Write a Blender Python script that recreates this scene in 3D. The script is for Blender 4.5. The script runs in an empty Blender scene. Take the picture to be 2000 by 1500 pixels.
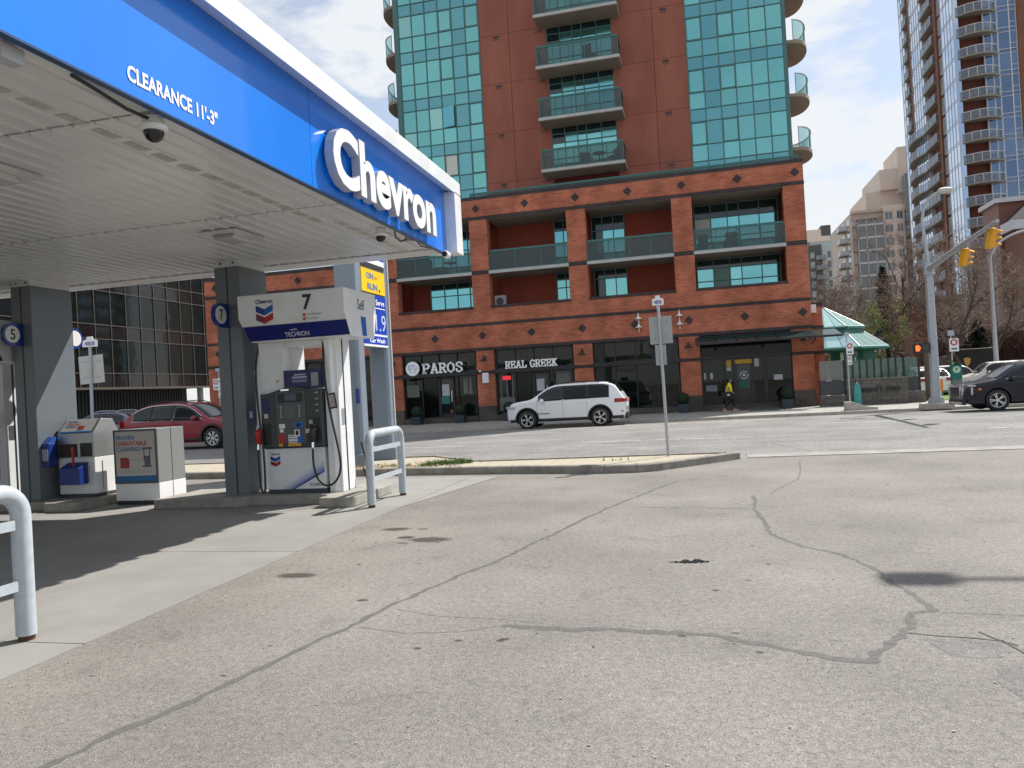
import bpy, bmesh, math, random
from mathutils import Vector, Matrix
random.seed(7)
S = bpy.context.scene
COL = S.collection
PI = math.pi

# ------------------------------------------------------------------ camera
cam_d = bpy.data.cameras.new('camera')
cam = bpy.data.objects.new('camera', cam_d)
COL.objects.link(cam)
F_PX, YAW, PITCH, ROLL, CAM_H = 1485.0, 0.2375, 0.0068, 0.0556, 1.6
fw = Vector((-math.sin(YAW) * math.cos(PITCH), math.cos(YAW) * math.cos(PITCH), math.sin(PITCH)))
r0 = Vector((math.cos(YAW), math.sin(YAW), 0))
u0 = r0.cross(fw)
rt = math.cos(ROLL) * r0 - math.sin(ROLL) * u0
up = math.sin(ROLL) * r0 + math.cos(ROLL) * u0
m = Matrix((rt, up, -fw)).transposed().to_4x4()
m.translation = Vector((0, 0, CAM_H))
cam.matrix_world = m
cam_d.sensor_width = 36.0
cam_d.lens = F_PX / 2000.0 * 36.0
cam_d.clip_start = 0.05
cam_d.clip_end = 3000
S.camera = cam

# ------------------------------------------------------------------ light
SUN = Vector((0.55, 0.63, 1.0)).normalized()
sun_el = math.asin(SUN.z)
sun_az = math.atan2(SUN.x, SUN.y)
world = bpy.data.worlds.new('World')
S.world = world
world.use_nodes = True
wn, wl = world.node_tree.nodes, world.node_tree.links
wn.clear()
w_out = wn.new('ShaderNodeOutputWorld')
sky = wn.new('ShaderNodeTexSky')
sky.sky_type = 'NISHITA'
sky.sun_disc = False
sky.sun_elevation = sun_el
sky.sun_rotation = sun_az
sky.air_density = 1.0
sky.dust_density = 0.6
sky.ozone_density = 1.6
bg_s = wn.new('ShaderNodeBackground')
bg_s.inputs['Strength'].default_value = 0.11
wl.new(sky.outputs[0], bg_s.inputs['Color'])
bg_c = wn.new('ShaderNodeBackground')
bg_c.inputs['Color'].default_value = (0.93, 0.965, 1.0, 1)
bg_c.inputs['Strength'].default_value = 0.70
tc = wn.new('ShaderNodeTexCoord')
mp = wn.new('ShaderNodeMapping')
mp.inputs['Scale'].default_value = (1.0, 1.0, 2.6)
mp.inputs['Rotation'].default_value = (0.15, 0.30, 0.5)
mp.inputs['Location'].default_value = (0.35, 0.1, 0.0)
wl.new(tc.outputs['Generated'], mp.inputs['Vector'])
n1 = wn.new('ShaderNodeTexNoise')
n1.inputs['Scale'].default_value = 4.2
n1.inputs['Detail'].default_value = 9
n1.inputs['Roughness'].default_value = 0.58
n1.inputs['Distortion'].default_value = 0.35
wl.new(mp.outputs[0], n1.inputs['Vector'])
n2 = wn.new('ShaderNodeTexNoise')
n2.inputs['Scale'].default_value = 11.0
n2.inputs['Detail'].default_value = 6
n2.inputs['Roughness'].default_value = 0.6
wl.new(mp.outputs[0], n2.inputs['Vector'])
mx = wn.new('ShaderNodeMix')
mx.data_type = 'FLOAT'
mx.inputs[0].default_value = 0.30
wl.new(n1.outputs[0], mx.inputs[2])
wl.new(n2.outputs[0], mx.inputs[3])
rp = wn.new('ShaderNodeValToRGB')
rp.color_ramp.elements[0].position = 0.45
rp.color_ramp.elements[0].color = (0.40, 0.40, 0.40, 1)
rp.color_ramp.elements[1].position = 0.545
rp.color_ramp.elements[1].color = (0.96, 0.96, 0.96, 1)
wl.new(mx.outputs[0], rp.inputs[0])
ms = wn.new('ShaderNodeMixShader')
wl.new(rp.outputs[0], ms.inputs[0])
wl.new(bg_s.outputs[0], ms.inputs[1])
wl.new(bg_c.outputs[0], ms.inputs[2])
wl.new(ms.outputs[0], w_out.inputs['Surface'])

sd = bpy.data.lights.new('sun', 'SUN')
sd.energy = 4.9
sd.angle = math.radians(0.53)
sd.color = (1.0, 0.955, 0.88)
so = bpy.data.objects.new('sun', sd)
COL.objects.link(so)
so.rotation_euler = SUN.to_track_quat('Z', 'Y').to_euler()

S.view_settings.view_transform = 'Standard'
S.view_settings.look = 'None'
S.view_settings.exposure = 0.45
S.view_settings.gamma = 1.0
S.view_settings.use_curve_mapping = False
S.cycles.max_bounces = 8
S.cycles.glossy_bounces = 4
S.cycles.transparent_max_bounces = 12
S.cycles.caustics_reflective = False
S.cycles.caustics_refractive = False

# ------------------------------------------------------------------ materials
MATS = {}


def mat(name, col, rough=0.6, metal=0.0, var=0.0, vscale=6.0, bump=0.0, bscale=40.0, spec=0.5, emit=0.0,
        coat=0.0, var2=None, stain=0.0, stretch=None):
    """Principled material with noise variation of the colour and a noise bump, in object space."""
    if name in MATS:
        return MATS[name]
    M = bpy.data.materials.new(name)
    M.use_nodes = True
    N, L = M.node_tree.nodes, M.node_tree.links
    b = N['Principled BSDF']
    c = (col[0], col[1], col[2], 1)
    b.inputs['Base Color'].default_value = c
    b.inputs['Roughness'].default_value = rough
    b.inputs['Metallic'].default_value = metal
    b.inputs['Specular IOR Level'].default_value = spec
    if coat:
        b.inputs['Coat Weight'].default_value = coat
        b.inputs['Coat Roughness'].default_value = 0.04
    if emit:
        b.inputs['Emission Color'].default_value = c
        b.inputs['Emission Strength'].default_value = emit
    t = N.new('ShaderNodeTexCoord')
    vec = t.outputs['Object']
    if stretch:
        mpn = N.new('ShaderNodeMapping')
        mpn.inputs['Scale'].default_value = stretch
        L.new(vec, mpn.inputs['Vector'])
        vec = mpn.outputs[0]
    if var > 0:
        n = N.new('ShaderNodeTexNoise')
        n.inputs['Scale'].default_value = vscale
        n.inputs['Detail'].default_value = 6
        n.inputs['Roughness'].default_value = 0.65
        L.new(vec, n.inputs['Vector'])
        r = N.new('ShaderNodeValToRGB')
        k0, k1 = 1 - var, 1 + var
        c2 = var2 or col
        r.color_ramp.elements[0].position = 0.3
        r.color_ramp.elements[1].position = 0.7
        r.color_ramp.elements[0].color = (col[0] * k0, col[1] * k0, col[2] * k0, 1)
        r.color_ramp.elements[1].color = (min(c2[0] * k1, 1), min(c2[1] * k1, 1), min(c2[2] * k1, 1), 1)
        L.new(n.outputs[0], r.inputs[0])
        L.new(r.outputs[0], b.inputs['Base Color'])
    if bump > 0:
        n = N.new('ShaderNodeTexNoise')
        n.inputs['Scale'].default_value = bscale
        n.inputs['Detail'].default_value = 4
        L.new(vec, n.inputs['Vector'])
        bp = N.new('ShaderNodeBump')
        bp.inputs['Strength'].default_value = bump
        bp.inputs['Distance'].default_value = 0.01
        L.new(n.outputs[0], bp.inputs['Height'])
        L.new(bp.outputs[0], b.inputs['Normal'])
    MATS[name] = M
    return M


def brick_mat(name, c1, c2, mortar, bw=0.30, bh=0.095, mort=0.009, rough=0.85, var=0.25):
    if name in MATS:
        return MATS[name]
    M = bpy.data.materials.new(name)
    M.use_nodes = True
    N, L = M.node_tree.nodes, M.node_tree.links
    b = N['Principled BSDF']
    b.inputs['Roughness'].default_value = rough
    b.inputs['Specular IOR Level'].default_value = 0.2
    t = N.new('ShaderNodeTexCoord')
    sp = N.new('ShaderNodeSeparateXYZ')
    L.new(t.outputs['Object'], sp.inputs[0])
    ad = N.new('ShaderNodeMath')
    ad.operation = 'ADD'
    L.new(sp.outputs[0], ad.inputs[0])
    L.new(sp.outputs[1], ad.inputs[1])
    cb = N.new('ShaderNodeCombineXYZ')
    L.new(ad.outputs[0], cb.inputs[0])
    L.new(sp.outputs[2], cb.inputs[1])
    br = N.new('ShaderNodeTexBrick')
    br.inputs['Scale'].default_value = 1.0
    br.inputs['Brick Width'].default_value = bw
    br.inputs['Row Height'].default_value = bh
    br.inputs['Mortar Size'].default_value = mort
    br.inputs['Mortar Smooth'].default_value = 0.1
    br.inputs['Bias'].default_value = -0.15
    br.inputs['Color1'].default_value = (*c1, 1)
    br.inputs['Color2'].default_value = (*c2, 1)
    br.inputs['Mortar'].default_value = (*mortar, 1)
    L.new(cb.outputs[0], br.inputs['Vector'])
    n = N.new('ShaderNodeTexNoise')
    n.inputs['Scale'].default_value = 0.9
    n.inputs['Detail'].default_value = 7
    L.new(t.outputs['Object'], n.inputs['Vector'])
    r = N.new('ShaderNodeMapRange')
    r.inputs['From Min'].default_value = 0.3
    r.inputs['From Max'].default_value = 0.7
    r.inputs['To Min'].default_value = 1 - var
    r.inputs['To Max'].default_value = 1 + var
    L.new(n.outputs[0], r.inputs[0])
    mm = N.new('ShaderNodeMix')
    mm.data_type = 'RGBA'
    mm.blend_type = 'MULTIPLY'
    mm.inputs[0].default_value = 1.0
    L.new(br.outputs['Color'], mm.inputs[6])
    L.new(r.outputs[0], mm.inputs[7])
    L.new(mm.outputs[2], b.inputs['Base Color'])
    bp = N.new('ShaderNodeBump')
    bp.inputs['Strength'].default_value = 0.6
    bp.inputs['Distance'].default_value = 0.008
    bp.invert = True
    L.new(br.outputs['Fac'], bp.inputs['Height'])
    L.new(bp.outputs[0], b.inputs['Normal'])
    MATS[name] = M
    return M


def glass_mat(name, tint, alpha=0.35, rough=0.03):
    """Thin sheet of tinted glass: partly clear, partly reflecting."""
    if name in MATS:
        return MATS[name]
    M = bpy.data.materials.new(name)
    M.use_nodes = True
    N, L = M.node_tree.nodes, M.node_tree.links
    b = N['Principled BSDF']
    b.inputs['Base Color'].default_value = (*tint, 1)
    b.inputs['Roughness'].default_value = rough
    b.inputs['Specular IOR Level'].default_value = 0.8
    tr = N.new('ShaderNodeBsdfTransparent')
    tr.inputs[0].default_value = (min(1, tint[0] * 1.2 + 0.35), min(1, tint[1] * 1.2 + 0.35), min(1, tint[2] * 1.2 + 0.35), 1)
    mxs = N.new('ShaderNodeMixShader')
    mxs.inputs[0].default_value = alpha
    L.new(tr.outputs[0], mxs.inputs[1])
    L.new(b.outputs[0], mxs.inputs[2])
    L.new(mxs.outputs[0], N['Material Output'].inputs['Surface'])
    MATS[name] = M
    return M


def mirror_glass(name, col, metal=0.85, rough=0.04, wav=0.06, wscale=1.3):
    """Coated glazing: mirrors the sky with a tint, slightly wavy; each pane differs a little."""
    if name in MATS:
        return MATS[name]
    M = bpy.data.materials.new(name)
    M.use_nodes = True
    N, L = M.node_tree.nodes, M.node_tree.links
    b = N['Principled BSDF']
    b.inputs['Roughness'].default_value = rough
    b.inputs['Metallic'].default_value = metal
    oi = N.new('ShaderNodeObjectInfo')
    r = N.new('ShaderNodeMapRange')
    r.inputs['To Min'].default_value = 0.88
    r.inputs['To Max'].default_value = 1.08
    L.new(oi.outputs['Random'], r.inputs[0])
    mm = N.new('ShaderNodeMix')
    mm.data_type = 'RGBA'
    mm.blend_type = 'MULTIPLY'
    mm.inputs[0].default_value = 1.0
    mm.inputs[6].default_value = (*col, 1)
    L.new(r.outputs[0], mm.inputs[7])
    L.new(mm.outputs[2], b.inputs['Base Color'])
    g = N.new('ShaderNodeNewGeometry')
    n = N.new('ShaderNodeTexNoise')
    n.inputs['Scale'].default_value = wscale
    n.inputs['Detail'].default_value = 1
    L.new(g.outputs['Position'], n.inputs['Vector'])
    bp = N.new('ShaderNodeBump')
    bp.inputs['Strength'].default_value = wav
    bp.inputs['Distance'].default_value = 0.05
    L.new(n.outputs[0], bp.inputs['Height'])
    L.new(bp.outputs[0], b.inputs['Normal'])
    MATS[name] = M
    return M


def ground_mat(name, base, dark, light, sc=90.0, big=0.35, rough=0.9, bump=0.5, lights=0.12, stretch=None):
    """Worn asphalt: fine stones of several tones, broad stains and a rough surface."""
    M = bpy.data.materials.new(name)
    M.use_nodes = True
    N, L = M.node_tree.nodes, M.node_tree.links
    b = N['Principled BSDF']
    b.inputs['Roughness'].default_value = rough
    b.inputs['Specular IOR Level'].default_value = 0.25
    t = N.new('ShaderNodeTexCoord')
    v = N.new('ShaderNodeTexVoronoi')
    v.inputs['Scale'].default_value = sc
    L.new(t.outputs['Object'], v.inputs['Vector'])
    rr = N.new('ShaderNodeValToRGB')
    e = rr.color_ramp.elements
    e[0].position = 0.0
    e[0].color = (*dark, 1)
    e[1].position = 1.0
    e[1].color = (*light, 1)
    e2 = e.new(0.25)
    e2.color = (*base, 1)
    e3 = e.new(1 - lights)
    e3.color = (base[0] * 1.12, base[1] * 1.11, base[2] * 1.1, 1)
    sv = N.new('ShaderNodeSeparateColor')
    L.new(v.outputs['Color'], sv.inputs[0])
    L.new(sv.outputs[0], rr.inputs[0])
    n = N.new('ShaderNodeTexNoise')
    n.inputs['Scale'].default_value = big
    n.inputs['Detail'].default_value = 8
    n.inputs['Roughness'].default_value = 0.55
    L.new(t.outputs['Object'], n.inputs['Vector'])
    mr = N.new('ShaderNodeMapRange')
    mr.inputs['From Min'].default_value = 0.32
    mr.inputs['From Max'].default_value = 0.68
    mr.inputs['To Min'].default_value = 0.76
    mr.inputs['To Max'].default_value = 1.12
    L.new(n.outputs[0], mr.inputs[0])
    n3 = N.new('ShaderNodeTexNoise')
    n3.inputs['Scale'].default_value = 22
    n3.inputs['Detail'].default_value = 5
    L.new(t.outputs['Object'], n3.inputs['Vector'])
    mr3 = N.new('ShaderNodeMapRange')
    mr3.inputs['From Min'].default_value = 0.3
    mr3.inputs['From Max'].default_value = 0.7
    mr3.inputs['To Min'].default_value = 0.84
    mr3.inputs['To Max'].default_value = 1.13
    L.new(n3.outputs[0], mr3.inputs[0])
    mu = N.new('ShaderNodeMath')
    mu.operation = 'MULTIPLY'
    L.new(mr.outputs[0], mu.inputs[0])
    L.new(mr3.outputs[0], mu.inputs[1])
    n5 = N.new('ShaderNodeTexNoise')
    n5.inputs['Scale'].default_value = 1.7
    n5.inputs['Detail'].default_value = 9
    n5.inputs['Roughness'].default_value = 0.7
    n5.inputs['Distortion'].default_value = 0.6
    L.new(t.outputs['Object'], n5.inputs['Vector'])
    mr5 = N.new('ShaderNodeMapRange')
    mr5.inputs['From Min'].default_value = 0.56
    mr5.inputs['From Max'].default_value = 0.72
    mr5.inputs['To Min'].default_value = 1.0
    mr5.inputs['To Max'].default_value = 0.74
    L.new(n5.outputs[0], mr5.inputs[0])
    mu5 = N.new('ShaderNodeMath')
    mu5.operation = 'MULTIPLY'
    L.new(mu.outputs[0], mu5.inputs[0])
    L.new(mr5.outputs[0], mu5.inputs[1])
    mm = N.new('ShaderNodeMix')
    mm.data_type = 'RGBA'
    mm.blend_type = 'MULTIPLY'
    mm.inputs[0].default_value = 1.0
    L.new(rr.outputs[0], mm.inputs[6])
    L.new(mu5.outputs[0], mm.inputs[7])
    L.new(mm.outputs[2], b.inputs['Base Color'])
    bp = N.new('ShaderNodeBump')
    bp.inputs['Strength'].default_value = bump
    bp.inputs['Distance'].default_value = 0.006
    L.new(v.outputs['Distance'], bp.inputs['Height'])
    L.new(bp.outputs[0], b.inputs['Normal'])
    MATS[name] = M
    return M


def worn_mat(name, col, soft=True, rough=0.8, nsc=26.0):
    """stain or sealant that thins out: soft towards the rim of its own outline, or worn through in small flakes"""
    M = bpy.data.materials.new(name)
    M.use_nodes = True
    N, L = M.node_tree.nodes, M.node_tree.links
    b = N['Principled BSDF']
    b.inputs['Base Color'].default_value = (*col, 1)
    b.inputs['Roughness'].default_value = rough
    b.inputs['Specular IOR Level'].default_value = 0.3
    t = N.new('ShaderNodeTexCoord')
    n = N.new('ShaderNodeTexNoise')
    n.inputs['Scale'].default_value = nsc
    n.inputs['Detail'].default_value = 6
    n.inputs['Roughness'].default_value = 0.7
    L.new(t.outputs['Object'], n.inputs['Vector'])
    a = N.new('ShaderNodeMapRange')
    if soft:
        vm = N.new('ShaderNodeVectorMath')
        vm.operation = 'DISTANCE'
        vm.inputs[1].default_value = (0.5, 0.5, 0.5)
        mpn = N.new('ShaderNodeMapping')
        mpn.inputs['Scale'].default_value = (1, 1, 0)
        mpn.inputs['Location'].default_value = (0, 0, 0.5)
        L.new(t.outputs['Generated'], mpn.inputs['Vector'])
        L.new(mpn.outputs[0], vm.inputs[0])
        ad = N.new('ShaderNodeMath')
        ad.operation = 'MULTIPLY_ADD'
        ad.inputs[1].default_value = 0.30
        L.new(n.outputs[0], ad.inputs[0])
        L.new(vm.outputs['Value'], ad.inputs[2])
        a.inputs['From Min'].default_value = 0.34
        a.inputs['From Max'].default_value = 0.60
        a.inputs['To Min'].default_value = 0.85
        a.inputs['To Max'].default_value = 0.0
        L.new(ad.outputs[0], a.inputs[0])
    else:
        a.inputs['From Min'].default_value = 0.36
        a.inputs['From Max'].default_value = 0.50
        a.inputs['To Min'].default_value = 0.12
        a.inputs['To Max'].default_value = 0.92
        L.new(n.outputs[0], a.inputs[0])
    tr = N.new('ShaderNodeBsdfTransparent')
    mxs = N.new('ShaderNodeMixShader')
    L.new(a.outputs[0], mxs.inputs[0])
    L.new(tr.outputs[0], mxs.inputs[1])
    L.new(b.outputs[0], mxs.inputs[2])
    L.new(mxs.outputs[0], N['Material Output'].inputs['Surface'])
    MATS[name] = M
    return M


# ------------------------------------------------------------------ mesh builder
class MB:
    def __init__(self):
        self.v, self.f = [], []

    def quad(self, a, b, c, d):
        i = len(self.v)
        self.v += [tuple(a), tuple(b), tuple(c), tuple(d)]
        self.f.append((i, i + 1, i + 2, i + 3))
        return self

    def poly(self, pts):
        i = len(self.v)
        self.v += [tuple(p) for p in pts]
        self.f.append(tuple(range(i, i + len(pts))))
        return self

    def box(self, x0, x1, y0, y1, z0, z1):
        i = len(self.v)
        self.v += [(x0, y0, z0), (x1, y0, z0), (x1, y1, z0), (x0, y1, z0), (x0, y0, z1), (x1, y0, z1), (x1, y1, z1), (x0, y1, z1)]
        self.f += [(i, i + 3, i + 2, i + 1), (i + 4, i + 5, i + 6, i + 7), (i, i + 1, i + 5, i + 4), (i + 1, i + 2, i + 6, i + 5),
                   (i + 2, i + 3, i + 7, i + 6), (i + 3, i, i + 4, i + 7)]
        return self

    def cbox(self, c, s, rot=None):
        b = MB().box(-s[0] / 2, s[0] / 2, -s[1] / 2, s[1] / 2, -s[2] / 2, s[2] / 2)
        M = Matrix.Translation(Vector(c)) @ (rot.to_4x4() if rot else Matrix.Identity(4))
        return self.add(b, M)

    def add(self, o, M=None):
        i = len(self.v)
        self.v += [tuple(M @ Vector(p)) for p in o.v] if M else list(o.v)
        self.f += [tuple(k + i for k in f) for f in o.f]
        return self

    def bbox(self, x0, x1, y0, y1, z0, z1, b):
        """box with its four upright edges and its top edges chamfered"""
        pts = [(x0 + b, y0), (x1 - b, y0), (x1, y0 + b), (x1, y1 - b), (x1 - b, y1), (x0 + b, y1), (x0, y1 - b), (x0, y0 + b)]
        cx, cy = (x0 + x1) / 2, (y0 + y1) / 2
        def ins(p):
            return (p[0] + (b if p[0] < cx else -b) * 0.8, p[1] + (b if p[1] < cy else -b) * 0.8)
        i = len(self.v)
        self.v += [(p[0], p[1], z0) for p in pts] + [(p[0], p[1], z1 - b) for p in pts] + [(*ins(p), z1) for p in pts]
        for k in range(8):
            j = (k + 1) % 8
            self.f += [(i + k, i + j, i + 8 + j, i + 8 + k), (i + 8 + k, i + 8 + j, i + 16 + j, i + 16 + k)]
        self.f += [tuple(i + 16 + k for k in range(8)), tuple(i + 7 - k for k in range(8))]
        return self

    def prism(self, pts, axis, a0, a1):
        """polygon pts (2D) extruded along an axis: 'x' -> pts=(y,z), 'y' -> pts=(x,z), 'z' -> pts=(x,y)"""
        def P(p, a):
            return (a, p[0], p[1]) if axis == 'x' else (p[0], a, p[1]) if axis == 'y' else (p[0], p[1], a)
        i, n = len(self.v), len(pts)
        self.v += [P(p, a0) for p in pts] + [P(p, a1) for p in pts]
        self.f += [tuple(i + k for k in range(n - 1, -1, -1)), tuple(i + n + k for k in range(n))]
        self.f += [(i + k, i + (k + 1) % n, i + n + (k + 1) % n, i + n + k) for k in range(n)]
        return self

    def tube(self, pts, r, n=8, cap=True):
        """tube along a polyline; r is one radius or one per point"""
        pts = [Vector(p) for p in pts]
        rs = r if isinstance(r, (list, tuple)) else [r] * len(pts)
        i0 = len(self.v)
        t0 = (pts[1] - pts[0]).normalized()
        a = t0.orthogonal().normalized()
        for k, p in enumerate(pts):
            t = (pts[min(k + 1, len(pts) - 1)] - pts[max(k - 1, 0)]).normalized()
            a = (a - t * a.dot(t))
            a = a.normalized() if a.length > 1e-6 else t.orthogonal().normalized()
            b = t.cross(a)
            for j in range(n):
                an = 2 * PI * j / n
                q = p + (a * math.cos(an) + b * math.sin(an)) * rs[k]
                self.v.append(tuple(q))
        for k in range(len(pts) - 1):
            for j in range(n):
                j2 = (j + 1) % n
                self.f.append((i0 + k * n + j, i0 + k * n + j2, i0 + (k + 1) * n + j2, i0 + (k + 1) * n + j))
        if cap:
            self.f.append(tuple(i0 + j for j in range(n - 1, -1, -1)))
            e = i0 + (len(pts) - 1) * n
            self.f.append(tuple(e + j for j in range(n)))
        return self

    def lathe(self, prof, n=16, c=(0, 0, 0), axis='z', cap=True):
        """profile [(r, h)] turned about an axis through c"""
        i0 = len(self.v)
        for (r, h) in prof:
            for j in range(n):
                a = 2 * PI * j / n
                x, y = r * math.cos(a), r * math.sin(a)
                p = (x, y, h) if axis == 'z' else (x, h, y) if axis == 'y' else (h, x, y)
                self.v.append((p[0] + c[0], p[1] + c[1], p[2] + c[2]))
        for k in range(len(prof) - 1):
            for j in range(n):
                j2 = (j + 1) % n
                self.f.append((i0 + k * n + j, i0 + k * n + j2, i0 + (k + 1) * n + j2, i0 + (k + 1) * n + j))
        if cap:
            self.f.append(tuple(i0 + j for j in range(n - 1, -1, -1)))
            e = i0 + (len(prof) - 1) * n
            self.f.append(tuple(e + j for j in range(n)))
        return self

    def mesh(self, name='m'):
        me = bpy.data.meshes.new(name)
        me.from_pydata(self.v, [], self.f)
        me.validate()
        bm = bmesh.new()
        bm.from_mesh(me)
        bmesh.ops.recalc_face_normals(bm, faces=bm.faces)
        bm.to_mesh(me)
        bm.free()
        return me

    def build(self, name, material, parent=None, loc=None, smooth=False, bevel=0.0, rot=None):
        return link(name, self.mesh(name), material, parent, loc, smooth, bevel, rot)


def link(name, me, material, parent=None, loc=None, smooth=False, bevel=0.0, rot=None):
    if material is not None and not me.materials:
        me.materials.append(material)
    o = bpy.data.objects.new(name, me)
    COL.objects.link(o)
    if parent is not None:
        o.parent = parent
    if loc is not None:
        o.location = loc
    if rot is not None:
        o.rotation_euler = rot
    if smooth:
        me.polygons.foreach_set('use_smooth', [True] * len(me.polygons))
        try:
            me.set_sharp_from_angle(angle=math.radians(35))
        except Exception:
            pass
    if bevel:
        b = o.modifiers.new('edge', 'BEVEL')
        b.width = bevel
        b.segments = 2
        b.limit_method = 'ANGLE'
        b.angle_limit = math.radians(40)
    return o


def thing(name, label, cat, loc=(0, 0, 0), rz=0.0, group=None):
    o = bpy.data.objects.new(name, None)
    COL.objects.link(o)
    o.location = loc
    o.rotation_euler = (0, 0, rz)
    o.empty_display_size = 0.2
    o['label'], o['category'] = label, cat
    if group:
        o['group'] = group
    return o


def tag(o, label, cat, group=None):
    o['label'], o['category'] = label, cat
    if group:
        o['group'] = group
    return o


def struct(o, kind='structure'):
    o['kind'] = kind
    return o


def copy_tree(o, label=None, loc=None, rz=None, parent=None):
    c = o.copy()
    COL.objects.link(c)
    if parent is not None:
        c.parent = parent
    for ch in list(o.children):
        copy_tree(ch, parent=c)
    if label:
        c['label'] = label
    if loc is not None:
        c.location = loc
    if rz is not None:
        c.rotation_euler = (0, 0, rz)
    return c


# ------------------------------------------------------------------ lettering
_TX = {}


def text_mesh(s, bold=0.0, depth=0.0, res=3):
    """lettering turned into a mesh, lower left corner of the ink at the origin; (mesh data as MB, width, height)"""
    key = (s, bold, depth, res)
    if key not in _TX:
        cu = bpy.data.curves.new('txt', 'FONT')
        cu.body = s
        cu.size = 1.0
        cu.resolution_u = res
        cu.offset = bold
        cu.extrude = depth
        ob = bpy.data.objects.new('txt', cu)
        COL.objects.link(ob)
        dg = bpy.context.evaluated_depsgraph_get()
        dg.update()
        me = bpy.data.meshes.new_from_object(ob.evaluated_get(dg))
        vs = [v.co.copy() for v in me.vertices]
        fs = [tuple(p.vertices) for p in me.polygons]
        bpy.data.objects.remove(ob)
        bpy.data.curves.remove(cu)
        bpy.data.meshes.remove(me)
        x0 = min(v.x for v in vs)
        y0 = min(v.y for v in vs)
        w = max(v.x for v in vs) - x0
        h = max(v.y for v in vs) - y0
        mb = MB()
        mb.v = [(v.x - x0, v.y - y0, v.z) for v in vs]
        mb.f = fs
        _TX[key] = (mb, w, h)
    return _TX[key]


def put_text(s, origin, right, upv, width=None, height=None, bold=0.0, depth=0.0, res=3, slant=0.0):
    """MB of lettering on a plane: origin = lower left, right/upv unit vectors, scaled to width and/or height"""
    mb, w, h = text_mesh(s, bold, 0.5 if depth else 0.0, res)
    sx = (width / w) if width else height / h
    sy = (height / h) if height else sx
    R, U = Vector(right).normalized(), Vector(upv).normalized()
    Nn = R.cross(U)
    o = MB()
    O = Vector(origin)
    o.v = [tuple(O + R * (x * sx + slant * y * sy) + U * (y * sy) + Nn * ((z + 0.5) * depth if depth else 0)) for (x, y, z) in mb.v]
    o.f = list(mb.f)
    return o


XR, YR, ZU = Vector((1, 0, 0)), Vector((0, 1, 0)), Vector((0, 0, 1))

# common materials
M_concrete = mat('concrete', (0.42, 0.41, 0.38), 0.9, var=0.16, vscale=3, bump=0.3, bscale=60)
M_white = mat('white_paint', (0.78, 0.79, 0.79), 0.35, var=0.03, vscale=3)
M_whitemetal = mat('white_panel', (0.75, 0.77, 0.79), 0.32, var=0.08, vscale=2.2, coat=0.2)
M_black = mat('black_plastic', (0.02, 0.02, 0.022), 0.45)
M_rubber = mat('rubber', (0.018, 0.018, 0.019), 0.7, var=0.2, vscale=20)
M_slate = mat('slate_paint', (0.145, 0.168, 0.19), 0.3, var=0.06, vscale=2)
M_slateblue = mat('slate_blue_paint', (0.19, 0.235, 0.29), 0.35, var=0.05, vscale=2)
M_steel = mat('brushed_steel', (0.42, 0.43, 0.43), 0.38, metal=0.75, var=0.1, vscale=14, stretch=(6, 6, 0.6))
M_galv = mat('galvanised_steel', (0.40, 0.43, 0.46), 0.5, metal=0.45, var=0.12, vscale=9)
M_navy = mat('navy_print', (0.010, 0.016, 0.16), 0.35)
M_blue = mat('bright_blue', (0.006, 0.12, 0.48), 0.3)
M_red = mat('signal_red', (0.42, 0.012, 0.015), 0.35)
M_ink = mat('dark_print', (0.03, 0.03, 0.035), 0.5)
M_whiteink = mat('white_print', (0.8, 0.8, 0.82), 0.5)
M_yellow = mat('sign_yellow', (0.85, 0.52, 0.01), 0.45)
M_chrome = mat('chrome', (0.75, 0.76, 0.78), 0.12, metal=1.0)
M_teal = mat('teal_frame', (0.035, 0.16, 0.155), 0.4, var=0.08, vscale=3)
# ================================================================== GROUND
M_lot = ground_mat('lot_asphalt', (0.224, 0.211, 0.195), (0.12, 0.113, 0.105), (0.355, 0.338, 0.315), sc=160, big=0.45)
M_road = ground_mat('road_asphalt', (0.22, 0.216, 0.212), (0.12, 0.12, 0.12), (0.33, 0.322, 0.315), sc=45, big=0.5, bump=0.3, stretch=(.18, 1.3, 1))
M_walk = mat('pavement_concrete', (0.31, 0.30, 0.28), 0.9, var=0.18, vscale=1.2, bump=0.25, bscale=50)
M_slab = mat('pad_concrete', (0.245, 0.238, 0.226), 0.85, var=0.2, vscale=0.55, bump=0.15, bscale=70)
M_earth = mat('earth', (0.16, 0.14, 0.11), 0.95, var=0.3, vscale=0.5)
M_sand = mat('median_sand', (0.38, 0.34, 0.265), 0.95, var=0.25, vscale=8, bump=0.5, bscale=90)
M_kerb = mat('kerb_concrete', (0.25, 0.235, 0.205), 0.92, var=0.32, vscale=5, bump=0.4, bscale=60)
M_kerbtop = mat('kerb_top', (0.40, 0.375, 0.33), 0.92, var=0.2, vscale=6, bump=0.4, bscale=60)
M_seal = worn_mat('crack_sealant', (0.135, 0.132, 0.128), soft=False)
M_seald = worn_mat('dark_tar', (0.10, 0.098, 0.095), soft=False)
M_patch = ground_mat('patch_asphalt', (0.19, 0.186, 0.18), (0.09, 0.088, 0.085), (0.30, 0.29, 0.28), sc=150, big=2.0)
M_oil = worn_mat('oil_stain', (0.075, 0.066, 0.056))
M_paint = worn_mat('worn_road_paint', (0.56, 0.55, 0.52), soft=False, nsc=9)
M_ochre = worn_mat('worn_ochre_paint', (0.40, 0.35, 0.26), soft=False, nsc=5)
M_grass = mat('lawn', (0.10, 0.17, 0.025), 0.9, var=0.3, vscale=4)

PROF = [(15.6, 0.0), (20.0, 0.02), (24.0, 0.03), (28.0, 0.01), (30.0, -0.03), (31.9, -0.11)]


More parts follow.
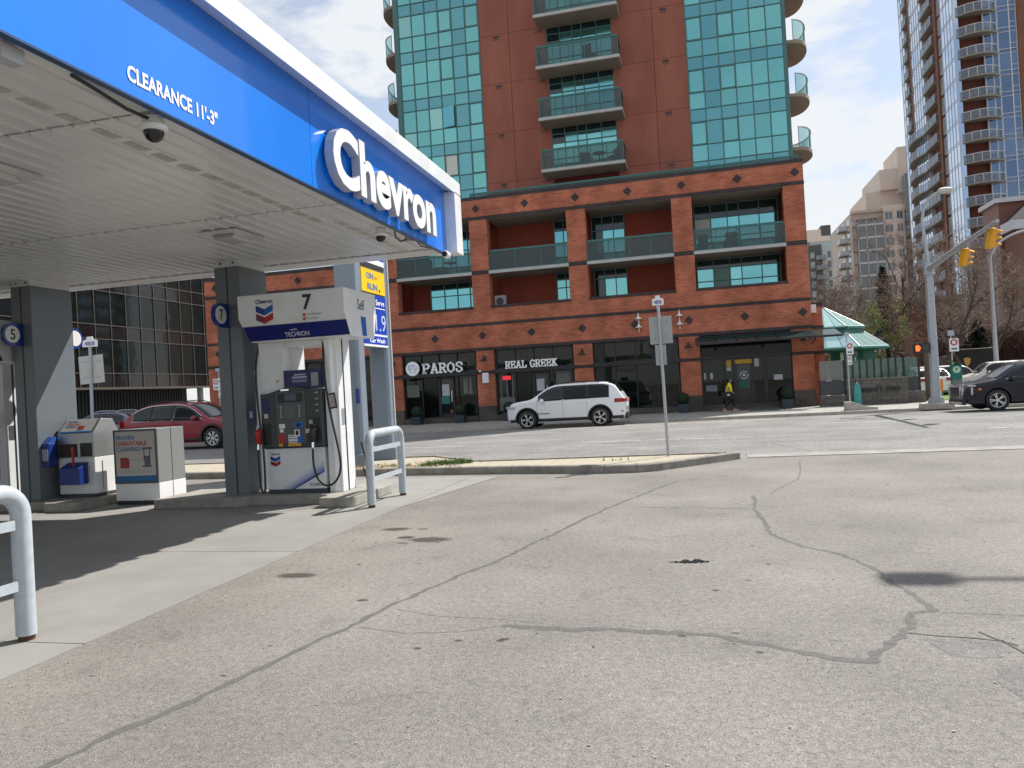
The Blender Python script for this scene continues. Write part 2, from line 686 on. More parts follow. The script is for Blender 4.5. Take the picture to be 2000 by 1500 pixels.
def zr(y):
    for (a, za), (b, zb) in zip(PROF, PROF[1:]):
        if y <= b:
            return za + (zb - za) * max(0, (y - a)) / (b - a)
    return -0.11


struct(MB().quad((-900, -300, -0.3), (900, -300, -0.3), (900, 1500, -0.3), (-900, 1500, -0.3)).build('ground', M_earth))
lot = struct(MB().quad((-40, -40, 0), (60, -40, 0), (60, 15.6, 0), (-40, 15.6, 0)).build('parking_lot', M_lot))
b = MB()
for (a, za), (c, zc) in zip(PROF, PROF[1:]):
    b.quad((-160, a, za), (200, a, za), (200, c, zc), (-160, c, zc))
road = struct(b.build('road', M_road))
cross = struct(MB().box(13.2, 27.5, 31.9, 420, -0.3, -0.11).build('side_street', M_road))
cross2 = struct(MB().box(-38, -29.0, 31.9, 300, -0.3, -0.11).build('side_street', M_road))
# pavement in front of the shops, with its kerb stones and slabs
walk = struct(MB().box(-28.9, 13.0, 32.08, 60, -0.29, 0.0).build('pavement', M_walk))
for i in range(14):
    x0 = -28.8 + i * 3.0
    MB().box(x0, x0 + 2.985, 31.9, 32.075, -0.29, 0.012).build('kerb_stone', M_kerbtop, walk)
for i in range(14):
    for j in range(4):
        x0, y0 = -28.85 + i * 3.0, 32.09 + j * 1.5
        MB().box(x0 + 0.006, x0 + 2.99, y0 + 0.006, y0 + 1.49, 0.0, 0.012).build('slab', M_walk, walk)
struct(MB().box(27.5, 120, 31.9, 420, -0.29, 0.0).build('pavement', M_walk))
struct(MB().box(-160, -38, 31.9, 300, -0.29, 0.0).build('pavement', M_walk))
struct(MB().box(8.4, 13.0, 38.0, 46, -0.28, 0.04).build('lawn', M_grass))

M_gut = mat('gutter_concrete', (0.27, 0.258, 0.24), 0.9, var=0.35, vscale=1.5, bump=0.3, bscale=50)
# gutter between lot and street
MB().box(0.9, 60, 15.55, 16.15, -0.2, 0.012).build('gutter_strip', M_gut, lot)


def strip(parent, pts, w, m, z=0.0015, jit=0.6, seed=1, name='crack_seal', zf=None):
    """irregular band of sealant along a polyline"""
    rnd = random.Random(seed)
    P = []
    for (a, c) in zip(pts, pts[1:]):
        n = max(2, int(math.dist(a, c) / 0.06))
        for k in range(n):
            t = k / n
            P.append((a[0] + (c[0] - a[0]) * t, a[1] + (c[1] - a[1]) * t))
    P.append(pts[-1])
    L_, R_ = [], []
    off = 0
    for k, p in enumerate(P):
        q0, q1 = P[max(k - 1, 0)], P[min(k + 1, len(P) - 1)]
        dx, dy = q1[0] - q0[0], q1[1] - q0[1]
        l = math.hypot(dx, dy) or 1
        nx, ny = -dy / l, dx / l
        off = off * 0.7 + rnd.uniform(-1, 1) * w * 0.35
        wa = w * 0.5 * (1 + rnd.uniform(-jit, jit))
        wb = w * 0.5 * (1 + rnd.uniform(-jit, jit))
        zz = z + (zf(p[1]) if zf else 0)
        L_.append((p[0] + nx * (wa + off), p[1] + ny * (wa + off), zz))
        R_.append((p[0] + nx * (-wb + off), p[1] + ny * (-wb + off), zz))
    mb = MB()
    for k in range(len(P) - 1):
        mb.quad(R_[k], R_[k + 1], L_[k + 1], L_[k])
    return mb.build(name, m, parent)


strip(lot, [(-3.05, 2.4), (-2.99, 2.84), (-2.86, 3.28), (-2.75, 3.62), (-2.64, 4.14), (-2.53, 4.72), (-2.44, 5.01), (-2.35, 5.46), (-2.18, 6.06), (-1.83, 7.18), (-1.53, 8.37), (-1.23, 9.71), (-0.89, 10.75), (-0.4, 12.3)], 0.048, M_seal, seed=2)
strip(lot, [(-1.37, 4.99), (-0.95, 4.97), (-0.51, 4.94), (-0.15, 4.88), (0.12, 4.81), (0.41, 4.69), (0.63, 4.52), (0.79, 4.5), (0.90, 4.53)], 0.065, M_seal, seed=3)
strip(lot, [(0.82, 4.53), (0.96, 4.74), (1.1, 4.92), (1.24, 5.17), (1.30, 5.39), (1.44, 5.47)], 0.055, M_seal, z=0.0022, seed=4)
strip(lot, [(1.44, 5.47), (1.39, 5.87), (1.32, 6.45), (1.17, 7.08), (0.84, 7.5), (0.66, 7.99), (0.63, 8.84), (0.6, 9.91), (0.66, 10.32), (0.65, 10.63)], 0.045, M_seal, seed=5)
strip(lot, [(0.88, 10.73), (1.12, 11.44), (1.43, 12.24), (1.6, 13.4), (1.76, 14.74)], 0.022, M_seal, seed=6)
strip(lot, [(1.46, 5.44), (1.92, 5.4), (2.6, 5.36)], 0.012, M_seal, seed=7)
strip(lot, [(-0.89, 9.87), (-0.21, 9.72), (0.52, 9.61)], 0.03, M_seal, seed=8)
strip(lot, [(1.15, 5.0), (1.32, 4.95), (1.48, 4.93), (1.62, 4.89), (1.66, 4.72), (1.68, 4.5)], 0.014, M_ink, z=0.003, seed=9)
strip(lot, [(1.55, 5.05), (1.60, 4.93), (1.68, 4.82)], 0.012, M_ink, z=0.003, seed=19)
strip(lot, [(-2.38, 4.9), (-2.0, 4.79), (-1.62, 4.84), (-1.37, 4.99)], 0.010, M_seal, seed=10)
strip(lot, [(-2.27, 5.33), (-1.92, 5.18), (-1.41, 5.13), (-1.1, 5.05)], 0.008, M_seal, seed=11)
strip(lot, [(3.6, 9.0), (4.1, 9.9), (4.8, 10.3), (6.2, 12.4)], 0.02, M_seal, seed=12)


def blot(parent, cx, cy, rx, ry, m, z=0.0018, seed=1, name='oil_stain', rag=0.3):
    rnd = random.Random(seed)
    n = 22
    ph = [rnd.uniform(0, 6.28) for _ in range(4)]
    pts = []
    for k in range(n):
        a = 2 * PI * k / n
        q = 1 + rag * (0.5 * math.sin(2 * a + ph[0]) + 0.35 * math.sin(3 * a + ph[1]) + 0.3 * math.sin(5 * a + ph[2])) + rnd.uniform(-.08, .08)
        pts.append((cx + rx * q * math.cos(a), cy + ry * q * math.sin(a), z))
    return MB().poly(pts).build(name, m, parent)


blot(lot, -3.66, 6.31, 0.21, 0.14, M_oil, seed=3)
blot(lot, -3.60, 8.53, 0.20, 0.14, M_oil, seed=4)
blot(lot, -2.92, 7.88, 0.32, 0.15, M_oil, seed=5)
blot(lot, -3.26, 8.03, 0.15, 0.09, M_oil, seed=6)
blot(lot, -3.25, 8.52, 0.08, 0.05, M_oil, seed=7)
blot(lot, -3.18, 7.72, 0.07, 0.05, M_oil, seed=8)
blot(lot, -1.80, 4.51, 0.035, 0.028, M_oil, seed=9)
blot(lot, -1.31, 4.69, 0.035, 0.03, M_oil, seed=10)
blot(lot, -2.65, 5.55, 0.06, 0.04, M_oil, seed=11)
for k in range(26):
    r_ = random.Random(100 + k)
    blot(lot, r_.uniform(-3.9, 0.6), r_.uniform(3.2, 11.0), r_.uniform(.012, .04), r_.uniform(.01, .03), M_oil, seed=50 + k, name='oil_drip')
MB().poly([(1.21, 4.90, .0012), (1.40, 4.915, .0012), (1.60, 4.865, .0012), (1.60, 4.70, .0012), (1.53, 4.62, .0012), (1.40, 4.60, .0012), (1.28, 4.63, .0012)]).build('asphalt_patch', M_patch, lot)
MB().poly([(1.45, 4.45, .0012), (1.75, 4.60, .0012), (1.9, 4.2, .0012), (1.46, 3.85, .0012), (1.41, 4.1, .0012), (1.38, 4.28, .0012)]).build('asphalt_patch', M_patch, lot)
# small broken-out hole with loose black crumbs at its rim
b = MB()
rnd = random.Random(5)
blot(lot, -0.13, 6.84, 0.135, 0.045, M_ink, z=0.002, seed=21, name='hole_floor', rag=0.5)
for k in range(60):
    a, q = rnd.uniform(0, 6.28), rnd.uniform(0.3, 1.1)
    x, y, s = -0.13 + 0.135 * q * math.cos(a), 6.84 + 0.05 * q * math.sin(a), rnd.uniform(.005, .016)
    b.cbox((x, y, s * .5), (s, s * rnd.uniform(.6, 1.3), s), Matrix.Rotation(rnd.uniform(0, 3), 3, 'Z'))
struct(b.build('asphalt_crumbs', mat('tar_crumb', (0.03, 0.03, 0.03), 0.8)), 'stuff')
# loose stones and grit over the lot and dirt along the pad edge
b = MB()
for k in range(900):
    y = 2.4 + 12 * rnd.random() ** 1.6
    x = rnd.uniform(-4.1, 6.0) if k % 3 else -4.15 + abs(rnd.gauss(0, .25))
    s = rnd.uniform(.004, .010)
    b.cbox((x, y, s * .3), (s, s * rnd.uniform(.7, 1.4), s * .8), Matrix.Rotation(rnd.uniform(0, 3), 3, 'Z'))
struct(b.build('grit', mat('grit_stone', (0.36, 0.33, 0.29), 0.9, var=0.5, vscale=60)), 'stuff')

# lane paint on the street
def dash(x0, y0, x1, y1, w, m=M_paint, name='lane_marking', seed=1):
    return strip(road, [(x0, y0), (x1, y1)], w, m, z=0.005, jit=0.25, seed=seed, name=name, zf=zr)


dash(-7.4, 26.1, -4.7, 25.7, 0.12, seed=31)
dash(-1.5, 25.1, 0.2, 25.0, 0.12, seed=32)
dash(3.6, 25.0, 5.9, 24.6, 0.12, seed=33)
dash(-8.6, 21.2, -6.6, 21.2, 0.12, seed=34)
dash(-3.2, 20.9, 1.4, 20.55, 0.11, seed=35)
dash(6.8, 20.5, 9.5, 20.3, 0.14, seed=36)
dash(-8.0, 28.2, 3.0, 28.6, 0.35, m=M_ochre, name='worn_line', seed=37)
dash(-16.0, 28.2, -10.0, 28.2, 0.3, m=M_ochre, name='worn_line', seed=38)
strip(road, [(-7.5, 18.9), (-3, 19.3), (1.5, 19.0), (7, 18.6), (12, 18.9)], 0.05, M_seal, zf=zr, seed=41)
strip(road, [(-6.8, 20.4), (-2, 20.2), (3.5, 20.0), (9.5, 20.4)], 0.04, M_seald, zf=zr, seed=42)
strip(road, [(-4.6, 16.6), (-4.0, 18.0), (-3.2, 19.0)], 0.03, M_seal, zf=zr, seed=43)
strip(road, [(1.6, 18.6), (1.9, 17.4), (2.2, 16.5)], 0.03, M_seal, zf=zr, seed=44)
strip(road, [(-6.9, 17.2), (-6.2, 18.3), (-5.6, 18.9)], 0.05, M_seald, zf=zr, seed=45)
strip(road, [(5.2, 30.2), (7.2, 29.0), (8.8, 29.4)], 0.12, M_seald, zf=zr, seed=46)
strip(road, [(3.5, 23.2), (8.0, 22.6), (12.0, 22.7)], 0.03, M_seald, zf=zr, seed=47)

# concrete pad under the canopy: separate slabs with open joints
pad = struct(MB().box(-26, -4.22, -4, 13.7, -0.2, 0.001).build('concrete_pad', M_ink))
ys = [-4, -1.2, 1.6, 4.4, 7.3, 10.2, 13.7]
xs = [-26, -22, -18.2, -14.6, -11.1, -7.6, -4.2]
for i in range(6):
    for j in range(6):
        MB().box(xs[i] + .006, xs[i + 1] - .006, ys[j] + .006, ys[j + 1] - .006, -0.05, 0.008).build('slab', M_slab, pad)
MB().poly([(-4.19, 10.2, .006), (-3.62, 13.6, .006), (-4.19, 13.65, .006)]).build('slab', M_slab, pad)

# raised median between lot and street
fr = [(-14, 14.95), (-11.4, 14.75), (-9.0, 14.5), (-6.5, 14.3), (-3.49, 13.98), (-1.69, 13.62), (-1.1, 13.62), (-0.7, 13.80), (0.75, 15.35)]
bk = [(0.55, 15.52), (-4.5, 15.45), (-6.0, 17.0), (-14, 17.3)]
inn = [(p[0] + (0.16 if i == 0 else -0.02 if i < 6 else -0.13), p[1] + (0.17 if i < 7 else 0.06)) for i, p in enumerate(fr)]
med = struct(MB().prism(inn[:-1] + [(0.5, 15.36)] + [(0.4, 15.40), (-4.5, 15.35), (-6.0, 16.85), (-14, 17.15)], 'z', -0.1, 0.115).build('median_strip', M_sand))


def kerb_run(parent, P, wid, z1, side, seglen=2.35):
    for (a, c) in zip(P, P[1:]):
        d = math.dist(a, c)
        n = max(1, round(d / seglen))
        ux, uy = (c[0] - a[0]) / d, (c[1] - a[1]) / d
        nx, ny = -uy * side, ux * side
        for k in range(n):
            t0, t1 = d * k / n + 0.004, d * (k + 1) / n - 0.004
            p = [(a[0] + ux * t, a[1] + uy * t) for t in (t0, t1)]
            mb = MB()
            q = [(p[0][0], p[0][1]), (p[1][0], p[1][1]), (p[1][0] + nx * wid, p[1][1] + ny * wid), (p[0][0] + nx * wid, p[0][1] + ny * wid)]
            c_ = 0.02
            qi = [(q[0][0] + nx * c_, q[0][1] + ny * c_), (q[1][0] + nx * c_, q[1][1] + ny * c_), q[2], q[3]]
            i = len(mb.v)
            mb.v += [(x, y, -0.1) for x, y in q] + [(x, y, z1 - c_) for x, y in q] + [(x, y, z1) for x, y in qi]
            for e in range(4):
                f = (e + 1) % 4
                mb.f += [(i + e, i + f, i + 4 + f, i + 4 + e), (i + 4 + e, i + 4 + f, i + 8 + f, i + 8 + e)]
            mb.f.append((i + 8, i + 9, i + 10, i + 11))
            mb.build('kerb_stone', M_kerb, parent)


kerb_run(med, fr, 0.15, 0.145, 1)
kerb_run(med, [(0.72, 15.42), (0.5, 15.55), (-4.5, 15.5), (-6.05, 17.05), (-14, 17.35)], 0.13, 0.14, 1)
# stones, dry weeds and a tuft of grass on the median near the price sign
b = MB()
rnd = random.Random(11)
for k in range(170):
    x, y, s = rnd.uniform(-7.6, -4.6), rnd.uniform(14.45, 15.3), rnd.uniform(.015, .05)
    b.cbox((x, y, .115 + s * .25), (s, s * rnd.uniform(.6, 1.4), s * .7), Matrix.Rotation(rnd.uniform(0, 3), 3, 'Z'))
struct(b.build('gravel', mat('gravel_stone', (0.34, 0.29, 0.23), 0.9, var=0.5, vscale=30)), 'stuff')
b = MB()
for k in range(850):
    t = rnd.random()
    x, y = -5.5 + .8 * t + rnd.gauss(0, .06), 14.80 + .42 * t + rnd.gauss(0, .07)
    if k % 5 == 0:
        x, y = rnd.uniform(-1.9, -1.3), 14.7 + rnd.gauss(0, .05)
        if rnd.random() < .93:
            continue
    h, a = rnd.uniform(.04, .15), rnd.uniform(0, 6.28)
    dx, dy = math.cos(a) * .012, math.sin(a) * .012
    lx, ly = rnd.gauss(0, .05), rnd.gauss(0, .05)
    b.poly([(x - dx, y - dy, .11), (x + dx, y + dy, .11), (x + lx, y + ly, .11 + h)])
struct(b.build('grass', mat('grass_blade', (0.095, 0.17, 0.03), 0.8, var=0.35, vscale=9)), 'stuff')
b = MB()
for k in range(260):
    x, y, h, a = rnd.uniform(-7.4, -5.2), rnd.uniform(14.5, 15.2), rnd.uniform(.04, .12), rnd.uniform(0, 6.28)
    dx, dy = math.cos(a) * .01, math.sin(a) * .01
    b.poly([(x - dx, y - dy, .11), (x + dx, y + dy, .11), (x + rnd.gauss(0, .06), y + rnd.gauss(0, .06), .11 + h)])
struct(b.build('dry_grass', mat('dry_blade', (0.36, 0.30, 0.14), 0.9, var=0.3, vscale=9)), 'stuff')
# ================================================================== PETROL STATION
M_fascia = mat('fascia_blue', (0.006, 0.19, 0.75), 0.2, var=0.07, vscale=1.4, coat=0.35, bump=0.05, bscale=1.3, stretch=(1, 1, .35))
M_soffit = mat('soffit_panel', (0.655, 0.66, 0.655), 0.26, var=0.05, vscale=1.2, spec=0.5)
M_soffit_gap = mat('soffit_gap', (0.05, 0.045, 0.045), 0.8)
M_vent = mat('perforated_strip', (0.46, 0.435, 0.40), 0.6, var=0.15, vscale=30)
M_letter_side = mat('shaded_letter_return', (0.42, 0.44, 0.50), 0.35)  # grey-blue shadow on the sides of the white letters, put into the colour
M_lightlens = mat('light_lens', (0.55, 0.55, 0.54), 0.25)

can = thing('canopy', 'big white soffit filling station canopy with blue fascia and white rim above the pumps', 'canopy', (-3.87, 11.95, 0))
cx, cy = -3.87, 11.95          # its outer corner; parts below are given relative to it


def C(mb, name, m, parent=can, **k):
    return mb.build(name, m, parent, loc=None, **k)


ZS = 3.92
secs = [(-14.85, -10.04), (-10.04, -6.83), (-6.83, -3.62), (-3.62, -0.42)]
w_p = 0.212
plank_me = {}
for (a, c) in secs:
    mb = MB()
    mb.box(0.006, w_p - 0.008, a + 0.018, c - 0.018, ZS, ZS + 0.02)
    mb.box(-0.008, 0.006, a + 0.03, c - 0.03, ZS - 0.020, ZS + 0.018)
    plank_me[(a, c)] = mb.mesh('soffit_plank')
    plank_me[(a, c)].materials.append(M_soffit)
npl = 56
for (a, c) in secs:
    for i in range(npl):
        o = bpy.data.objects.new('soffit_plank', plank_me[(a, c)])
        COL.objects.link(o)
        o.parent = can
        o.location = (-0.05 - (i + 1) * w_p, 0, 0)
C(MB().box(-20, -0.02, -14.9, -0.02, ZS + 0.03, ZS + 0.06), 'soffit_backing', M_soffit_gap)
C(MB().box(-20, -0.05 - npl * w_p, -14.9, -0.42, ZS, ZS + 0.02), 'soffit_sheet', M_soffit)
C(MB().box(-20, -0.02, -0.40, -0.0, ZS - 0.02, ZS + 0.02), 'edge_trim', M_soffit)
C(MB().box(-0.045, -0.012, -14.9, -0.41, ZS - 0.025, ZS + 0.03), 'edge_trim', M_soffit)
C(MB().box(-0.075, -0.058, -14.9, -0.41, ZS - 0.008, ZS + 0.03), 'edge_channel', M_soffit_gap)
# roof body, blue fascia panels, white protruding rim
C(MB().box(-20, -0.06, -14.9, 0.0, ZS + 0.07, 5.0), 'roof_body', M_white)
for (a, c) in ((-14.9, -13.48), (-13.48, -9.0), (-9.0, -4.52), (-4.52, 0.0)):
    C(MB().box(-0.05, 0.0, a + .004, c - .004, 3.885, 4.95), 'fascia_panel', M_fascia)
C(MB().box(-0.055, 0.006, -14.9, 0.0, 3.872, 3.888), 'drip_edge', mat('drip_edge_dark', (0.01, 0.05, 0.14), 0.4))
rim = MB()
rim.prism([(0.003, 4.945), (0.18, 4.885), (0.18, 5.10), (0.15, 5.135), (-0.3, 5.135), (-0.3, 4.99), (0.003, 4.99)], 'y', -14.9, 0.34)
rim.box(0.003, 0.18, 0.0, 0.34, 3.90, 4.90)
rim.box(-20, -0.3, 0.0, 0.05, 3.90, 5.10)
rim.box(-0.3, 0.003, 0.0, 0.34, 3.93, 5.10)
C(rim, 'white_rim', M_whitemetal)

# perforated vent strips on the first boards
for k in range(21):
    y = -7.75 + k * 0.355
    x = -0.05 - 3.5 * w_p if k < 3 else -0.05 - (3.5 if k < 14 else 2.5) * w_p - 0.0
    mb = MB()
    for q in range(2):
        mb.box(x - .05, x + .05, y + q * .13, y + q * .13 + .115, ZS - .004, ZS - .001)
    C(mb, 'vent_strip', M_vent)

# canopy lights, cameras, cables hang below the soffit
def canopy_light(x, y, label):
    t = thing('canopy_light', label, 'ceiling light', (x, y, ZS), 0, 'square lights under the canopy')
    MB().bbox(-.30, .30, -.36, .36, -.035, -.010, .02).build('mounting_plate', M_soffit, t)
    MB().prism([(-.16, -.035), (-.22, -.10), (.22, -.10), (.16, -.035)][::-1], 'x', -.15, .15).build('lens', M_lightlens, t, bevel=.01)
    MB().box(-.23, -.19, -.2, .2, -.06, -.036).build('heat_fin', M_white, t)


canopy_light(-6.02, 9.17, 'square light under the canopy nearest the column marked 7')
canopy_light(-6.30, 5.75, 'square light under the canopy cut by the left edge of the photo')


def dome_cam(x, y, s, label):
    t = thing('dome_camera', label, 'security camera', (x, y, ZS), 0, 'dome cameras along the canopy edge')
    MB().lathe([(.05 * s, 0), (.075 * s, -.01 * s), (.085 * s, -.075 * s), (.108 * s, -.085 * s), (.108 * s, -.115 * s), (.085 * s, -.125 * s)], 18).build('housing', M_white, t, smooth=True)
    MB().lathe([(.078 * s, -.120 * s), (.076 * s, -.15 * s), (.06 * s, -.185 * s), (.03 * s, -.205 * s), (.004, -.210 * s)], 18).build('dome', mat('smoked_dome', (0.012, 0.012, 0.014), 0.08), t, smooth=True)
    return t


dome_cam(-4.06, 5.20, 1.0, 'dome camera under the canopy edge below the CLEARANCE lettering')
dome_cam(-4.12, 9.80, 0.9, 'small dome camera under the canopy edge below the big brand lettering')
t = thing('bullet_camera', 'small white corner camera on the far tip of the canopy', 'security camera', (-3.83, 11.75, ZS - .02))
MB().cbox((0, 0, -.02), (.05, .05, .05)).build('bracket', M_white, t)
MB().lathe([(.03, -.12), (.055, -.10), (.06, .02), (.05, .06)], 14, (0.02, 0, -.07), axis='y').build('housing', M_white, t, smooth=True)
MB().lathe([(.045, -.128), (.045, -.118)], 14, (0.02, 0, -.07), axis='y').build('lens', M_black, t)
t = thing('box_camera', 'grey box camera on a bracket at the left end of the canopy edge', 'security camera', (-4.02, 3.78, ZS))
MB().cbox((0, .06, -.085), (.11, .17, .10)).build('housing', mat('grey_box', (0.42, 0.43, 0.44), 0.5), t, bevel=.008)
MB().cbox((0, .0, -.02), (.05, .05, .04)).build('bracket', M_white, t)
MB().tube([(-.01, -.03, -.01), (-.03, -.05, -.07), (.0, -.04, -.1)], .012, 6).build('cable', M_black, t)
t = thing('junction_box', 'small junction box with black cables by the canopy corner', 'junction box', (-3.99, 10.5, ZS))
MB().cbox((0, 0, -.04), (.07, .10, .07)).build('box', mat('grey_box', (0.42, 0.43, 0.44), 0.5), t, bevel=.005)
MB().tube([(-.02, -.45, -.005), (-.03, -.40, -.08), (-.02, -.25, -.11), (0, -.08, -.06)], .012, 6).build('cable', M_black, t)
MB().tube([(0, .06, -.03), (.04, .25, -.02), (.02, .5, -.06), (.04, .9, -.02), (.08, 1.2, -.03)], .011, 6).build('cable', M_black, t)
tag(MB().tube([(-4.02, 4.35, ZS - .012), (-4.03, 4.6, ZS - .03), (-4.05, 4.9, ZS - .05), (-4.05, 5.12, ZS - .045), (-4.06, 5.2, ZS - .02)], .014, 6).build('cable', M_black), 'black cable sagging along the canopy edge to the dome camera', 'cable')

# lettering on the fascia
sign = thing('fascia_sign', 'large white raised letters reading Chevron on the blue canopy fascia', 'sign', (-3.87, 7.67, 3.985))
x_ = 0.0
word = 'Chevron'
mbw, ww, wh = text_mesh(word, 0.035, 0.5, 4)
SX, SZ, DEP = 3.38 / ww, 0.69 / wh, 0.11
# split the word into its letters by islands of connected faces
par = list(range(len(mbw.v)))
def find(a):
    while par[a] != a:
        par[a] = par[par[a]]
        a = par[a]
    return a
for f in mbw.f:
    for q in f[1:]:
        par[find(q)] = find(f[0])
isl = {}
for f in mbw.f:
    isl.setdefault(find(f[0]), []).append(f)
grp = []
for k, fs in isl.items():
    vs = {q for f in fs for q in f}
    grp.append((min(mbw.v[q][0] for q in vs), max(mbw.v[q][0] for q in vs), fs))
grp.sort(key=lambda g: g[0])
letters = []
for g in grp:
    if letters and g[0] < letters[-1][1] - 0.12 * ww / 7:
        letters[-1] = [letters[-1][0], max(letters[-1][1], g[1]), letters[-1][2] + g[2]]
    else:
        letters.append([g[0], g[1], g[2]])
for (a, c, fs) in letters:
    mb, idx = MB(), {}
    for f in fs:
        ff = []
        for q in f:
            if q not in idx:
                idx[q] = len(mb.v)
                p = mbw.v[q]
                mb.v.append((0.035 + (p[2] + .5) * DEP, p[0] * SX, p[1] * SZ))
            ff.append(idx[q])
        mb.f.append(tuple(ff))
    o = mb.build('letter', M_white, sign)
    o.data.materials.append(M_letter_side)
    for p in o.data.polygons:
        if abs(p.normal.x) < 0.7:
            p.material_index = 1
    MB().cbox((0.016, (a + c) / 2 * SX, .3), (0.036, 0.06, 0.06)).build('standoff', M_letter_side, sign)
clr = put_text("CLEARANCE 11'-3\"", (-3.865, 4.70, 3.985), YR, ZU, width=1.07, height=0.125, bold=0.03)
clo = clr.build('clearance_lettering', M_whiteink)
clo['label'] = "white printed CLEARANCE 11'-3\" on the blue fascia"
clo.parent = can
clo.matrix_parent_inverse = Matrix.Translation((3.87, -11.95, 0))


# ---------------- columns
def column(x0, x1, y0, y1, label):
    t = thing('canopy_column', label, 'column', ((x0 + x1) / 2, (y0 + y1) / 2, 0.15), 0, 'slate grey columns carrying the canopy')
    hx, hy = (x1 - x0) / 2, (y1 - y0) / 2
    MB().box(-hx, hx, -hy, hy, 0, 3.66).build('shaft', M_slate, t, bevel=.012)
    MB().box(-hx + .02, hx - .02, -hy + .02, hy - .02, 3.66, 3.775).build('collar', M_soffit, t, bevel=.006)
    MB().box(-.012, .012, -hy - .004, -hy - .0, 0, 3.65).build('seam', M_ink, t)
    for sx in (-1, 1):
        MB().cbox((sx * hx * .5, -hy + .017, 3.72), (.03, .01, .03)).build('bolt', M_ink, t)
    return t


column(-7.43, -6.98, 10.77, 11.56, 'slate grey column standing just left of the fuel pump numbered 7')
column(-11.29, -10.88, 10.62, 11.50, 'slate grey column left of the waste bin, half in sunlight')
column(-16.3, -15.9, 10.62, 11.50, 'slate grey column farthest left under the canopy')


def flag(x, y, z, s, num, label):
    """D-shaped number sign standing out from a column; s=-1 towards the street side of the lot"""
    t = thing('pump_number_sign', label, 'number sign', (x, y, z), 0, 'round number signs on the columns')
    r, l = .19, .21
    pts = [(0, -r), (0, r)]
    pts += [(s * (l + r * math.sin(a)), r * math.cos(a)) for a in [PI * k / 14 for k in range(15)]]
    MB().prism(pts, 'x', -.025, .025).build('plate', mat('number_sign_blue', (0.004, 0.035, 0.23), 0.3), t)
    for sx in (-1, 1):
        MB().lathe([(.142, sx * .026), (.142, sx * .030)], 26, (0, s * .215, 0), axis='x').build('disc', mat('disc_white', (0.72, 0.72, 0.70), 0.4), t)
    if num:
        put_text(num, (.0315, s * .215 - .045, -.09), YR, ZU, height=.18, width=.10, bold=.02).build('numeral', M_ink, t)
    return t


flag(-7.22, 10.765, 3.02, -1, '7', 'blue flag sign with numeral on a white disc, on the column beside the fuel pump')
flag(-11.08, 10.615, 2.98, -1, '5', 'blue flag sign with numeral on a white disc, left of the waste bin')
flag(-11.08, 11.505, 2.98, 1, '', 'sunlit blue flag sign peeking out behind the left column')

# ---------------- islands
M_island = mat('island_concrete', (0.30, 0.285, 0.255), 0.9, var=0.22, vscale=5, bump=0.35, bscale=60)


def island(name, label, pts, cx_, cy_):
    o = MB().prism([(p[0] - cx_, p[1] - cy_) for p in pts], 'z', 0.0, 0.15).build(name, M_island, None, (cx_, cy_, 0.006), bevel=.015)
    return tag(o, label, 'kerbed island', 'concrete pump islands')


def rnose(x, y0, y1, r, right=True):
    p = []
    for k in range(5):
        a = -PI / 2 + PI / 2 * k / 4
        p.append((x - r + r * math.cos(a), y0 + r + r * math.sin(a)))
    for k in range(5):
        a = PI / 2 * k / 4
        p.append((x - r + r * math.cos(a), y1 - r + r * math.sin(a)))
    return p if right else None


e1 = rnose(-4.95, 10.22, 11.78, 0.12)
island('pump_island', 'concrete island under the fuel pump numbered 7',
       [(-8.5, 10.42), (-7.05, 10.42), (-6.95, 10.5), (-6.9, 10.58), (-5.55, 10.58), (-5.5, 10.22)] + e1 + [(-5.5, 11.78), (-5.55, 11.62), (-8.5, 11.62)], -6.7, 11.0)
e2 = rnose(-9.85, 10.30, 11.75, 0.12)
island('pump_island', 'concrete island under the left column and waste bin',
       [(-15.5, 10.45), (-10.6, 10.45), (-10.5, 10.30)] + e2 + [(-15.5, 11.75)], -12, 11.0)

# ---------------- fuel dispensers
M_console = mat('dispenser_grey', (0.05, 0.056, 0.06), 0.45, var=0.05, vscale=3)
M_console_l = mat('dispenser_light_grey', (0.085, 0.095, 0.10), 0.4)
M_lcd = mat('lcd', (0.075, 0.095, 0.10), 0.25)
M_navyglow = mat('navy_panel', (0.006, 0.010, 0.10), 0.35)
M_gold = mat('gold_sticker', (0.62, 0.36, 0.02), 0.5)
M_hose = mat('hose', (0.012, 0.012, 0.013), 0.45)
M_lb1 = mat('logo_blue_dark', (0.008, 0.03, 0.26), 0.35)
M_lb2 = mat('logo_blue_light', (0.006, 0.11, 0.42), 0.35)
M_lr1 = mat('logo_red_dark', (0.17, 0.01, 0.014), 0.35)
M_lr2 = mat('logo_red_light', (0.44, 0.006, 0.012), 0.35)


def hallmark(parent, x, y, z, w):
    """word over two stacked chevrons, on a face looking towards -y"""
    h = w * .34
    dk = .17 * w * 1.3
    hw = w / 2
    def V(x0, z0, m1, m2):
        MB().poly([(x0 - hw, y, z0), (x0, y, z0 - dk), (x0, y, z0 - dk - h), (x0 - hw, y, z0 - h)]).build('chevron_half', m1, parent)
        MB().poly([(x0, y, z0 - dk), (x0 + hw, y, z0), (x0 + hw, y, z0 - h), (x0, y, z0 - dk - h)]).build('chevron_half', m2, parent)
    V(x, z, M_lb1, M_lb2)
    V(x, z - h - w * .09, M_lr1, M_lr2)
    put_text('Chevron', (x - hw, y, z + w * .07), XR, ZU, width=w, height=w * .22, bold=.03).build('lettering', M_navy, parent)


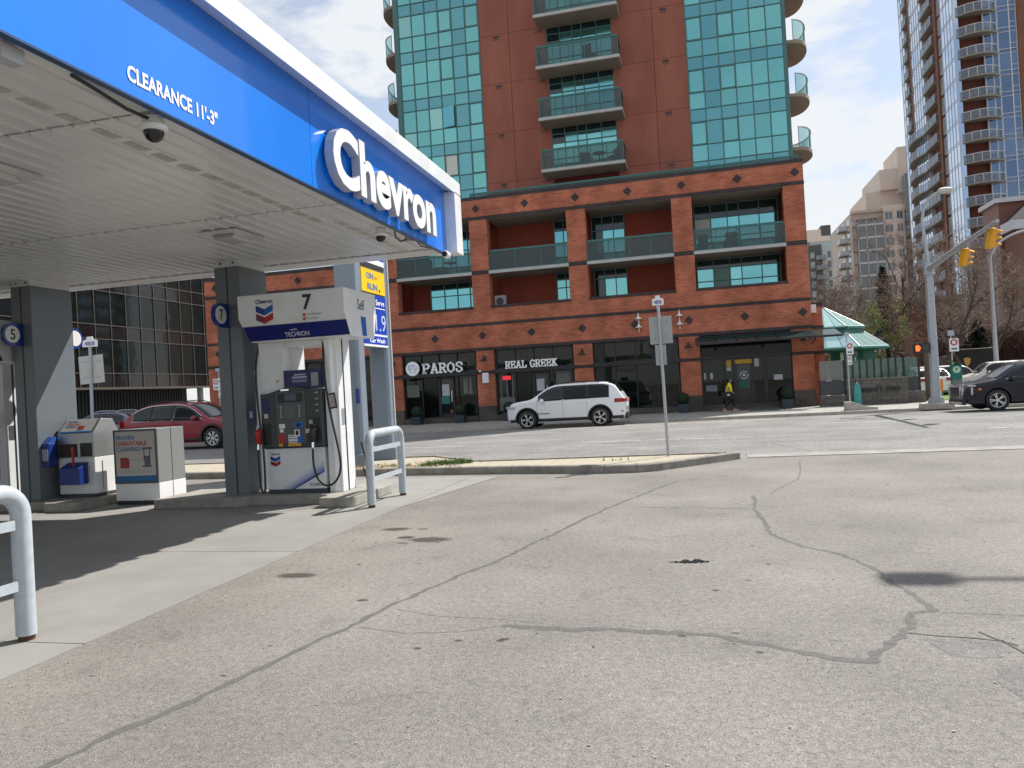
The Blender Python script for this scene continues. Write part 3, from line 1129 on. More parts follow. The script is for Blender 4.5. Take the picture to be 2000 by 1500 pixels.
def pump(x, y, num, label):
    t = thing('fuel_dispenser', label, 'fuel pump', (x, y, 0.156), 0, 'fuel dispensers under the canopy')
    # origin: front left foot of the body; front looks towards -y
    X0, X1, D = 0.0, 1.03, 0.66
    # lower cabinet
    cab = MB().box(.02, 1.0, 0, D, .07, .715).build('lower_cabinet', M_whitemetal, t, bevel=.01)
    MB().box(.0, 1.02, .02, D - .02, 0, .07).build('plinth', mat('plinth_slate', (0.05, 0.058, 0.07), 0.5), t)
    MB().box(-.015, 1.03, -.012, D + .012, .715, .735).build('ledge', M_black, t)
    # swoosh on the cabinet door
    zf = -.003
    for q in range(7):
        f0, f1 = q / 7, (q + 1) / 7
        k_ = ((q + .5) / 7) ** 1.3
        cc = tuple(a * (1 - k_) + c * k_ for a, c in zip((.70, .76, .80), (.006, .075, .40)))
        MB().poly([(.16 + .30 * f0, zf, .07), (.16 + .30 * f1, zf, .07), (1.0, zf, .54 - .21 * f1), (1.0, zf, .54 - .21 * f0)]).build('swoosh', mat('swoosh_tint_%d' % q, cc, 0.4), cab)
    MB().poly([(.445, zf - .002, .07), (.47, zf - .002, .07), (.93, zf - .002, .295), (.885, zf - .002, .30)]).build('swoosh', mat('swoosh_navy', (0.006, 0.012, 0.12), 0.4), cab)
    put_text('TECHRON', (.72, zf - .001, .115), XR, ZU, width=.26, height=.045, bold=.01).build('lettering', M_ink, cab)
    hallmark(cab, .16, zf, .60, .17)
    # upper console with a gabled head
    con = MB().prism([(-.015, .735), (1.03, .735), (1.03, 1.62), (.80, 1.63), (.58, 1.68), (.50, 1.68), (.28, 1.63), (.10, 1.58), (-.015, 1.58)], 'y', -.06, D + .06).build('console', M_console, t, bevel=.008)
    MB().box(.26, .76, -.075, -.06, .80, 1.60).build('centre_panel', M_console_l, con, bevel=.006)
    MB().box(.30, .72, -.080, -.075, 1.43, 1.575).build('price_display', M_ink, con)
    MB().box(.42, .62, -.083, -.080, 1.46, 1.565).build('lcd_digits', mat('lcd_blue', (0.07, 0.08, 0.14), 0.3), con)
    MB().box(.40, .60, -.083, -.075, 1.18, 1.385).build('screen', M_lcd, con)
    for sx in (.345, .66):
        for k in range(5):
            MB().cbox((sx, -.079, 1.37 - k * .04), (.014, .008, .016)).build('soft_key', M_whiteink, con)
    MB().box(.36, .50, -.085, -.075, 1.615, 1.64).build('badge', M_chrome, con)
    MB().box(.30, .40, -.078, -.075, 1.03, 1.10).build('sticker', M_whiteink, con)
    MB().box(.31, .37, -.078, -.075, .97, 1.02).build('sticker', M_whiteink, con)
    MB().box(.56, .72, -.084, -.075, 1.03, 1.12).build('card_reader', M_blue, con)
    MB().box(.60, .67, -.088, -.084, 1.045, 1.10).build('card_slot', M_black, con)
    MB().box(.565, .65, -.084, -.075, .90, 1.0).build('reader_frame', M_chrome, con)
    MB().box(.58, .635, -.087, -.084, .915, .99).build('keypad', M_black, con)
    MB().box(.29, .385, -.079, -.075, .80, .945).build('grade_button', M_red, con)
    MB().box(.45, .60, -.079, -.075, .80, .925).build('notice', M_whiteink, con)
    for q in (.815, .86, .895):
        MB().box(.46, .59, -.081, -.079, q, q + .012).build('print_line', M_ink, con)
    MB().box(.605, .69, -.079, -.075, .80, .93).build('grade_button', M_blue, con)
    MB().box(.44, .665, -.080, -.075, .75, .795).build('yellow_label', M_gold, con)
    MB().box(.28, .35, -.080, -.075, .75, .795).build('yellow_label', M_gold, con)
    MB().box(.02, .135, -.064, -.06, 1.24, 1.50).build('poster', M_navyglow, con)
    MB().box(.04, .11, -.067, -.064, 1.20, 1.27).build('sticker', mat('cream_sticker', (0.55, 0.50, 0.42), 0.6), con)
    for k in range(4):
        MB().box(.80, 1.0, -.063, -.06, 1.24 + k * .093, 1.243 + k * .093).build('seam', M_ink, con)
        MB().box(.93, .985, -.064, -.06, 1.27 + k * .093, 1.295 + k * .093).build('print_line', mat('grey_print', (0.3, 0.3, 0.3), 0.5), con)
    MB().box(.80, 1.0, -.063, -.06, .78, 1.18).build('nozzle_recess', M_black, con)
    MB().box(.0, .15, -.063, -.06, .78, 1.12).build('nozzle_recess', M_black, con)
    MB().box(.81, .87, -.066, -.063, 1.08, 1.145).build('sticker', mat('mint_sticker', (0.30, 0.42, 0.36), 0.5), con)
    put_text('87', (.82, -.067, .92), XR, ZU, width=.10, height=.085, bold=.02, slant=.15).build('lettering', M_whiteink, con)
    # advert board above the console
    ad = MB().box(.38, 1.02, .0, .06, 1.63, 1.93).build('advert_board', M_navyglow, t)
    MB().box(.85, .97, -.004, 0, 1.67, 1.88).build('picture', mat('picture_grey', (0.30, 0.30, 0.30), 0.5), ad)
    for k, (a, c, z, h) in enumerate([(.56, .76, 1.845, .022), (.52, .78, 1.80, .028), (.52, .78, 1.765, .010), (.53, .77, 1.74, .010)]):
        MB().box(a, c, -.003, 0, z, z + h).build('print_line', mat('pale_print', (0.42, 0.44, 0.55), 0.5), ad)
    # side covers that carry the valance
    lc = MB().prism([(-.06, .03), (.36, .03), (.42, .12), (.42, D - .05), (-.06, D - .05)], 'z', 1.58, 2.40).build('side_cover', M_whitemetal, t, bevel=.01)
    MB().box(.22, .28, .026, .03, 1.76, 1.79).build('sticker', M_gold, lc)
    rc = MB().prism([(1.05, .04), (1.16, .04), (1.20, .09), (1.25, .10), (1.25, D - .10), (1.05, D - .10)], 'z', .0, 2.40).build('side_cover', M_whitemetal, t, bevel=.01)
    MB().box(1.251, 1.257, .28, .31, .0, 2.38).build('cover_seam', M_ink, rc)
    MB().box(.40, 1.08, .06, D - .06, 2.30, 2.40).build('cross_beam', M_whitemetal, t)
    # valance
    V = MB()
    prof = [(-.42, 3.10), (-.42, 2.74), (-.37, 2.62), (-.25, 2.39), (D - .05, 2.39), (D + .02, 2.62), (D + .05, 2.74), (D + .05, 3.10)]
    prof = [(p[0], p[1] - .005) for p in prof]
    V.prism(prof, 'x', -.10, 1.68)
    V.v = [(vx + (0.10 * max(0, (2.75 - vz)) / .36 if vx < 0 else 0), vy, vz) for (vx, vy, vz) in V.v]
    val = V.build('valance', M_whitemetal, t, bevel=.012)
    def face(u, v0):           # point on the slanted lower front at parameter v0 (0 top .. 1 bottom)
        return (u, -.37 - .006 + .12 * v0, 2.615 - .23 * v0)
    MB().poly([face(-.05, -.02), face(1.675, -.02), face(1.675, .93), face(.0, .93)]).build('blue_band', M_navy, val)
    f0, f1 = Vector(face(0, .78)), Vector(face(0, .35))
    upn = (f1 - f0).normalized()
    put_text('TECHRON', Vector(face(.62, .80)) + Vector((0, -.003, 0)), XR, upn, width=.40, height=.075, bold=.0).build('lettering', M_whiteink, val)
    put_text('with', Vector(face(.72, .42)) + Vector((0, -.003, 0)), XR, upn, width=.12, height=.035, bold=.0).build('lettering', M_whiteink, val)
    hallmark(val, .36, -.424, 2.93, .29)
    put_text(num, (1.0, -.424, 2.80), XR, ZU, width=.155, height=.235, bold=.03).build('numeral', M_ink, val)
    for k, s in enumerate(('Turn Off Engine', 'No Smoking')):
        put_text(s, (1.06, -.424, 2.715 - k * .062), XR, ZU, height=.032, width=(.25, .18)[k]).build('lettering', M_ink, val)
        MB().lathe([(.026, -.4225), (.026, -.4245)], 14, (1.02, 0, 2.73 - k * .062), axis='y').build('warning_disc', mat('soft_red', (0.5, 0.08, 0.09), 0.5), val)
    put_text('Self', (1.684, .02, 2.80), YR, ZU, width=.25, height=.16, bold=.0).build('lettering', M_ink, val)
    MB().poly([(1.683, .12, 2.70), (1.683, .30, 2.70), (1.683, .32, 2.40), (1.683, .16, 2.40)]).build('blue_tab', M_lb2, val)
    # nozzles and hoses
    def nozzle(px, m, s):
        n = MB().tube([(px, -.10, 1.02), (px, -.15, .98), (px + .005, -.16, .90), (px, -.12, .80)], [.035, .05, .045, .03], 8).build('nozzle', m, t, smooth=True)
        MB().tube([(px, -.06, 1.08), (px, -.11, 1.04)], .016, 6).build('spout', M_chrome, n)
        MB().tube([(px, -.15, .80), (px, -.16, .70)], .018, 8).build('swivel', M_chrome, n)
    nozzle(.905, M_black, 1)
    nozzle(-.03, M_red, -1)
    put_text('87', (.82, -.20, .95), XR, ZU, width=.07, height=.06, bold=.02).build('lettering', M_whiteink, t)
    hs = []
    for k in range(21):
        a = k / 20
        hs.append((.905 + (1.22 - .905) * (.5 - .5 * math.cos(PI * min(1, a * 1.0))), -.17 - .02 * math.sin(PI * a), .70 - .57 * math.sin(PI * min(a * 1.06, 1)) ** .8 + .0 * a))
    hs = hs[:13] + [(1.30, -.18, .24), (1.36, -.16, .40), (1.35, -.13, .60), (1.26, -.10, 1.0), (1.15, -.06, 1.45), (1.08, .0, 1.95), (1.06, .06, 2.36)]
    hs = [(.905, -.16, .72), (.905, -.175, .55), (.925, -.18, .38), (.98, -.19, .24), (1.07, -.19, .155), (1.17, -.19, .14), (1.27, -.18, .20), (1.335, -.17, .32), (1.35, -.155, .45), (1.33, -.14, .62), (1.27, -.12, .90), (1.19, -.09, 1.25), (1.12, -.05, 1.65), (1.08, 0, 2.0), (1.055, .06, 2.38)]
    MB().tube(smooth_path(hs, 3), .017, 7).build('hose', M_hose, t, smooth=True)
    hl = [(-.03, -.17, .72), (-.03, -.18, .5), (-.01, -.19, .25), (.0, -.18, .1), (.03, -.17, .05), (.05, -.15, .15), (.03, -.12, .7), (-.05, -.08, 1.4), (-.09, -.02, 2.0), (-.06, .06, 2.38)]
    MB().tube(smooth_path(hl, 3), .017, 7).build('hose', M_hose, t, smooth=True)
    MB().cbox((1.25, -.125, 1.42), (.13, .012, .24), Matrix.Rotation(-.13, 3, 'Y')).build('hose_tag', M_black, t)
    MB().cbox((1.25, -.133, 1.42), (.09, .006, .19), Matrix.Rotation(-.13, 3, 'Y')).build('hose_tag_print', mat('tag_print', (0.38, 0.33, 0.33), 0.5), t)
    MB().cbox((-.16, -.10, 1.28), (.12, .012, .24)).build('hose_tag', M_navyglow, t)
    MB().cbox((-.16, -.108, 1.27), (.05, .006, .10)).build('hose_tag_print', mat('tag_print', (0.38, 0.33, 0.33), 0.5), t)
    MB().cbox((1.42, .42, 1.47), (.012, .12, .24)).build('hose_tag', M_navyglow, t)
    MB().tube(smooth_path([(1.30, D + .05, .72), (1.36, D + .05, .45), (1.42, D + .02, .25), (1.40, D, .12), (1.34, D, .3)], 3), .016, 6).build('hose', M_hose, t, smooth=True)
    return t


def smooth_path(pts, n=3):
    """Catmull-Rom through the points"""
    P = [Vector(p) for p in pts]
    out = []
    for i in range(len(P) - 1):
        p0, p1, p2, p3 = P[max(i - 1, 0)], P[i], P[i + 1], P[min(i + 2, len(P) - 1)]
        for k in range(n):
            s = k / n
            out.append(0.5 * ((2 * p1) + (p2 - p0) * s + (2 * p0 - 5 * p1 + 4 * p2 - p3) * s * s + (3 * p1 - p0 - 3 * p2 + p3) * s ** 3))
    out.append(P[-1])
    return out


pump(-6.66, 10.76, '7', 'fuel dispenser with a white valance numbered 7 beside the slate column')
p5 = pump(-13.05, 10.76, '5', 'fuel dispenser at the left edge of the photo beside the column marked 5')

# ---------------- waste and windscreen-wash unit, advert cabinet
t = thing('service_bin', 'grey and white waste and windscreen wash unit with a blue bucket and red squeegee', 'waste bin', (-10.78, 10.93, 0.156))
W, D = 0.74, 0.58
body = MB().box(0, W, 0, D, .06, .68).build('lower_cabinet', M_white, t, bevel=.008)
MB().box(.01, W - .01, .015, D - .01, 0, .06).build('plinth', mat('plinth_slate', (0.05, 0.058, 0.07), 0.5), t)
up_ = MB().prism([(0, .68), (D, .68), (D, 1.12), (D - .12, 1.32), (.20, 1.34), (.0, 1.10)], 'x', 0, W).build('hood', M_steel, t, bevel=.008)
MB().box(.04, .40, -.006, .002, .70, .92).build('waste_opening', mat('opening_brown', (0.045, 0.035, 0.03), 0.8), up_)
MB().box(.46, W - .04, -.006, .002, .70, .93).build('towel_opening', M_black, up_)
pn = [Vector((.05, -.004, 1.115)), Vector((W - .05, -.004, 1.115)), Vector((W - .05, .19, 1.335)), Vector((.05, .19, 1.335))]
sl = (pn[3] - pn[0]).normalized()
MB().poly(pn).build('advert_sheet', mat('advert_pale', (0.42, 0.42, 0.40), 0.5), up_)
MB().poly([pn[0] + Vector((0, -.002, 0)), pn[1] + Vector((0, -.002, 0)), pn[1] + sl * .03 + Vector((0, -.002, 0)), pn[0] + sl * .03 + Vector((0, -.002, 0))]).build('advert_band', M_lb2, up_)
MB().poly([pn[0] + Vector((.32, -.003, .0)) + sl * .06, pn[0] + Vector((.45, -.003, .0)) + sl * .06, pn[0] + Vector((.45, -.003, 0)) + sl * .15, pn[0] + Vector((.32, -.003, 0)) + sl * .15]).build('advert_picture', mat('can_red', (0.30, 0.03, 0.03), 0.5), up_)
for k, (s, m, w) in enumerate((('PROVEN', M_lb1, .20), ('UNBEATABLE', M_red, .28), ('CLEANING!', M_lb1, .22))):
    put_text(s, pn[0] + Vector((.05, -.003, 0)) + sl * (.22 - k * .055), XR, sl, width=w, height=.04, bold=.02).build('lettering', m, up_)
bk = MB().prism([(.21, -.02), (.21, -.22), (.62, -.22), (.62, -.02)], 'z', .24, .52)
bk.v = [(x, y, z + (.09 if (z > .4 and y > -.1) else 0)) for (x, y, z) in bk.v]
bkt = bk.build('bucket', mat('bucket_blue', (0.006, 0.03, 0.20), 0.4), t, bevel=.01)
MB().box(.24, .59, -.20, -.05, .50, .525).build('bucket_mouth', M_black, bkt)
MB().cbox((W + .003, .17, .36), (.01, .012, .5)).build('door_edge', M_steel, t)
tag(MB().tube([(-10.36, 10.80, .62), (-10.345, 10.79, .85), (-10.36, 10.80, 1.03)], [.022, .02, .026], 8).build('squeegee_handle', M_red), 'red squeegee handle standing in the blue bucket', 'squeegee')
t = thing('towel_dispenser', 'blue paper towel dispenser hanging between the left column and the waste bin', 'towel dispenser', (-10.87, 10.80, 1.0))
MB().box(-.0, .14, -.12, .06, -.28, .12).build('box', mat('bucket_blue', (0.006, 0.03, 0.20), 0.4), t, bevel=.02)
MB().box(.01, .13, -.126, -.12, -.18, .02).build('label_panel', mat('label_pale', (0.30, 0.36, 0.45), 0.5), t)
MB().prism([(-.10, .12), (.06, .12), (.06, .22), (0.0, .22)], 'x', .01, .13).build('lid', mat('lid_blue', (0.02, 0.09, 0.36), 0.4), t)

t = thing('advert_cabinet', 'white advert cabinet with a PROVEN UNBEATABLE CLEANING poster beside the waste bin', 'advert cabinet', (-9.66, 10.95, 0.006))
W, D, Hh = .86, .68, 1.27
MB().box(0, W, 0, D, .07, .36).build('base_panel', M_white, t, bevel=.006)
MB().box(.01, W - .01, .01, D - .01, 0, .07).build('plinth', M_ink, t)
cb = MB().box(0, W, .0, D, .362, Hh).build('body', M_steel, t, bevel=.006)
MB().box(W + .001, W + .004, D * .5, D * .5 + .008, .08, Hh).build('side_seam', M_ink, t)
fr_ = MB()
fr_.box(.01, W - .01, -.018, 0, .36, .39).box(.01, W - .01, -.018, 0, Hh - .03, Hh).box(.01, .035, -.018, 0, .39, Hh - .03).box(W - .035, W - .01, -.018, 0, .39, Hh - .03)
fr_.build('frame', mat('anthracite', (0.05, 0.055, 0.06), 0.4), t)
po = MB().box(.035, W - .035, -.008, -.001, .39, Hh - .03).build('poster', mat('poster_paper', (0.50, 0.48, 0.45), 0.5), t)
yy = -.010
MB().poly([(.035, yy, .39), (W - .035, yy, .39), (W - .035, yy, .49), (.035, yy, .49)]).build('band', mat('poster_blue', (0.01, 0.12, 0.30), 0.5), po)
for k, (s, m, w) in enumerate((('PROVEN', mat('poster_blue', (0.01, 0.12, 0.30), 0.5), .36), ('UNBEATABLE', M_red, .60), ('CLEANING!', mat('poster_blue', (0.01, 0.12, 0.30), 0.5), .48))):
    put_text(s, (.06, yy, 1.095 - k * .095), XR, ZU, width=w, height=.075, bold=.02).build('lettering', m, po)
MB().poly([(.12, yy, .62), (.30, yy, .62), (.31, yy, .76), (.27, yy, .80), (.13, yy, .80)]).build('fuel_can_picture', mat('can_red', (0.30, 0.03, 0.03), 0.5), po)
gp = MB()
for (a, c, z0, z1) in ((.56, .74, .63, .66), (.60, .72, .66, .74), (.61, .71, .74, .82), (.59, .61, .74, .93), (.70, .72, .74, .93), (.565, .76, .93, .965)):
    gp.poly([(a, yy, z0), (c, yy, z0), (c, yy, z1), (a, yy, z1)])
gp.build('pump_picture', mat('picture_ink', (0.10, 0.11, 0.14), 0.5), po)
for k in range(3):
    MB().poly([(.08, yy, .54 + k * .02), (.74, yy, .54 + k * .02), (.74, yy, .545 + k * .02), (.08, yy, .545 + k * .02)]).build('print_line', mat('print_grey', (0.3, 0.29, 0.28), 0.5), po)
MB().tube([(.33, yy, .74), (.40, yy - .001, .76), (.47, yy, .745), (.54, yy, .74)], .004, 4).build('squiggle', mat('print_grey', (0.3, 0.29, 0.28), 0.5), po)

# ---------------- hooped guard rails
M_hoop = mat('hoop_paint', (0.42, 0.465, 0.51), 0.42, var=0.12, vscale=9, bump=0.12, bscale=30)
M_rust = mat('rusty_foot', (0.09, 0.035, 0.025), 0.85, var=0.3, vscale=30)


def hoop(x, y0, y1, h, r, label):
    t = thing('guard_rail', label, 'guard rail', (x, (y0 + y1) / 2, 0.006), 0, 'pale grey hooped guard rails')
    l = (y1 - y0) / 2
    R = .17
    pts = [(0, -l, .04), (0, -l, h - R)]
    pts += [(0, -l + R - R * math.cos(a), h - R + R * math.sin(a)) for a in [PI / 2 * k / 7 for k in range(1, 8)]]
    pts += [(0, l - R + R * math.sin(a), h - R + R * math.cos(a)) for a in [PI / 2 * k / 7 for k in range(0, 8)]]
    pts += [(0, l, .04)]
    pts[-2] = (0, l, h - R)
    MB().tube(pts, r, 16).build('hoop', M_hoop, t, smooth=True)
    for s in (-1, 1):
        MB().lathe([(r * .82, -.003), (r * .82, .05)], 10, (0, s * l, 0)).build('foot', M_rust, t)
    for z in (.40, .83):
        MB().box(-.006 + r * .3, .006 + r * .3, -l, l, z - .035, z + .035).build('cross_bar', M_hoop, t)
    for z in (.08, .22):
        MB().lathe([(.008, r * .93), (.008, r * 1.03)], 6, (0, -l, z), axis='x').build('bolt', M_ink, t)
    return t


hoop(-4.64, 10.18, 11.38, 1.06, .062, 'pale hooped guard rail at the end of the island for the pump numbered 7')
hoop(-4.74, 3.05, 4.45, 1.06, .067, 'large pale hooped guard rail cut off by the left edge of the photo')

# ---------------- price sign on two posts
t = thing('price_sign', 'tall price sign on two slate posts with a yellow ON RUN panel above blue panels', 'price sign', (-6.98, 15.2, .11))
def rpost(y, w, d):
    p = [(-w, -d / 2 + .06), (-w + .05, -d / 2), (-.06, -d / 2), (0, -d / 2 + .07), (0, d / 2), (-w, d / 2)]
    return MB().prism([(a, c + y) for a, c in p], 'z', 0, 6.3)
rpost(0.0, .50, .34).build('post', M_slateblue, t, bevel=.02)
rpost(1.50, .46, .22).build('post', M_slateblue, t, bevel=.02)
MB().box(-.55, .06, -.24, .22, 0, .28).build('plinth', M_slateblue, t, bevel=.02)
MB().box(-.52, .10, 1.36, 1.70, 0, .28).build('plinth', M_slateblue, t, bevel=.02)
MB().box(-.45, -.03, .16, 1.55, 2.62, 6.3).build('cabinet', M_slateblue, t)
MB().box(-.48, .03, 1.61, 1.65, .28, 6.3).build('edge_strip', mat('pale_edge', (0.5, 0.53, 0.56), 0.4), t)
def panel(z0, z1, m, name):
    return MB().box(-.03, .012, .17, 1.44, z0, z1).build(name, m, t)
M_pblue = mat('price_blue', (0.008, 0.05, 0.42), 0.35)
py = panel(3.83, 4.35, M_yellow, 'yellow_panel')
put_text('ON', (.015, .42, 4.13), YR, ZU, width=.38, height=.15, bold=.05).build('lettering', mat('grey_letter', (0.10, 0.20, 0.30), 0.5), py)
put_text('the', (.015, .84, 4.15), YR, ZU, width=.18, height=.09, bold=.02).build('lettering', mat('orange_letter', (0.7, 0.22, 0.02), 0.5), py)
put_text('RUN', (.015, .46, 3.89), YR, ZU, width=.56, height=.15, bold=.05).build('lettering', mat('grey_letter', (0.10, 0.20, 0.30), 0.5), py)
MB().cbox((.015, 1.12, 3.91), (.006, .06, .06)).build('full_stop', M_red, py)
pa = panel(2.91, 3.79, M_pblue, 'price_panel')
put_text('Self Serve', (.015, .50, 3.57), YR, ZU, width=.85, height=.13, bold=.02).build('lettering', M_whiteink, pa)
MB().cbox((.015, .85, 3.50), (.006, 1.05, .02)).build('rule', M_whiteink, pa)
put_text('161.9', (.015, .26, 2.98), YR, ZU, width=1.12, height=.38, bold=.0).build('digits', mat('digit_pale', (0.5, 0.55, 0.7), 0.5), pa)
pw = panel(2.67, 2.86, M_pblue, 'wash_panel')
put_text('Car Wash', (.015, .45, 2.71), YR, ZU, width=.85, height=.10, bold=.03).build('lettering', M_whiteink, pw)
MB().box(-.03, .008, .16, 1.46, 2.86, 2.91).build('white_rule', M_white, t)
MB().box(-.03, .008, .16, 1.46, 2.62, 2.67).build('white_rule', M_white, t)
ph = panel(4.62, 5.9, M_pblue, 'head_panel')
MB().box(-.03, .010, .16, 1.46, 4.50, 4.62).build('white_rule', M_white, t)
MB().box(-.03, .006, .16, 1.46, 4.42, 4.48).build('gap', M_ink, t)

# ---------------- street name / parking sign posts on the median and beyond
def bus_like_sign(name, label, loc, rz, plates, cap, hgt, lean=0.0, r=.025):
    t = thing(name, label, 'sign post', loc, rz)
    t.rotation_euler = (0, lean, rz)
    MB().tube([(0, 0, 0), (0, 0, hgt)], r, 8).build('pole', M_galv if r > .02 else M_galv, t)
    for (cx_, z0, w, h, ang, m, cf) in plates:
        pl = MB().cbox((cx_, .035, z0 + h / 2), (w, .006, h), Matrix.Rotation(ang, 3, 'Y')).build('plate', m, t)
        for dz in ((.22, .78) if cf else ()):
            for sx in (-1, 1):
                MB().cbox((cx_ + sx * w * .27, .028, z0 + h * dz), (w * .26, .012, .035), Matrix.Rotation(ang, 3, 'Y')).build('bracket', M_galv, pl)
                MB().cbox((cx_ + sx * w * .27, .021, z0 + h * dz), (.02, .008, .018)).build('bolt', M_ink, pl)
    if cap:
        w, h, txt = cap
        z = hgt
        c_ = MB().prism([(-w / 2, z), (w / 2, z), (w / 2, z + h * .62), (w * .22, z + h * .74), (w * .18, z + h), (-w * .18, z + h), (-w * .22, z + h * .74), (-w / 2, z + h * .62)], 'y', -.012, .012).build('number_plate', M_whiteink, t)
        put_text(txt, (-w * .33, -.0135, z + h * .12), XR, ZU, width=w * .66, height=h * .40, bold=.02).build('lettering', M_lb1, c_)
        MB().cbox((0, 0, z - .02), (.07, .05, .05)).build('clamp', M_galv, t)
    return t


M_plateback = mat('sign_back', (0.36, 0.365, 0.36), 0.5, metal=0.3, var=0.06, vscale=4)
bus_like_sign('parking_zone_post', 'grey sign post with two blank sign backs standing on the kerbed median', (-.61, 15.22, .11), 0.0,
              [(0.02, 2.22, .44, .54, 0, M_plateback, True), (-.01, 1.80, .21, .40, 0, M_plateback, False)], (.22, .19, '4808'), 2.98, lean=-.012, r=.03)
# ================================================================== BRICK APARTMENT BUILDING
M_brick = brick_mat('red_brick', (0.47, 0.140, 0.078), (0.33, 0.085, 0.048), (0.46, 0.25, 0.17), mort=0.008, var=0.3)
M_dbrick = brick_mat('dark_soldier_brick', (0.055, 0.045, 0.048), (0.04, 0.034, 0.037), (0.10, 0.08, 0.075), bw=0.075, bh=0.165, mort=0.008)
M_stone = brick_mat('split_face_block', (0.105, 0.092, 0.08), (0.075, 0.066, 0.058), (0.12, 0.11, 0.10), bw=0.42, bh=0.19, mort=0.010)
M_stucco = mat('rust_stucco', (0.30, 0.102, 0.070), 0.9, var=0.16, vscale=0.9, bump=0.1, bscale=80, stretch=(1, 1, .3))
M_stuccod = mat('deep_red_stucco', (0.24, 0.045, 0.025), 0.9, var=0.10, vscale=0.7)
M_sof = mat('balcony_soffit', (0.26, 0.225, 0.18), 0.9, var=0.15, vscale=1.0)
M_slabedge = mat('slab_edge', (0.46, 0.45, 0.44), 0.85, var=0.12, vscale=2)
M_tglass = mirror_glass('teal_mirror_glass', (0.18, 0.47, 0.455), metal=0.9, rough=0.13, wav=0.05)
M_tspan = mirror_glass('teal_spandrel', (0.14, 0.36, 0.39), metal=0.85, rough=0.14, wav=0.05)
M_twin = mirror_glass('teal_window_glass', (0.20, 0.50, 0.51), metal=0.9, wav=0.08)
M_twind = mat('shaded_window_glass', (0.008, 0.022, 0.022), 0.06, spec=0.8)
M_tmull = mat('teal_mullion', (0.06, 0.155, 0.15), 0.4)
M_rail = glass_mat('rail_glass', (0.20, 0.27, 0.27), alpha=0.22)
M_railf = mat('rail_frame', (0.04, 0.15, 0.135), 0.4)
M_shop = mat('shop_glass', (0.006, 0.009, 0.008), 0.02, spec=0.36)
M_shopb = mat('shopfront_black', (0.012, 0.012, 0.014), 0.4)
M_blind = mat('pale_blind', (0.62, 0.62, 0.55), 0.7)
M_curtain = mat('curtain_teal', (0.20, 0.33, 0.31), 0.8, var=0.2, vscale=3, stretch=(6, 1, .3))

apt = thing('apartment_building', 'red brick apartment building with teal glass tower and shops at street level', 'building', (-5.1, 38.0, 0))
OX, OY = -5.1, 38.0


def A(mb, name, m, parent=apt, **k):
    """build geometry given in street coordinates as a part of the building"""
    mb.v = [(x - OX, y - OY, z) for (x, y, z) in mb.v]
    return mb.build(name, m, parent, **k)


XL, XRt = -15.9, 5.42
BAYS = [(-15.17, -11.04), (-10.08, -5.93), (-4.96, -0.72), (0.26, 4.47)]
TOP, OT, OB = 11.68, 10.47, 5.99
D1 = 40.2          # back wall of the loggias
# brick wall: base course, pillars, header above shops, upper band
w = MB()
w.box(XL, XRt, 38, 38.5, 3.84, OB - .13)
w.box(XL, XRt, 38, 38.5, OT + .17, TOP - .17)
pil = [(XL, BAYS[0][0])] + [(BAYS[i][1], BAYS[i + 1][0]) for i in range(3)] + [(BAYS[3][1], XRt)]
for (a, c) in pil:
    w.box(a, c, 38, 38.6, OB - .13, 7.63)
    w.box(a, c, 38, 38.6, 7.84, OT)
    w.box(a, c, 38, 38.45, .80, 2.46)
    w.box(a, c, 38, 38.45, 2.62, 3.68)
A(w, 'brick_wall', M_brick)
w = MB()
w.box(XRt - .45, XRt, 38.6, 41, .80, TOP - .17)      # return on the right hand side
w.box(XL, XL + .4, 38.6, 41, 8.9, TOP - .17)
A(w, 'side_wall', M_brick)
for (a, c) in pil:
    A(MB().box(a - .0, c + .0, 37.98, 38.45, 0, .80), 'stone_plinth', M_stone)
    A(MB().box(a - .003, c + .003, 37.985, 38.6, 7.63, 7.84), 'brick_band', M_dbrick)
    A(MB().box(a - .003, c + .003, 37.985, 38.45, 2.46, 2.62), 'brick_band', M_dbrick)
for (z0, z1) in ((3.68, 3.84), (OT, OT + .17), (TOP - .17, TOP), (4.985, 5.135)):
    A(MB().box(XL - .003, XRt + .012, 37.982, 38.5, z0, z1), 'brick_band', M_dbrick)
A(MB().box(XRt - .4, XRt + .012, 38.5, 41, OT, OT + .17).box(XRt - .4, XRt + .012, 38.5, 41, 4.985, 5.135).box(XRt - .4, XRt + .012, 38.5, 41, TOP - .17, TOP), 'brick_band', M_dbrick)
for i in range(7):
    for z in (11.07, 4.47):
        x = -10.63 + i * 2.612 - (0.0)
        if z < 5 and i == 0:
            A(MB().prism([(x - 2.61 - .215, z), (x - 2.61, z - .215), (x - 2.61 + .215, z), (x - 2.61, z + .215)], 'y', 37.975, 38.02), 'diamond_tile', M_dbrick)
        A(MB().prism([(x - .215, z), (x, z - .215), (x + .215, z), (x, z + .215)], 'y', 37.975, 38.02), 'diamond_tile', M_dbrick)
A(MB().box(XL, XRt, 38.5, 58, TOP - .3, TOP - .1), 'podium_roof', M_concrete)
A(MB().box(XL, XRt, 40.4, 58, 0, TOP - .3), 'core', M_stuccod)
A(MB().box(XRt, XRt + .62, 38.9, 46, 0, 4.95), 'corner_wing', M_brick)
A(MB().box(XRt, XRt + .64, 38.88, 46, 4.75, 4.96), 'brick_band', M_dbrick)
A(MB().box(XRt, XRt + .64, 38.88, 46, 3.68, 3.84), 'brick_band', M_dbrick)
A(MB().box(XRt, XRt + .64, 38.88, 46, 2.46, 2.62), 'brick_band', M_dbrick)
A(MB().box(XRt + .1, XRt + .34, 38.78, 38.86, 4.45, 4.85), 'wall_lamp', M_white)

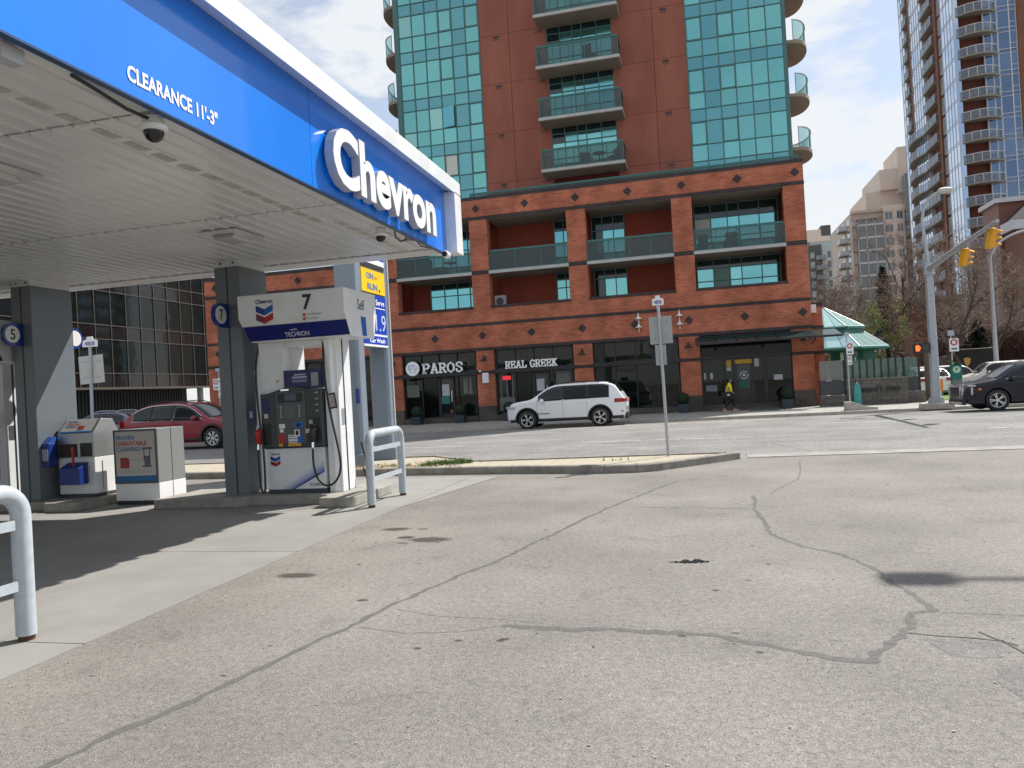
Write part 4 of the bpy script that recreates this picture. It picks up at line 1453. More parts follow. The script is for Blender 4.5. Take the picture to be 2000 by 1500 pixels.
# loggias
def window(x0, x1, y, z0, z1, cols, rows, glass, name='window', fr=.05, parent=apt, fm=M_tmull):
    """frame with one pane per opening; cols/rows are lists of fractions"""
    f = MB()
    xs_ = [x0 + (x1 - x0) * q for q in cols]
    zs_ = [z0 + (z1 - z0) * q for q in rows]
    for x in xs_:
        f.box(x - fr / 2, x + fr / 2, y - .05, y + .02, z0, z1)
    for z in zs_:
        f.box(x0 - fr / 2, x1 + fr / 2, y - .045, y + .015, z - fr / 2, z + fr / 2)
    fo = A(f, name, fm, parent) if parent is apt else f.build(name, fm, parent)
    for i in range(len(xs_) - 1):
        for j in range(len(zs_) - 1):
            g = glass if not callable(glass) else glass(i, j)
            mb = MB().box(xs_[i] + fr / 2, xs_[i + 1] - fr / 2, y - .006, y + .006, zs_[j] + fr / 2, zs_[j + 1] - fr / 2)
            if parent is apt:
                mb.v = [(a - OX, b_ - OY, c) for (a, b_, c) in mb.v]
            mb.build('pane', g, fo)
    return fo


def railing(x0, x1, y, z0, z1, n, parent=apt, d=None):
    f = MB()
    f.box(x0, x1, y - .03, y + .03, z1 - .10, z1)
    f.box(x0, x1, y - .02, y + .02, z0, z0 + .05)
    for k in range(n + 1):
        x = x0 + (x1 - x0) * k / n
        f.box(x - .022, x + .022, y - .022, y + .022, z0 + .05, z1 - .10)
    if d:
        for x in (x0, x1):
            f.box(x - .03, x + .03, y + .03, y + d, z1 - .10, z1).box(x - .02, x + .02, y + .03, y + d, z0, z0 + .05)
    fo = A(f, 'railing', M_railf, parent)
    for k in range(n):
        a, c = x0 + (x1 - x0) * k / n + .025, x0 + (x1 - x0) * (k + 1) / n - .025
        mb = MB().box(a, c, y - .005, y + .005, z0 + .055, z1 - .105)
        mb.v = [(p - OX, q - OY, r) for (p, q, r) in mb.v]
        mb.build('glass_panel', M_rail, fo)
    if d:
        for x in (x0, x1):
            mb = MB().box(x - .005, x + .005, y + .03, y + d, z0 + .055, z1 - .105)
            mb.v = [(p - OX, q - OY, r) for (p, q, r) in mb.v]
            mb.build('glass_panel', M_rail, fo)
    return fo


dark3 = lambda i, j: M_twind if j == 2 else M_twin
for bi, (a, c) in enumerate(BAYS):
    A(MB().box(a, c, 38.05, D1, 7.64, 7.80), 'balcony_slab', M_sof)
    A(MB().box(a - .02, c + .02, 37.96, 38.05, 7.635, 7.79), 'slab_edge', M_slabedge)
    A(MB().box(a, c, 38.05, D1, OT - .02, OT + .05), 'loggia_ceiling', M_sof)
    A(MB().box(a, c, 38.1, D1, OB - .2, OB - .1), 'loggia_floor', M_concrete)
    A(MB().box(a - .02, c + .02, 37.97, 38.12, OB - .13, OB + .0), 'window_sill', M_dbrick)
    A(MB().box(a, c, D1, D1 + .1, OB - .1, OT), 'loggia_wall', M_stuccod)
    railing(a + .03, c - .03, 38.12, 7.80, 8.86, (4, 3, 4, 4)[bi])
    for (z0, z1) in ((7.82, OT - .05), (OB - .08, 7.62)):
        if bi == 0:
            window(a + 1.1, c - .02, D1 - .05, z0, z1, (0, .27, .52, .76, 1), (0, .60, .82, 1), dark3)
        elif bi == 1:
            window(c - 1.0, c - .02, D1 - .05, z0, z1, (0, .5, 1), (0, .55, .80, 1), dark3)
        elif bi == 2:
            window(a + .05, a + 1.75, D1 - .05, z0, z1, (0, .32, .66, 1), (0, .72, 1), lambda i, j: M_twind if (j == 1 or i == 0) else M_twin)
        else:
            window(a + .1, c - .05, D1 - .05, z0, z1, (0, .20, .40, .54, .78, 1), (0, .36, .74, 1), lambda i, j: M_twind if j == 2 else (M_blind if (i == 0 and j == 1 and z0 > 7) else (M_curtain if i == 1 and z0 < 7 else M_twin)))

# things standing on the loggias
def chair(x, y, z, rz, label, m):
    t = thing('balcony_chair', label, 'chair', (x, y, z), rz, 'chairs on the balconies')
    MB().box(-.28, .28, -.28, .28, .36, .44).build('seat', m, t)
    MB().box(-.28, .28, .22, .28, .44, .92).build('backrest', m, t)
    for sx in (-.26, .26):
        for sy in (-.26, .26):
            MB().box(sx - .02, sx + .02, sy - .02, sy + .02, 0, .36).build('leg', m, t)
    return t


M_wick = mat('dark_wicker', (0.07, 0.065, 0.06), 0.8)
chair(0.85, 38.7, 7.81, .6, 'dark wicker chair at the left end of the top right loggia', M_wick)
chair(2.0, 38.8, 7.81, -.3, 'dark wicker chair in the middle of the top right loggia', M_wick)
t = thing('covered_barbecue', 'dark covered barbecue behind the glass of the top left loggia', 'barbecue', (-13.9, 38.7, 7.81))
MB().bbox(-.45, .45, -.25, .25, .0, 1.0, .08).build('cover', mat('grey_cover', (0.03, 0.035, 0.04), 0.8), t)
t = thing('patio_table', 'small round table behind the glass of the top left loggia', 'table', (-12.4, 38.75, 7.81))
MB().lathe([(.35, .68), (.35, .72)], 16).build('tabletop', M_wick, t)
MB().lathe([(.03, .02), (.03, .68)], 8).build('leg', M_wick, t)
MB().lathe([(.2, 0), (.2, .02)], 12).build('foot', M_wick, t)
t = thing('potted_plant', 'dark leafy potted plant behind the glass of the top right loggia', 'plant', (2.35, 38.55, 7.81))
MB().lathe([(.12, 0), (.16, .3)], 12).build('pot', M_wick, t)
b = MB()
r_ = random.Random(3)
for k in range(90):
    p = Vector((r_.gauss(0, .13), r_.gauss(0, .13), .35 + abs(r_.gauss(.25, .2))))
    q = Vector((r_.gauss(0, .08), r_.gauss(0, .08), r_.gauss(0, .08)))
    b.poly([p, p + q, p + q.orthogonal().normalized() * .06])
b.build('leaves', mat('dark_leaf', (0.01, 0.03, 0.02), 0.6), t)
t = thing('heat_pump_unit', 'pale grey air unit on the lower loggia beside the second brick pillar', 'air conditioner', (-9.7, 38.6, 5.9))
MB().box(-.3, .3, -.15, .15, 0, .62).build('casing', mat('casing_grey', (0.30, 0.30, 0.29), 0.6), t, bevel=.02)
MB().lathe([(.2, -.16), (.2, -.155)], 16, (0, 0, .32), axis='y').build('fan_grille', M_ink, t)

# shopfronts
SHOP = [(-15.2, -11.1), (-10.08, -5.99), (-4.94, -0.75), (0.26, 4.50)]
for i, (a, c) in enumerate(SHOP):
    sf = A(MB().box(a, c, 38.30, 38.38, .28, 3.68), 'shopfront', M_shopb)
    A(MB().box(a, c, 38.02, 38.40, .0, .30), 'threshold', M_stone)
    n = 4
    xs_ = [a + .06 + (c - a - .12) * k / n for k in range(n + 1)]
    def pane(x0, x1, z0, z1, name='pane', m=M_shop, y=38.26):
        mb = MB().box(x0, x1, y, y + .02, z0, z1)
        mb.v = [(p - OX, q - OY, r) for (p, q, r) in mb.v]
        return mb.build(name, m, sf)
    def bar(x0, x1, z0, z1, y0=38.16, y1=38.30, name='frame_bar', m=M_shopb):
        mb = MB().box(x0, x1, y0, y1, z0, z1)
        mb.v = [(p - OX, q - OY, r) for (p, q, r) in mb.v]
        return mb.build(name, m, sf)
    if i < 3:
        for k in range(n):
            pane(xs_[k] + .03, xs_[k + 1] - .03, 2.66, 3.64)
        for x in xs_:
            bar(x - .03, x + .03, .30, 3.68)
        bar(a, c, 3.63, 3.68)
        bar(a - .10, c + .10, 2.46, 2.66, 37.90, 38.16, 'sign_beam')
        bar(a, c, 2.44, 2.66, 38.16, 38.30)
        if i == 2:
            for k in range(n):
                pane(xs_[k] + .03, xs_[k + 1] - .03, .38, 2.44).rotation_euler = (0, 0, 0)
        else:
            d0 = a + (c - a) * .47
            pane(a + .09, a + 1.0, .38, 2.44)
            pane(a + 1.05, d0 - .05, .38, 2.44, m=mat('shop_interior_dark', (0.004, 0.005, 0.005), 0.08, spec=0.25))
            pane(d0 + .95, c - .09, .38, 2.44)
            dr = MB()
            dr.box(d0, d0 + .10, 38.20, 38.28, .30, 2.44).box(d0 + .80, d0 + .90, 38.20, 38.28, .30, 2.44).box(d0 + .10, d0 + .80, 38.20, 38.28, .30, .52).box(d0 + .10, d0 + .80, 38.20, 38.28, 2.30, 2.44)
            dr.v = [(p - OX, q - OY, r) for (p, q, r) in dr.v]
            dr.build('door_frame', M_shopb, sf)
            pane(d0 + .10, d0 + .80, .52, 2.30, 'door_pane', mat('door_glass', (0.014, 0.018, 0.018), 0.04, spec=0.5))
            bar(d0 + .74, d0 + .77, 1.1, 1.7, 38.15, 38.18, 'door_handle', M_chrome)
            pane(d0 + .22, d0 + .62, 1.45, 2.05, 'paper_notice', mat('notice_paper', (0.45, 0.46, 0.48), 0.7), 38.19)
            M_cur_refl = mat('shop_curtain_reflection', (0.13, 0.14, 0.13), 0.6, var=0.35, vscale=3, stretch=(5, 1, .3))
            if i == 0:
                for (p0, p1, q0, q1) in ((c - .78, c - .52, 1.5, 2.4), (c - .46, c - .30, 1.45, 2.4), (a + .14, a + .85, 1.45, 2.1)):  # strips at the right pane are a building's reflection painted in grey
                    pane(p0, p1, q0, q1, 'curtain_and_reflection', M_cur_refl, 38.235)
                pane(d0 + .12, d0 + .62, 1.02, 1.42, 'door_poster', mat('poster_teal', (0.02, 0.16, 0.15), 0.6), 38.19)
                pane(d0 + .62, d0 + .74, .56, .68, 'sticker', mat('soft_red', (0.5, 0.08, 0.09), 0.5), 38.19)
            else:
                for (p0, p1, q0, q1) in ((a + .20, a + .27, .6, 2.4), (a + .52, a + .60, .6, 2.4), (a + .82, a + .90, .6, 2.4), (a + .12, a + .95, .5, 1.2), (c - .92, c - .2, 1.2, 2.42)):
                    pane(p0, p1, q0, q1, 'curtain_and_reflection', M_cur_refl, 38.235 - .002 * (q0 < .55))
                pane(a + .34, a + .78, 2.10, 2.30, 'neon_sign', mat('neon_red', (0.8, 0.03, 0.04), 0.4, emit=0.5), 38.22)
    else:
        pane(a + .06, c - .06, 2.62, 3.64, m=mat('shop_interior_dark', (0.004, 0.005, 0.005), 0.08, spec=0.25))
        bar(a, c, 2.50, 2.64, 38.16, 38.30)
        for x in (a + .03, a + 1.10, a + 1.55, a + 2.42, a + 2.95, a + 3.02, c - .03):
            bar(x - .035, x + .035, .30, 2.50)
        pane(a + .08, a + 1.06, .36, 2.48)
        pane(a + 1.14, a + 1.51, .36, 2.48)
        dr = MB()
        d0 = a + 1.58
        dr.box(d0, d0 + .10, 38.20, 38.28, .30, 2.40).box(d0 + .72, d0 + .82, 38.20, 38.28, .30, 2.40).box(d0 + .10, d0 + .72, 38.20, 38.28, .30, .50).box(d0 + .10, d0 + .72, 38.20, 38.28, 2.18, 2.40)
        dr.v = [(p - OX, q - OY, r) for (p, q, r) in dr.v]
        dr.build('door_frame', M_shopb, sf)
        pane(d0 + .10, d0 + .72, .50, 2.18, 'door_pane', mat('door_glass', (0.014, 0.018, 0.018), 0.04, spec=0.5))
        pane(a + 2.46, a + 2.92, .36, 2.48)
        pane(a + 3.08, c - .07, .36, 2.48)
        pane(d0 - .0, d0 + .82, 2.22, 2.42, 'transom_sticker', mat('amber_sticker', (0.55, 0.30, 0.03), 0.6), 38.19)
        pane(a + 1.2, a + 1.42, 2.1, 2.42, 'sticker', mat('amber_sticker', (0.55, 0.30, 0.03), 0.6), 38.23)
        pane(a + 1.2, a + 1.42, 1.9, 2.08, 'sticker', mat('notice_paper', (0.45, 0.46, 0.48), 0.7), 38.23)
        pane(a + 2.50, a + 2.7, 2.05, 2.42, 'sticker', mat('notice_paper', (0.45, 0.46, 0.48), 0.7), 38.23)
        pane(a + .12, a + .22, 1.55, 1.85, 'sticker', mat('notice_paper', (0.45, 0.46, 0.48), 0.7), 38.23)
        pane(a + .42, a + .54, 1.55, 1.85, 'sticker', mat('notice_paper', (0.45, 0.46, 0.48), 0.7), 38.23)
        pane(a + .2, a + .72, .95, 1.25, 'sticker', mat('picture_mixed', (0.16, 0.2, 0.22), 0.6, var=0.6, vscale=14), 38.23)
        pane(a + 3.35, a + 3.75, 1.35, 1.6, 'sticker', mat('notice_paper', (0.45, 0.46, 0.48), 0.7), 38.23)
        pane(d0 + .14, d0 + .66, 1.0, 1.38, 'door_poster', mat('poster_green', (0.015, 0.10, 0.07), 0.6), 38.19)
        ring = MB()
        for k in range(20):
            a0, a1 = 2 * PI * k / 20 + .6, 2 * PI * (k + 1) / 20 + .6
            if k % 10 == 9:
                continue
            cx_, cz_ = d0 + .41, 1.66
            ring.quad((cx_ + .20 * math.cos(a0), 38.188, cz_ + .20 * math.sin(a0)), (cx_ + .20 * math.cos(a1), 38.188, cz_ + .20 * math.sin(a1)), (cx_ + .15 * math.cos(a1), 38.188, cz_ + .15 * math.sin(a1)), (cx_ + .15 * math.cos(a0), 38.188, cz_ + .15 * math.sin(a0)))
        ring.poly([(d0 + .33, 38.188, 1.60), (d0 + .49, 38.188, 1.60), (d0 + .47, 38.188, 1.72), (d0 + .41, 38.188, 1.76), (d0 + .35, 38.188, 1.72)])
        ring.v = [(p - OX, q - OY, r) for (p, q, r) in ring.v]
        ring.build('door_emblem', mat('notice_paper', (0.45, 0.46, 0.48), 0.7), sf)
A(MB().box(.4, 4.4, 37.45, 38.02, .012, .15), 'entrance_step', M_stone)
tag(MB().box(2.3, 4.1, 36.0, 36.9, .012, .020).build('door_mat', mat('mat_dark', (0.05, 0.055, 0.05), 0.95)), 'dark mat lying on the pavement before the entrance steps', 'mat')


def slab_serif(word, x0, z0, w, h, y, st, slant=0.0):
    """white slab-serif capitals built from bars; returns list of MB, one per letter"""
    G = {  # strokes on a 0..1 box: (x0,z0,x1,z1)
        'P': [(.2, 0, .2, 1), (.2, 1, .75, .95), (.75, .95, .92, .75), (.92, .75, .75, .52), (.75, .52, .2, .48), (0.02, .04, .45, .04), (.02, .96, .3, .96)],
        'A': [(.12, 0, .5, 1), (.5, 1, .88, 0), (.26, .34, .74, .34), (0, .04, .3, .04), (.7, .04, 1, .04), (.36, .96, .6, .96)],
        'R': [(.2, 0, .2, 1), (.2, .97, .72, .95), (.72, .95, .88, .75), (.88, .75, .72, .54), (.72, .54, .2, .5), (.5, .5, .88, .04), (.02, .04, .42, .04), (.75, .04, 1, .04), (.02, .96, .3, .96)],
        'O': [(.5, 1, .16, .8), (.16, .8, .08, .5), (.08, .5, .16, .2), (.16, .2, .5, 0), (.5, 0, .84, .2), (.84, .2, .92, .5), (.92, .5, .84, .8), (.84, .8, .5, 1)],
        'S': [(.85, .72, .82, .92), (.82, .92, .5, 1), (.5, 1, .2, .88), (.2, .88, .2, .66), (.2, .66, .8, .40), (.8, .40, .84, .16), (.84, .16, .5, 0), (.5, 0, .18, .1), (.18, .1, .14, .32)],
        'E': [(.2, 0, .2, 1), (.04, .96, .88, .96), (.88, .96, .88, .74), (.2, .52, .66, .52), (.66, .42, .66, .62), (.04, .04, .9, .04), (.9, .04, .9, .28)],
        'L': [(.25, 0, .25, 1), (.06, .96, .46, .96), (.06, .04, .9, .04), (.9, .04, .9, .32)],
        'G': [(.88, .74, .84, .92), (.84, .92, .5, 1), (.5, 1, .18, .8), (.18, .8, .08, .5), (.08, .5, .18, .2), (.18, .2, .5, 0), (.5, 0, .86, .12), (.86, .12, .86, .42), (.6, .42, 1, .42)],
        'K': [(.2, 0, .2, 1), (.2, .4, .8, .96), (.42, .6, .84, .04), (.02, .04, .42, .04), (.02, .96, .42, .96), (.62, .96, .98, .96), (.68, .04, 1, .04)]}
    n = sum(.55 if ch == ' ' else 1 for ch in word)
    cw = w / n
    out, x = [], x0
    for ch in word:
        if ch == ' ':
            x += cw * .55
            continue
        mb = MB()
        for (a, b_, c, d) in G[ch]:
            p, q = Vector((x + a * cw * .9, 0, z0 + b_ * h)), Vector((x + c * cw * .9, 0, z0 + d * h))
            dv = (q - p)
            l = dv.length
            ang = math.atan2(dv.z, dv.x)
            thin = st if abs(dv.x) < abs(dv.z) * 1.2 else st * .72
            mb.cbox(((p.x + q.x) / 2, y, (p.z + q.z) / 2), (l + st * .5, .05 + .0007 * len(mb.v) % .004, thin), Matrix.Rotation(-ang, 3, 'Y'))
        out.append(mb)
        x += cw
    return out


M_lw = mat('sign_letter_white', (0.92, 0.92, 0.92), 0.4)
t = thing('shop_sign', 'white slab-serif letters PAROS with a round white emblem above a shop', 'sign', (-13.3, 37.9, 2.6))
for mb in slab_serif('PAROS', -13.97, 2.67, 2.28, .50, 37.86, .095):
    mb.v = [(x + 13.3, y - 37.9, z - 2.6) for (x, y, z) in mb.v]
    mb.build('letter', M_lw, t)
em = MB().lathe([(.38, -.06), (.38, -.01)], 30, (-14.52 + 13.3, 0, .36), axis='y').build('disc', M_lw, t)
b = MB()
for k, (a, c, z0, z1) in enumerate(((-.24, .12, .16, .20), (-.24, -.20, -.02, .16), (-.14, -.10, -.20, .16), (-.02, .02, -.02, .2), (.1, .14, -.2, .16), (.2, .24, -.02, .1), (.12, .26, -.06, -.02), (-.24, -.1, -.04, 0))):
    b.box(-14.52 + 13.3 + a, -14.52 + 13.3 + c, -.066, -.060, .36 + z0, .36 + z1)
b.build('emblem', mat('emblem_blue', (0.45, 0.52, 0.65), 0.6), t)
t = thing('shop_sign', 'white slab-serif letters REAL GREEK above the middle shop', 'sign', (-8.1, 37.9, 2.6))
for mb in slab_serif('REAL GREEK', -9.46, 2.67, 2.72, .36, 37.86, .07):
    mb.v = [(x + 8.1, y - 37.9, z - 2.6) for (x, y, z) in mb.v]
    mb.build('letter', M_lw, t)

# gooseneck lamps on the shop pillars
for k, (x, lab) in enumerate(((-15.62, 'black gooseneck lamp on the pillar left of PAROS'), (-10.55, 'black gooseneck lamp on the pillar between PAROS and REAL GREEK'), (-5.46, 'black gooseneck lamp on the pillar right of REAL GREEK'), (-.28, 'black gooseneck lamp on the pillar left of the corner entrance'), (5.0, 'black gooseneck lamp on the corner pillar under the awning'))):
    t = thing('gooseneck_lamp', lab, 'wall lamp', (x, 37.98, 3.30), 0, 'gooseneck lamps on the shop pillars')
    MB().tube(smooth_path([(0, 0, 0), (0, -.18, .14), (0, -.34, .10), (0, -.36, -.02)], 4), .018, 6).build('arm', M_black, t)
    MB().lathe([(.05, -.02), (.09, -.08), (.20, -.17), (.21, -.19)], 14, (0, -.36, 0)).build('shade', M_black, t)
    MB().cbox((0, -.01, 0), (.10, .03, .14)).build('backplate', M_black, t)
# white double-cone ornaments
for k, (x, lab) in enumerate(((-2.59, 'white double-shade wall light left of the sign post'), (-.62, 'white double-shade wall light right of the sign post'))):
    t = thing('cone_wall_light', lab, 'wall light', (x, 37.93, 4.08), 0, 'white double-shade lights on the brick')
    MB().tube([(0, -.03, -.02), (0, -.03, .93)], .022, 6).build('rod', M_white, t)
    for z in (.22, .64):
        MB().lathe([(.03, z + .16), (.07, z + .07), (.17, z), (.17, z - .02)], 12, (0, -.03, 0)).build('shade', M_white, t)
t = thing('white_wall_box', 'white wall box on the pillar between PAROS and REAL GREEK', 'wall box', (-10.56, 37.98, 2.0))
MB().bbox(-.17, .17, -.16, 0, 0, .52, .03).build('casing', M_white, t)
MB().cbox((-.28, -.06, .62), (.09, .12, .09)).build('camera', M_white, t)

# planters with clipped balls
M_box = mat('boxwood', (0.016, 0.042, 0.018), 0.8, var=0.4, vscale=14)
M_potn = mat('pot_navy', (0.020, 0.028, 0.045), 0.4)
pots = [(-14.25, 'left of the PAROS door'), (-11.88, 'right of the PAROS door'), (-9.3, 'behind the bonnet of the white SUV'), (-.65, 'at the pillar beside the sign post'), (4.05, 'at the corner entrance')]
proto = None
for k, (x, lab) in enumerate(pots):
    L_ = 'clipped boxwood ball in a square navy pot ' + lab
    if proto is None:
        proto = thing('planter', L_, 'planter', (x, 37.42, .012), 0, 'boxwood planters along the shops')
        MB().prism([(-.23, 0), (.23, 0), (.27, .42), (-.27, .42)], 'y', -.25, .25).build('pot', M_potn, proto, bevel=.01)
        r_ = random.Random(k)
        b = MB()
        for j in range(1300):
            v = Vector((r_.gauss(0, 1), r_.gauss(0, 1), r_.gauss(0, 1))).normalized()
            p = v * (.27 + r_.uniform(-.03, .035)) + Vector((0, 0, .68))
            a = v.orthogonal().normalized()
            a = (Matrix.Rotation(r_.uniform(0, 6.3), 3, v) @ a)
            c_ = v.cross(a)
            n_ = v * r_.uniform(-.02, .02)
            b.poly([p - a * .028, p + c_ * .02 + n_, p + a * .028 + n_, p - c_ * .02])
        b.lathe([(.02, .44), (.18, .5), (.25, .62), (.25, .72), (.18, .86), (.02, .92)], 14)
        b.build('boxwood_ball', M_box, proto)
    else:
        copy_tree(proto, L_, (x, 37.42, .012))

# entrance awning of steel and glass
t = thing('entrance_awning', 'black steel and glass awning over the corner entrance', 'awning', (3.2, 38.0, 3.2))
f = MB()
for k in range(8):
    x = -3.1 + k * (6.3 / 7)
    f.prism([(-0.02, .38), (-1.7, .02), (-1.7, -.03), (-.02, .33)], 'x', x - .02, x + .02)
f.box(-3.12, 3.22, -1.74, -1.70, -.05, .04).box(-3.12, 3.22, -.06, -.0, .32, .40)
for x in (-2.2, 0.0, 2.2):
    f.tube([(x, -.05, -.25), (x, -1.2, .02)], .03, 6)
f.build('steel_frame', M_shopb, t)
for k in range(7):
    x0, x1 = -3.1 + k * .9 + .03, -3.1 + (k + 1) * .9 - .03
    g = MB()
    g.prism([(-.04, .395), (-1.70, .045), (-1.70, .035), (-.04, .385)], 'x', x0, x1)
    g.build('glass_panel', glass_mat('awning_glass', (0.05, 0.10, 0.10), 0.55), t)

# ---- tower
TY = 41.0
tw = MB()
tw.box(-15.55, 5.35, TY + .25, 58, 11.5, 34)
A(tw, 'tower_core', M_stuccod)
A(MB().box(-15.75, -15.46, TY - .05, TY + .3, 11.6, 33.5), 'corner_post', M_tmull)
A(MB().box(5.24, 5.42, TY - .05, TY + .3, 11.6, 33.5), 'corner_post', M_tmull)
# floor lines: z of the top of the spandrel
FL = [12.93 + 2.742 * k for k in range(-1, 7)]


def curtain(x0, x1, ncol, name, special):
    mull = MB()
    cw = (x1 - x0) / ncol
    rows = []
    for z in FL[1:]:
        rows += [(z - .66, z, 's'), (z, z + .86, 'm'), (z + .86, z + 2.742 - .66, 't')]
    for k in range(ncol + 1):
        x = x0 + cw * k
        mull.box(x - .028, x + .028, TY - .035, TY + .2, 11.5, FL[-1] + 2.0)
    for (a, c, _) in rows:
        mull.box(x0, x1, TY - .030, TY + .195, a - .022, a + .022)
    cwo = A(mull, name, M_tmull)
    r_ = random.Random(ncol + int(x0))
    me_cache = {}
    for k in range(ncol):
        for ri, (a, c, kind) in enumerate(rows):
            w_, h_ = cw - .06, c - a - .05
            key = (round(w_, 3), round(h_, 3), kind)
            if key not in me_cache:
                me = MB().box(-w_ / 2, w_ / 2, -.01, .01, -h_ / 2, h_ / 2).mesh('pane')
                me_cache[key] = me
            gm = M_tspan if (kind == 's' or (k in special and kind != 'x')) else M_tglass
            if kind != 's' and gm is M_tglass and r_.random() < .10:
                gm = mirror_glass('teal_pane_with_blind', (0.27, 0.53, 0.50), metal=0.7, rough=0.2, wav=0.05)
            me = me_cache[key]
            k2 = (key, gm.name)
            if k2 not in me_cache:
                m2 = me.copy()
                m2.materials.clear()
                m2.materials.append(gm)
                me_cache[k2] = m2
            o = bpy.data.objects.new('pane', me_cache[k2])
            COL.objects.link(o)
            o.parent = cwo
            o.location = (x0 + cw * (k + .5) - OX, TY + .02 - OY, (a + c) / 2)
            o.rotation_euler = (r_.gauss(0, .007), 0, r_.gauss(0, .007))
            if kind == 't' and k in (3, 5) and x0 < -5 or kind == 't' and k in (0, 2) and x0 > 0:
                fr_ = MB()
                w2, h2 = w_ / 2 + .01, h_ / 2 + .005
                for (p, q, r, s) in ((-w2, -w2 + .045, -h2, h2), (w2 - .045, w2, -h2, h2), (-w2, w2, -h2, -h2 + .045), (-w2, w2, h2 - .045, h2)):
                    fr_.box(p, q, -.05, -.012, r, s)
                fo = fr_.build('sash_frame', M_tmull, cwo, (x0 + cw * (k + .5) - OX, TY + .02 - OY, (a + c) / 2))
                if False:
                    fo.rotation_euler = (0.0, 0, 0)
    return cwo


cl = curtain(-15.46, -10.72, 6, 'curtain_wall', (4,))
# one pale blind and one casement standing ajar
cw_ = (15.46 - 10.72) / 6
A(MB().box(-15.46 + cw_ * 3 + .07, -15.46 + cw_ * 4 - .07, TY - .012, TY - .008, FL[1] + .93, FL[1] + 2.02), 'pale_blind_pane', M_blind)
mb = MB().box(0, cw_ - .08, -.03, .01, 0, 1.16)
mb.v = [(x * math.cos(.22), y - x * math.sin(.22) * .0 - (x) * .0 + -x * math.sin(.22), z) for (x, y, z) in mb.v]
o = mb.build('open_casement', M_twin, apt, (-15.46 + cw_ * 3 + .04 - OX, TY - .02 - OY, FL[2] + .89))
curtain(0.475, 5.25, 6, 'curtain_wall', (1,))
# stucco wall, storey-high panels with open joints
for k, z in enumerate(FL):
    for (a, c) in ((-10.70, -9.03), (-9.01, -6.92), (-3.37, -1.23), (-1.21, .45)):
        A(MB().box(a, c, TY, TY + .15, z - 2.742 + 2.915, z + 2.742 + .155), 'stucco_panel', M_stucco)
    for x in (-9.74, -.62):
        A(MB().box(x - .16, x + .16, TY - .04, TY, z + .0, z + .07), 'vent_hood', M_ink)
        A(MB().box(x - .16, x + .16, TY - .02, TY, z - .14, z - .01), 'vent_grille', mat('vent_brown', (0.17, 0.07, 0.05), 0.7))
    A(MB().box(-7.36 - .2, -7.36 + .2, TY - .03, TY, z - .10, z + .06), 'vent_grille', mat('vent_brown', (0.17, 0.07, 0.05), 0.7))
A(MB().box(-10.7, .46, TY + .10, TY + .2, 11.5, 33.5), 'joint_backing', mat('joint_dark_red', (0.13, 0.02, 0.018), 0.9))
A(MB().box(-6.92, -3.37, TY - .0, TY + .1, 33.0, 33.5), 'parapet_piece', M_stucco)
# windows and balconies in the middle of the stucco wall
for k, z in enumerate(FL[1:-1], 1):
    # glazed recess between this floor's slab and the next
    window(-6.90, -3.39, TY + .06, z + .16, z + 2.742 + .12, (0, .20, .40, .54, .77, 1), (0, .34, .66, .84, 1),
           lambda i, j: M_twind if j >= 3 or (j == 2 and i == 0) else (M_twin if (i + j) % 3 else M_tglass))
    bl = MB()
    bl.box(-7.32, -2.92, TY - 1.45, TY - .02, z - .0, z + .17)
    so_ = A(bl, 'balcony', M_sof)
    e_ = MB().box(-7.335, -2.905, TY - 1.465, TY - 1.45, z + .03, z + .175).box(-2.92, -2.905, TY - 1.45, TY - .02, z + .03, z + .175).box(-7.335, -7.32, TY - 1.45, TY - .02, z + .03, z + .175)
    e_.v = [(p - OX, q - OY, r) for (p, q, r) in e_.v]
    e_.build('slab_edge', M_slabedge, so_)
    rl = railing(-7.26, -2.98, TY - 1.40, z + .19, z + 1.23, 5, apt, d=1.36)
    if k == 3:
        chair(-4.5, TY - .8, z + .175, 2.6, 'dark chair behind the glass of the second balcony up', M_wick)
    if k == 1:
        chair(-5.0, TY - .7, z + .175, .4, 'dark chair behind the glass of the lowest tower balcony', M_wick)
        chair(-3.6, TY - .7, z + .175, -.9, 'dark lounge chair at the right end of the lowest tower balcony', M_wick)
        t = thing('balcony_table', 'round table between chairs on the lowest tower balcony', 'table', (-4.3, TY - .8, z + .175))
        MB().lathe([(.36, .66), (.36, .70)], 14).build('tabletop', M_wick, t)
        MB().lathe([(.03, 0), (.03, .66)], 6).build('leg', M_wick, t)
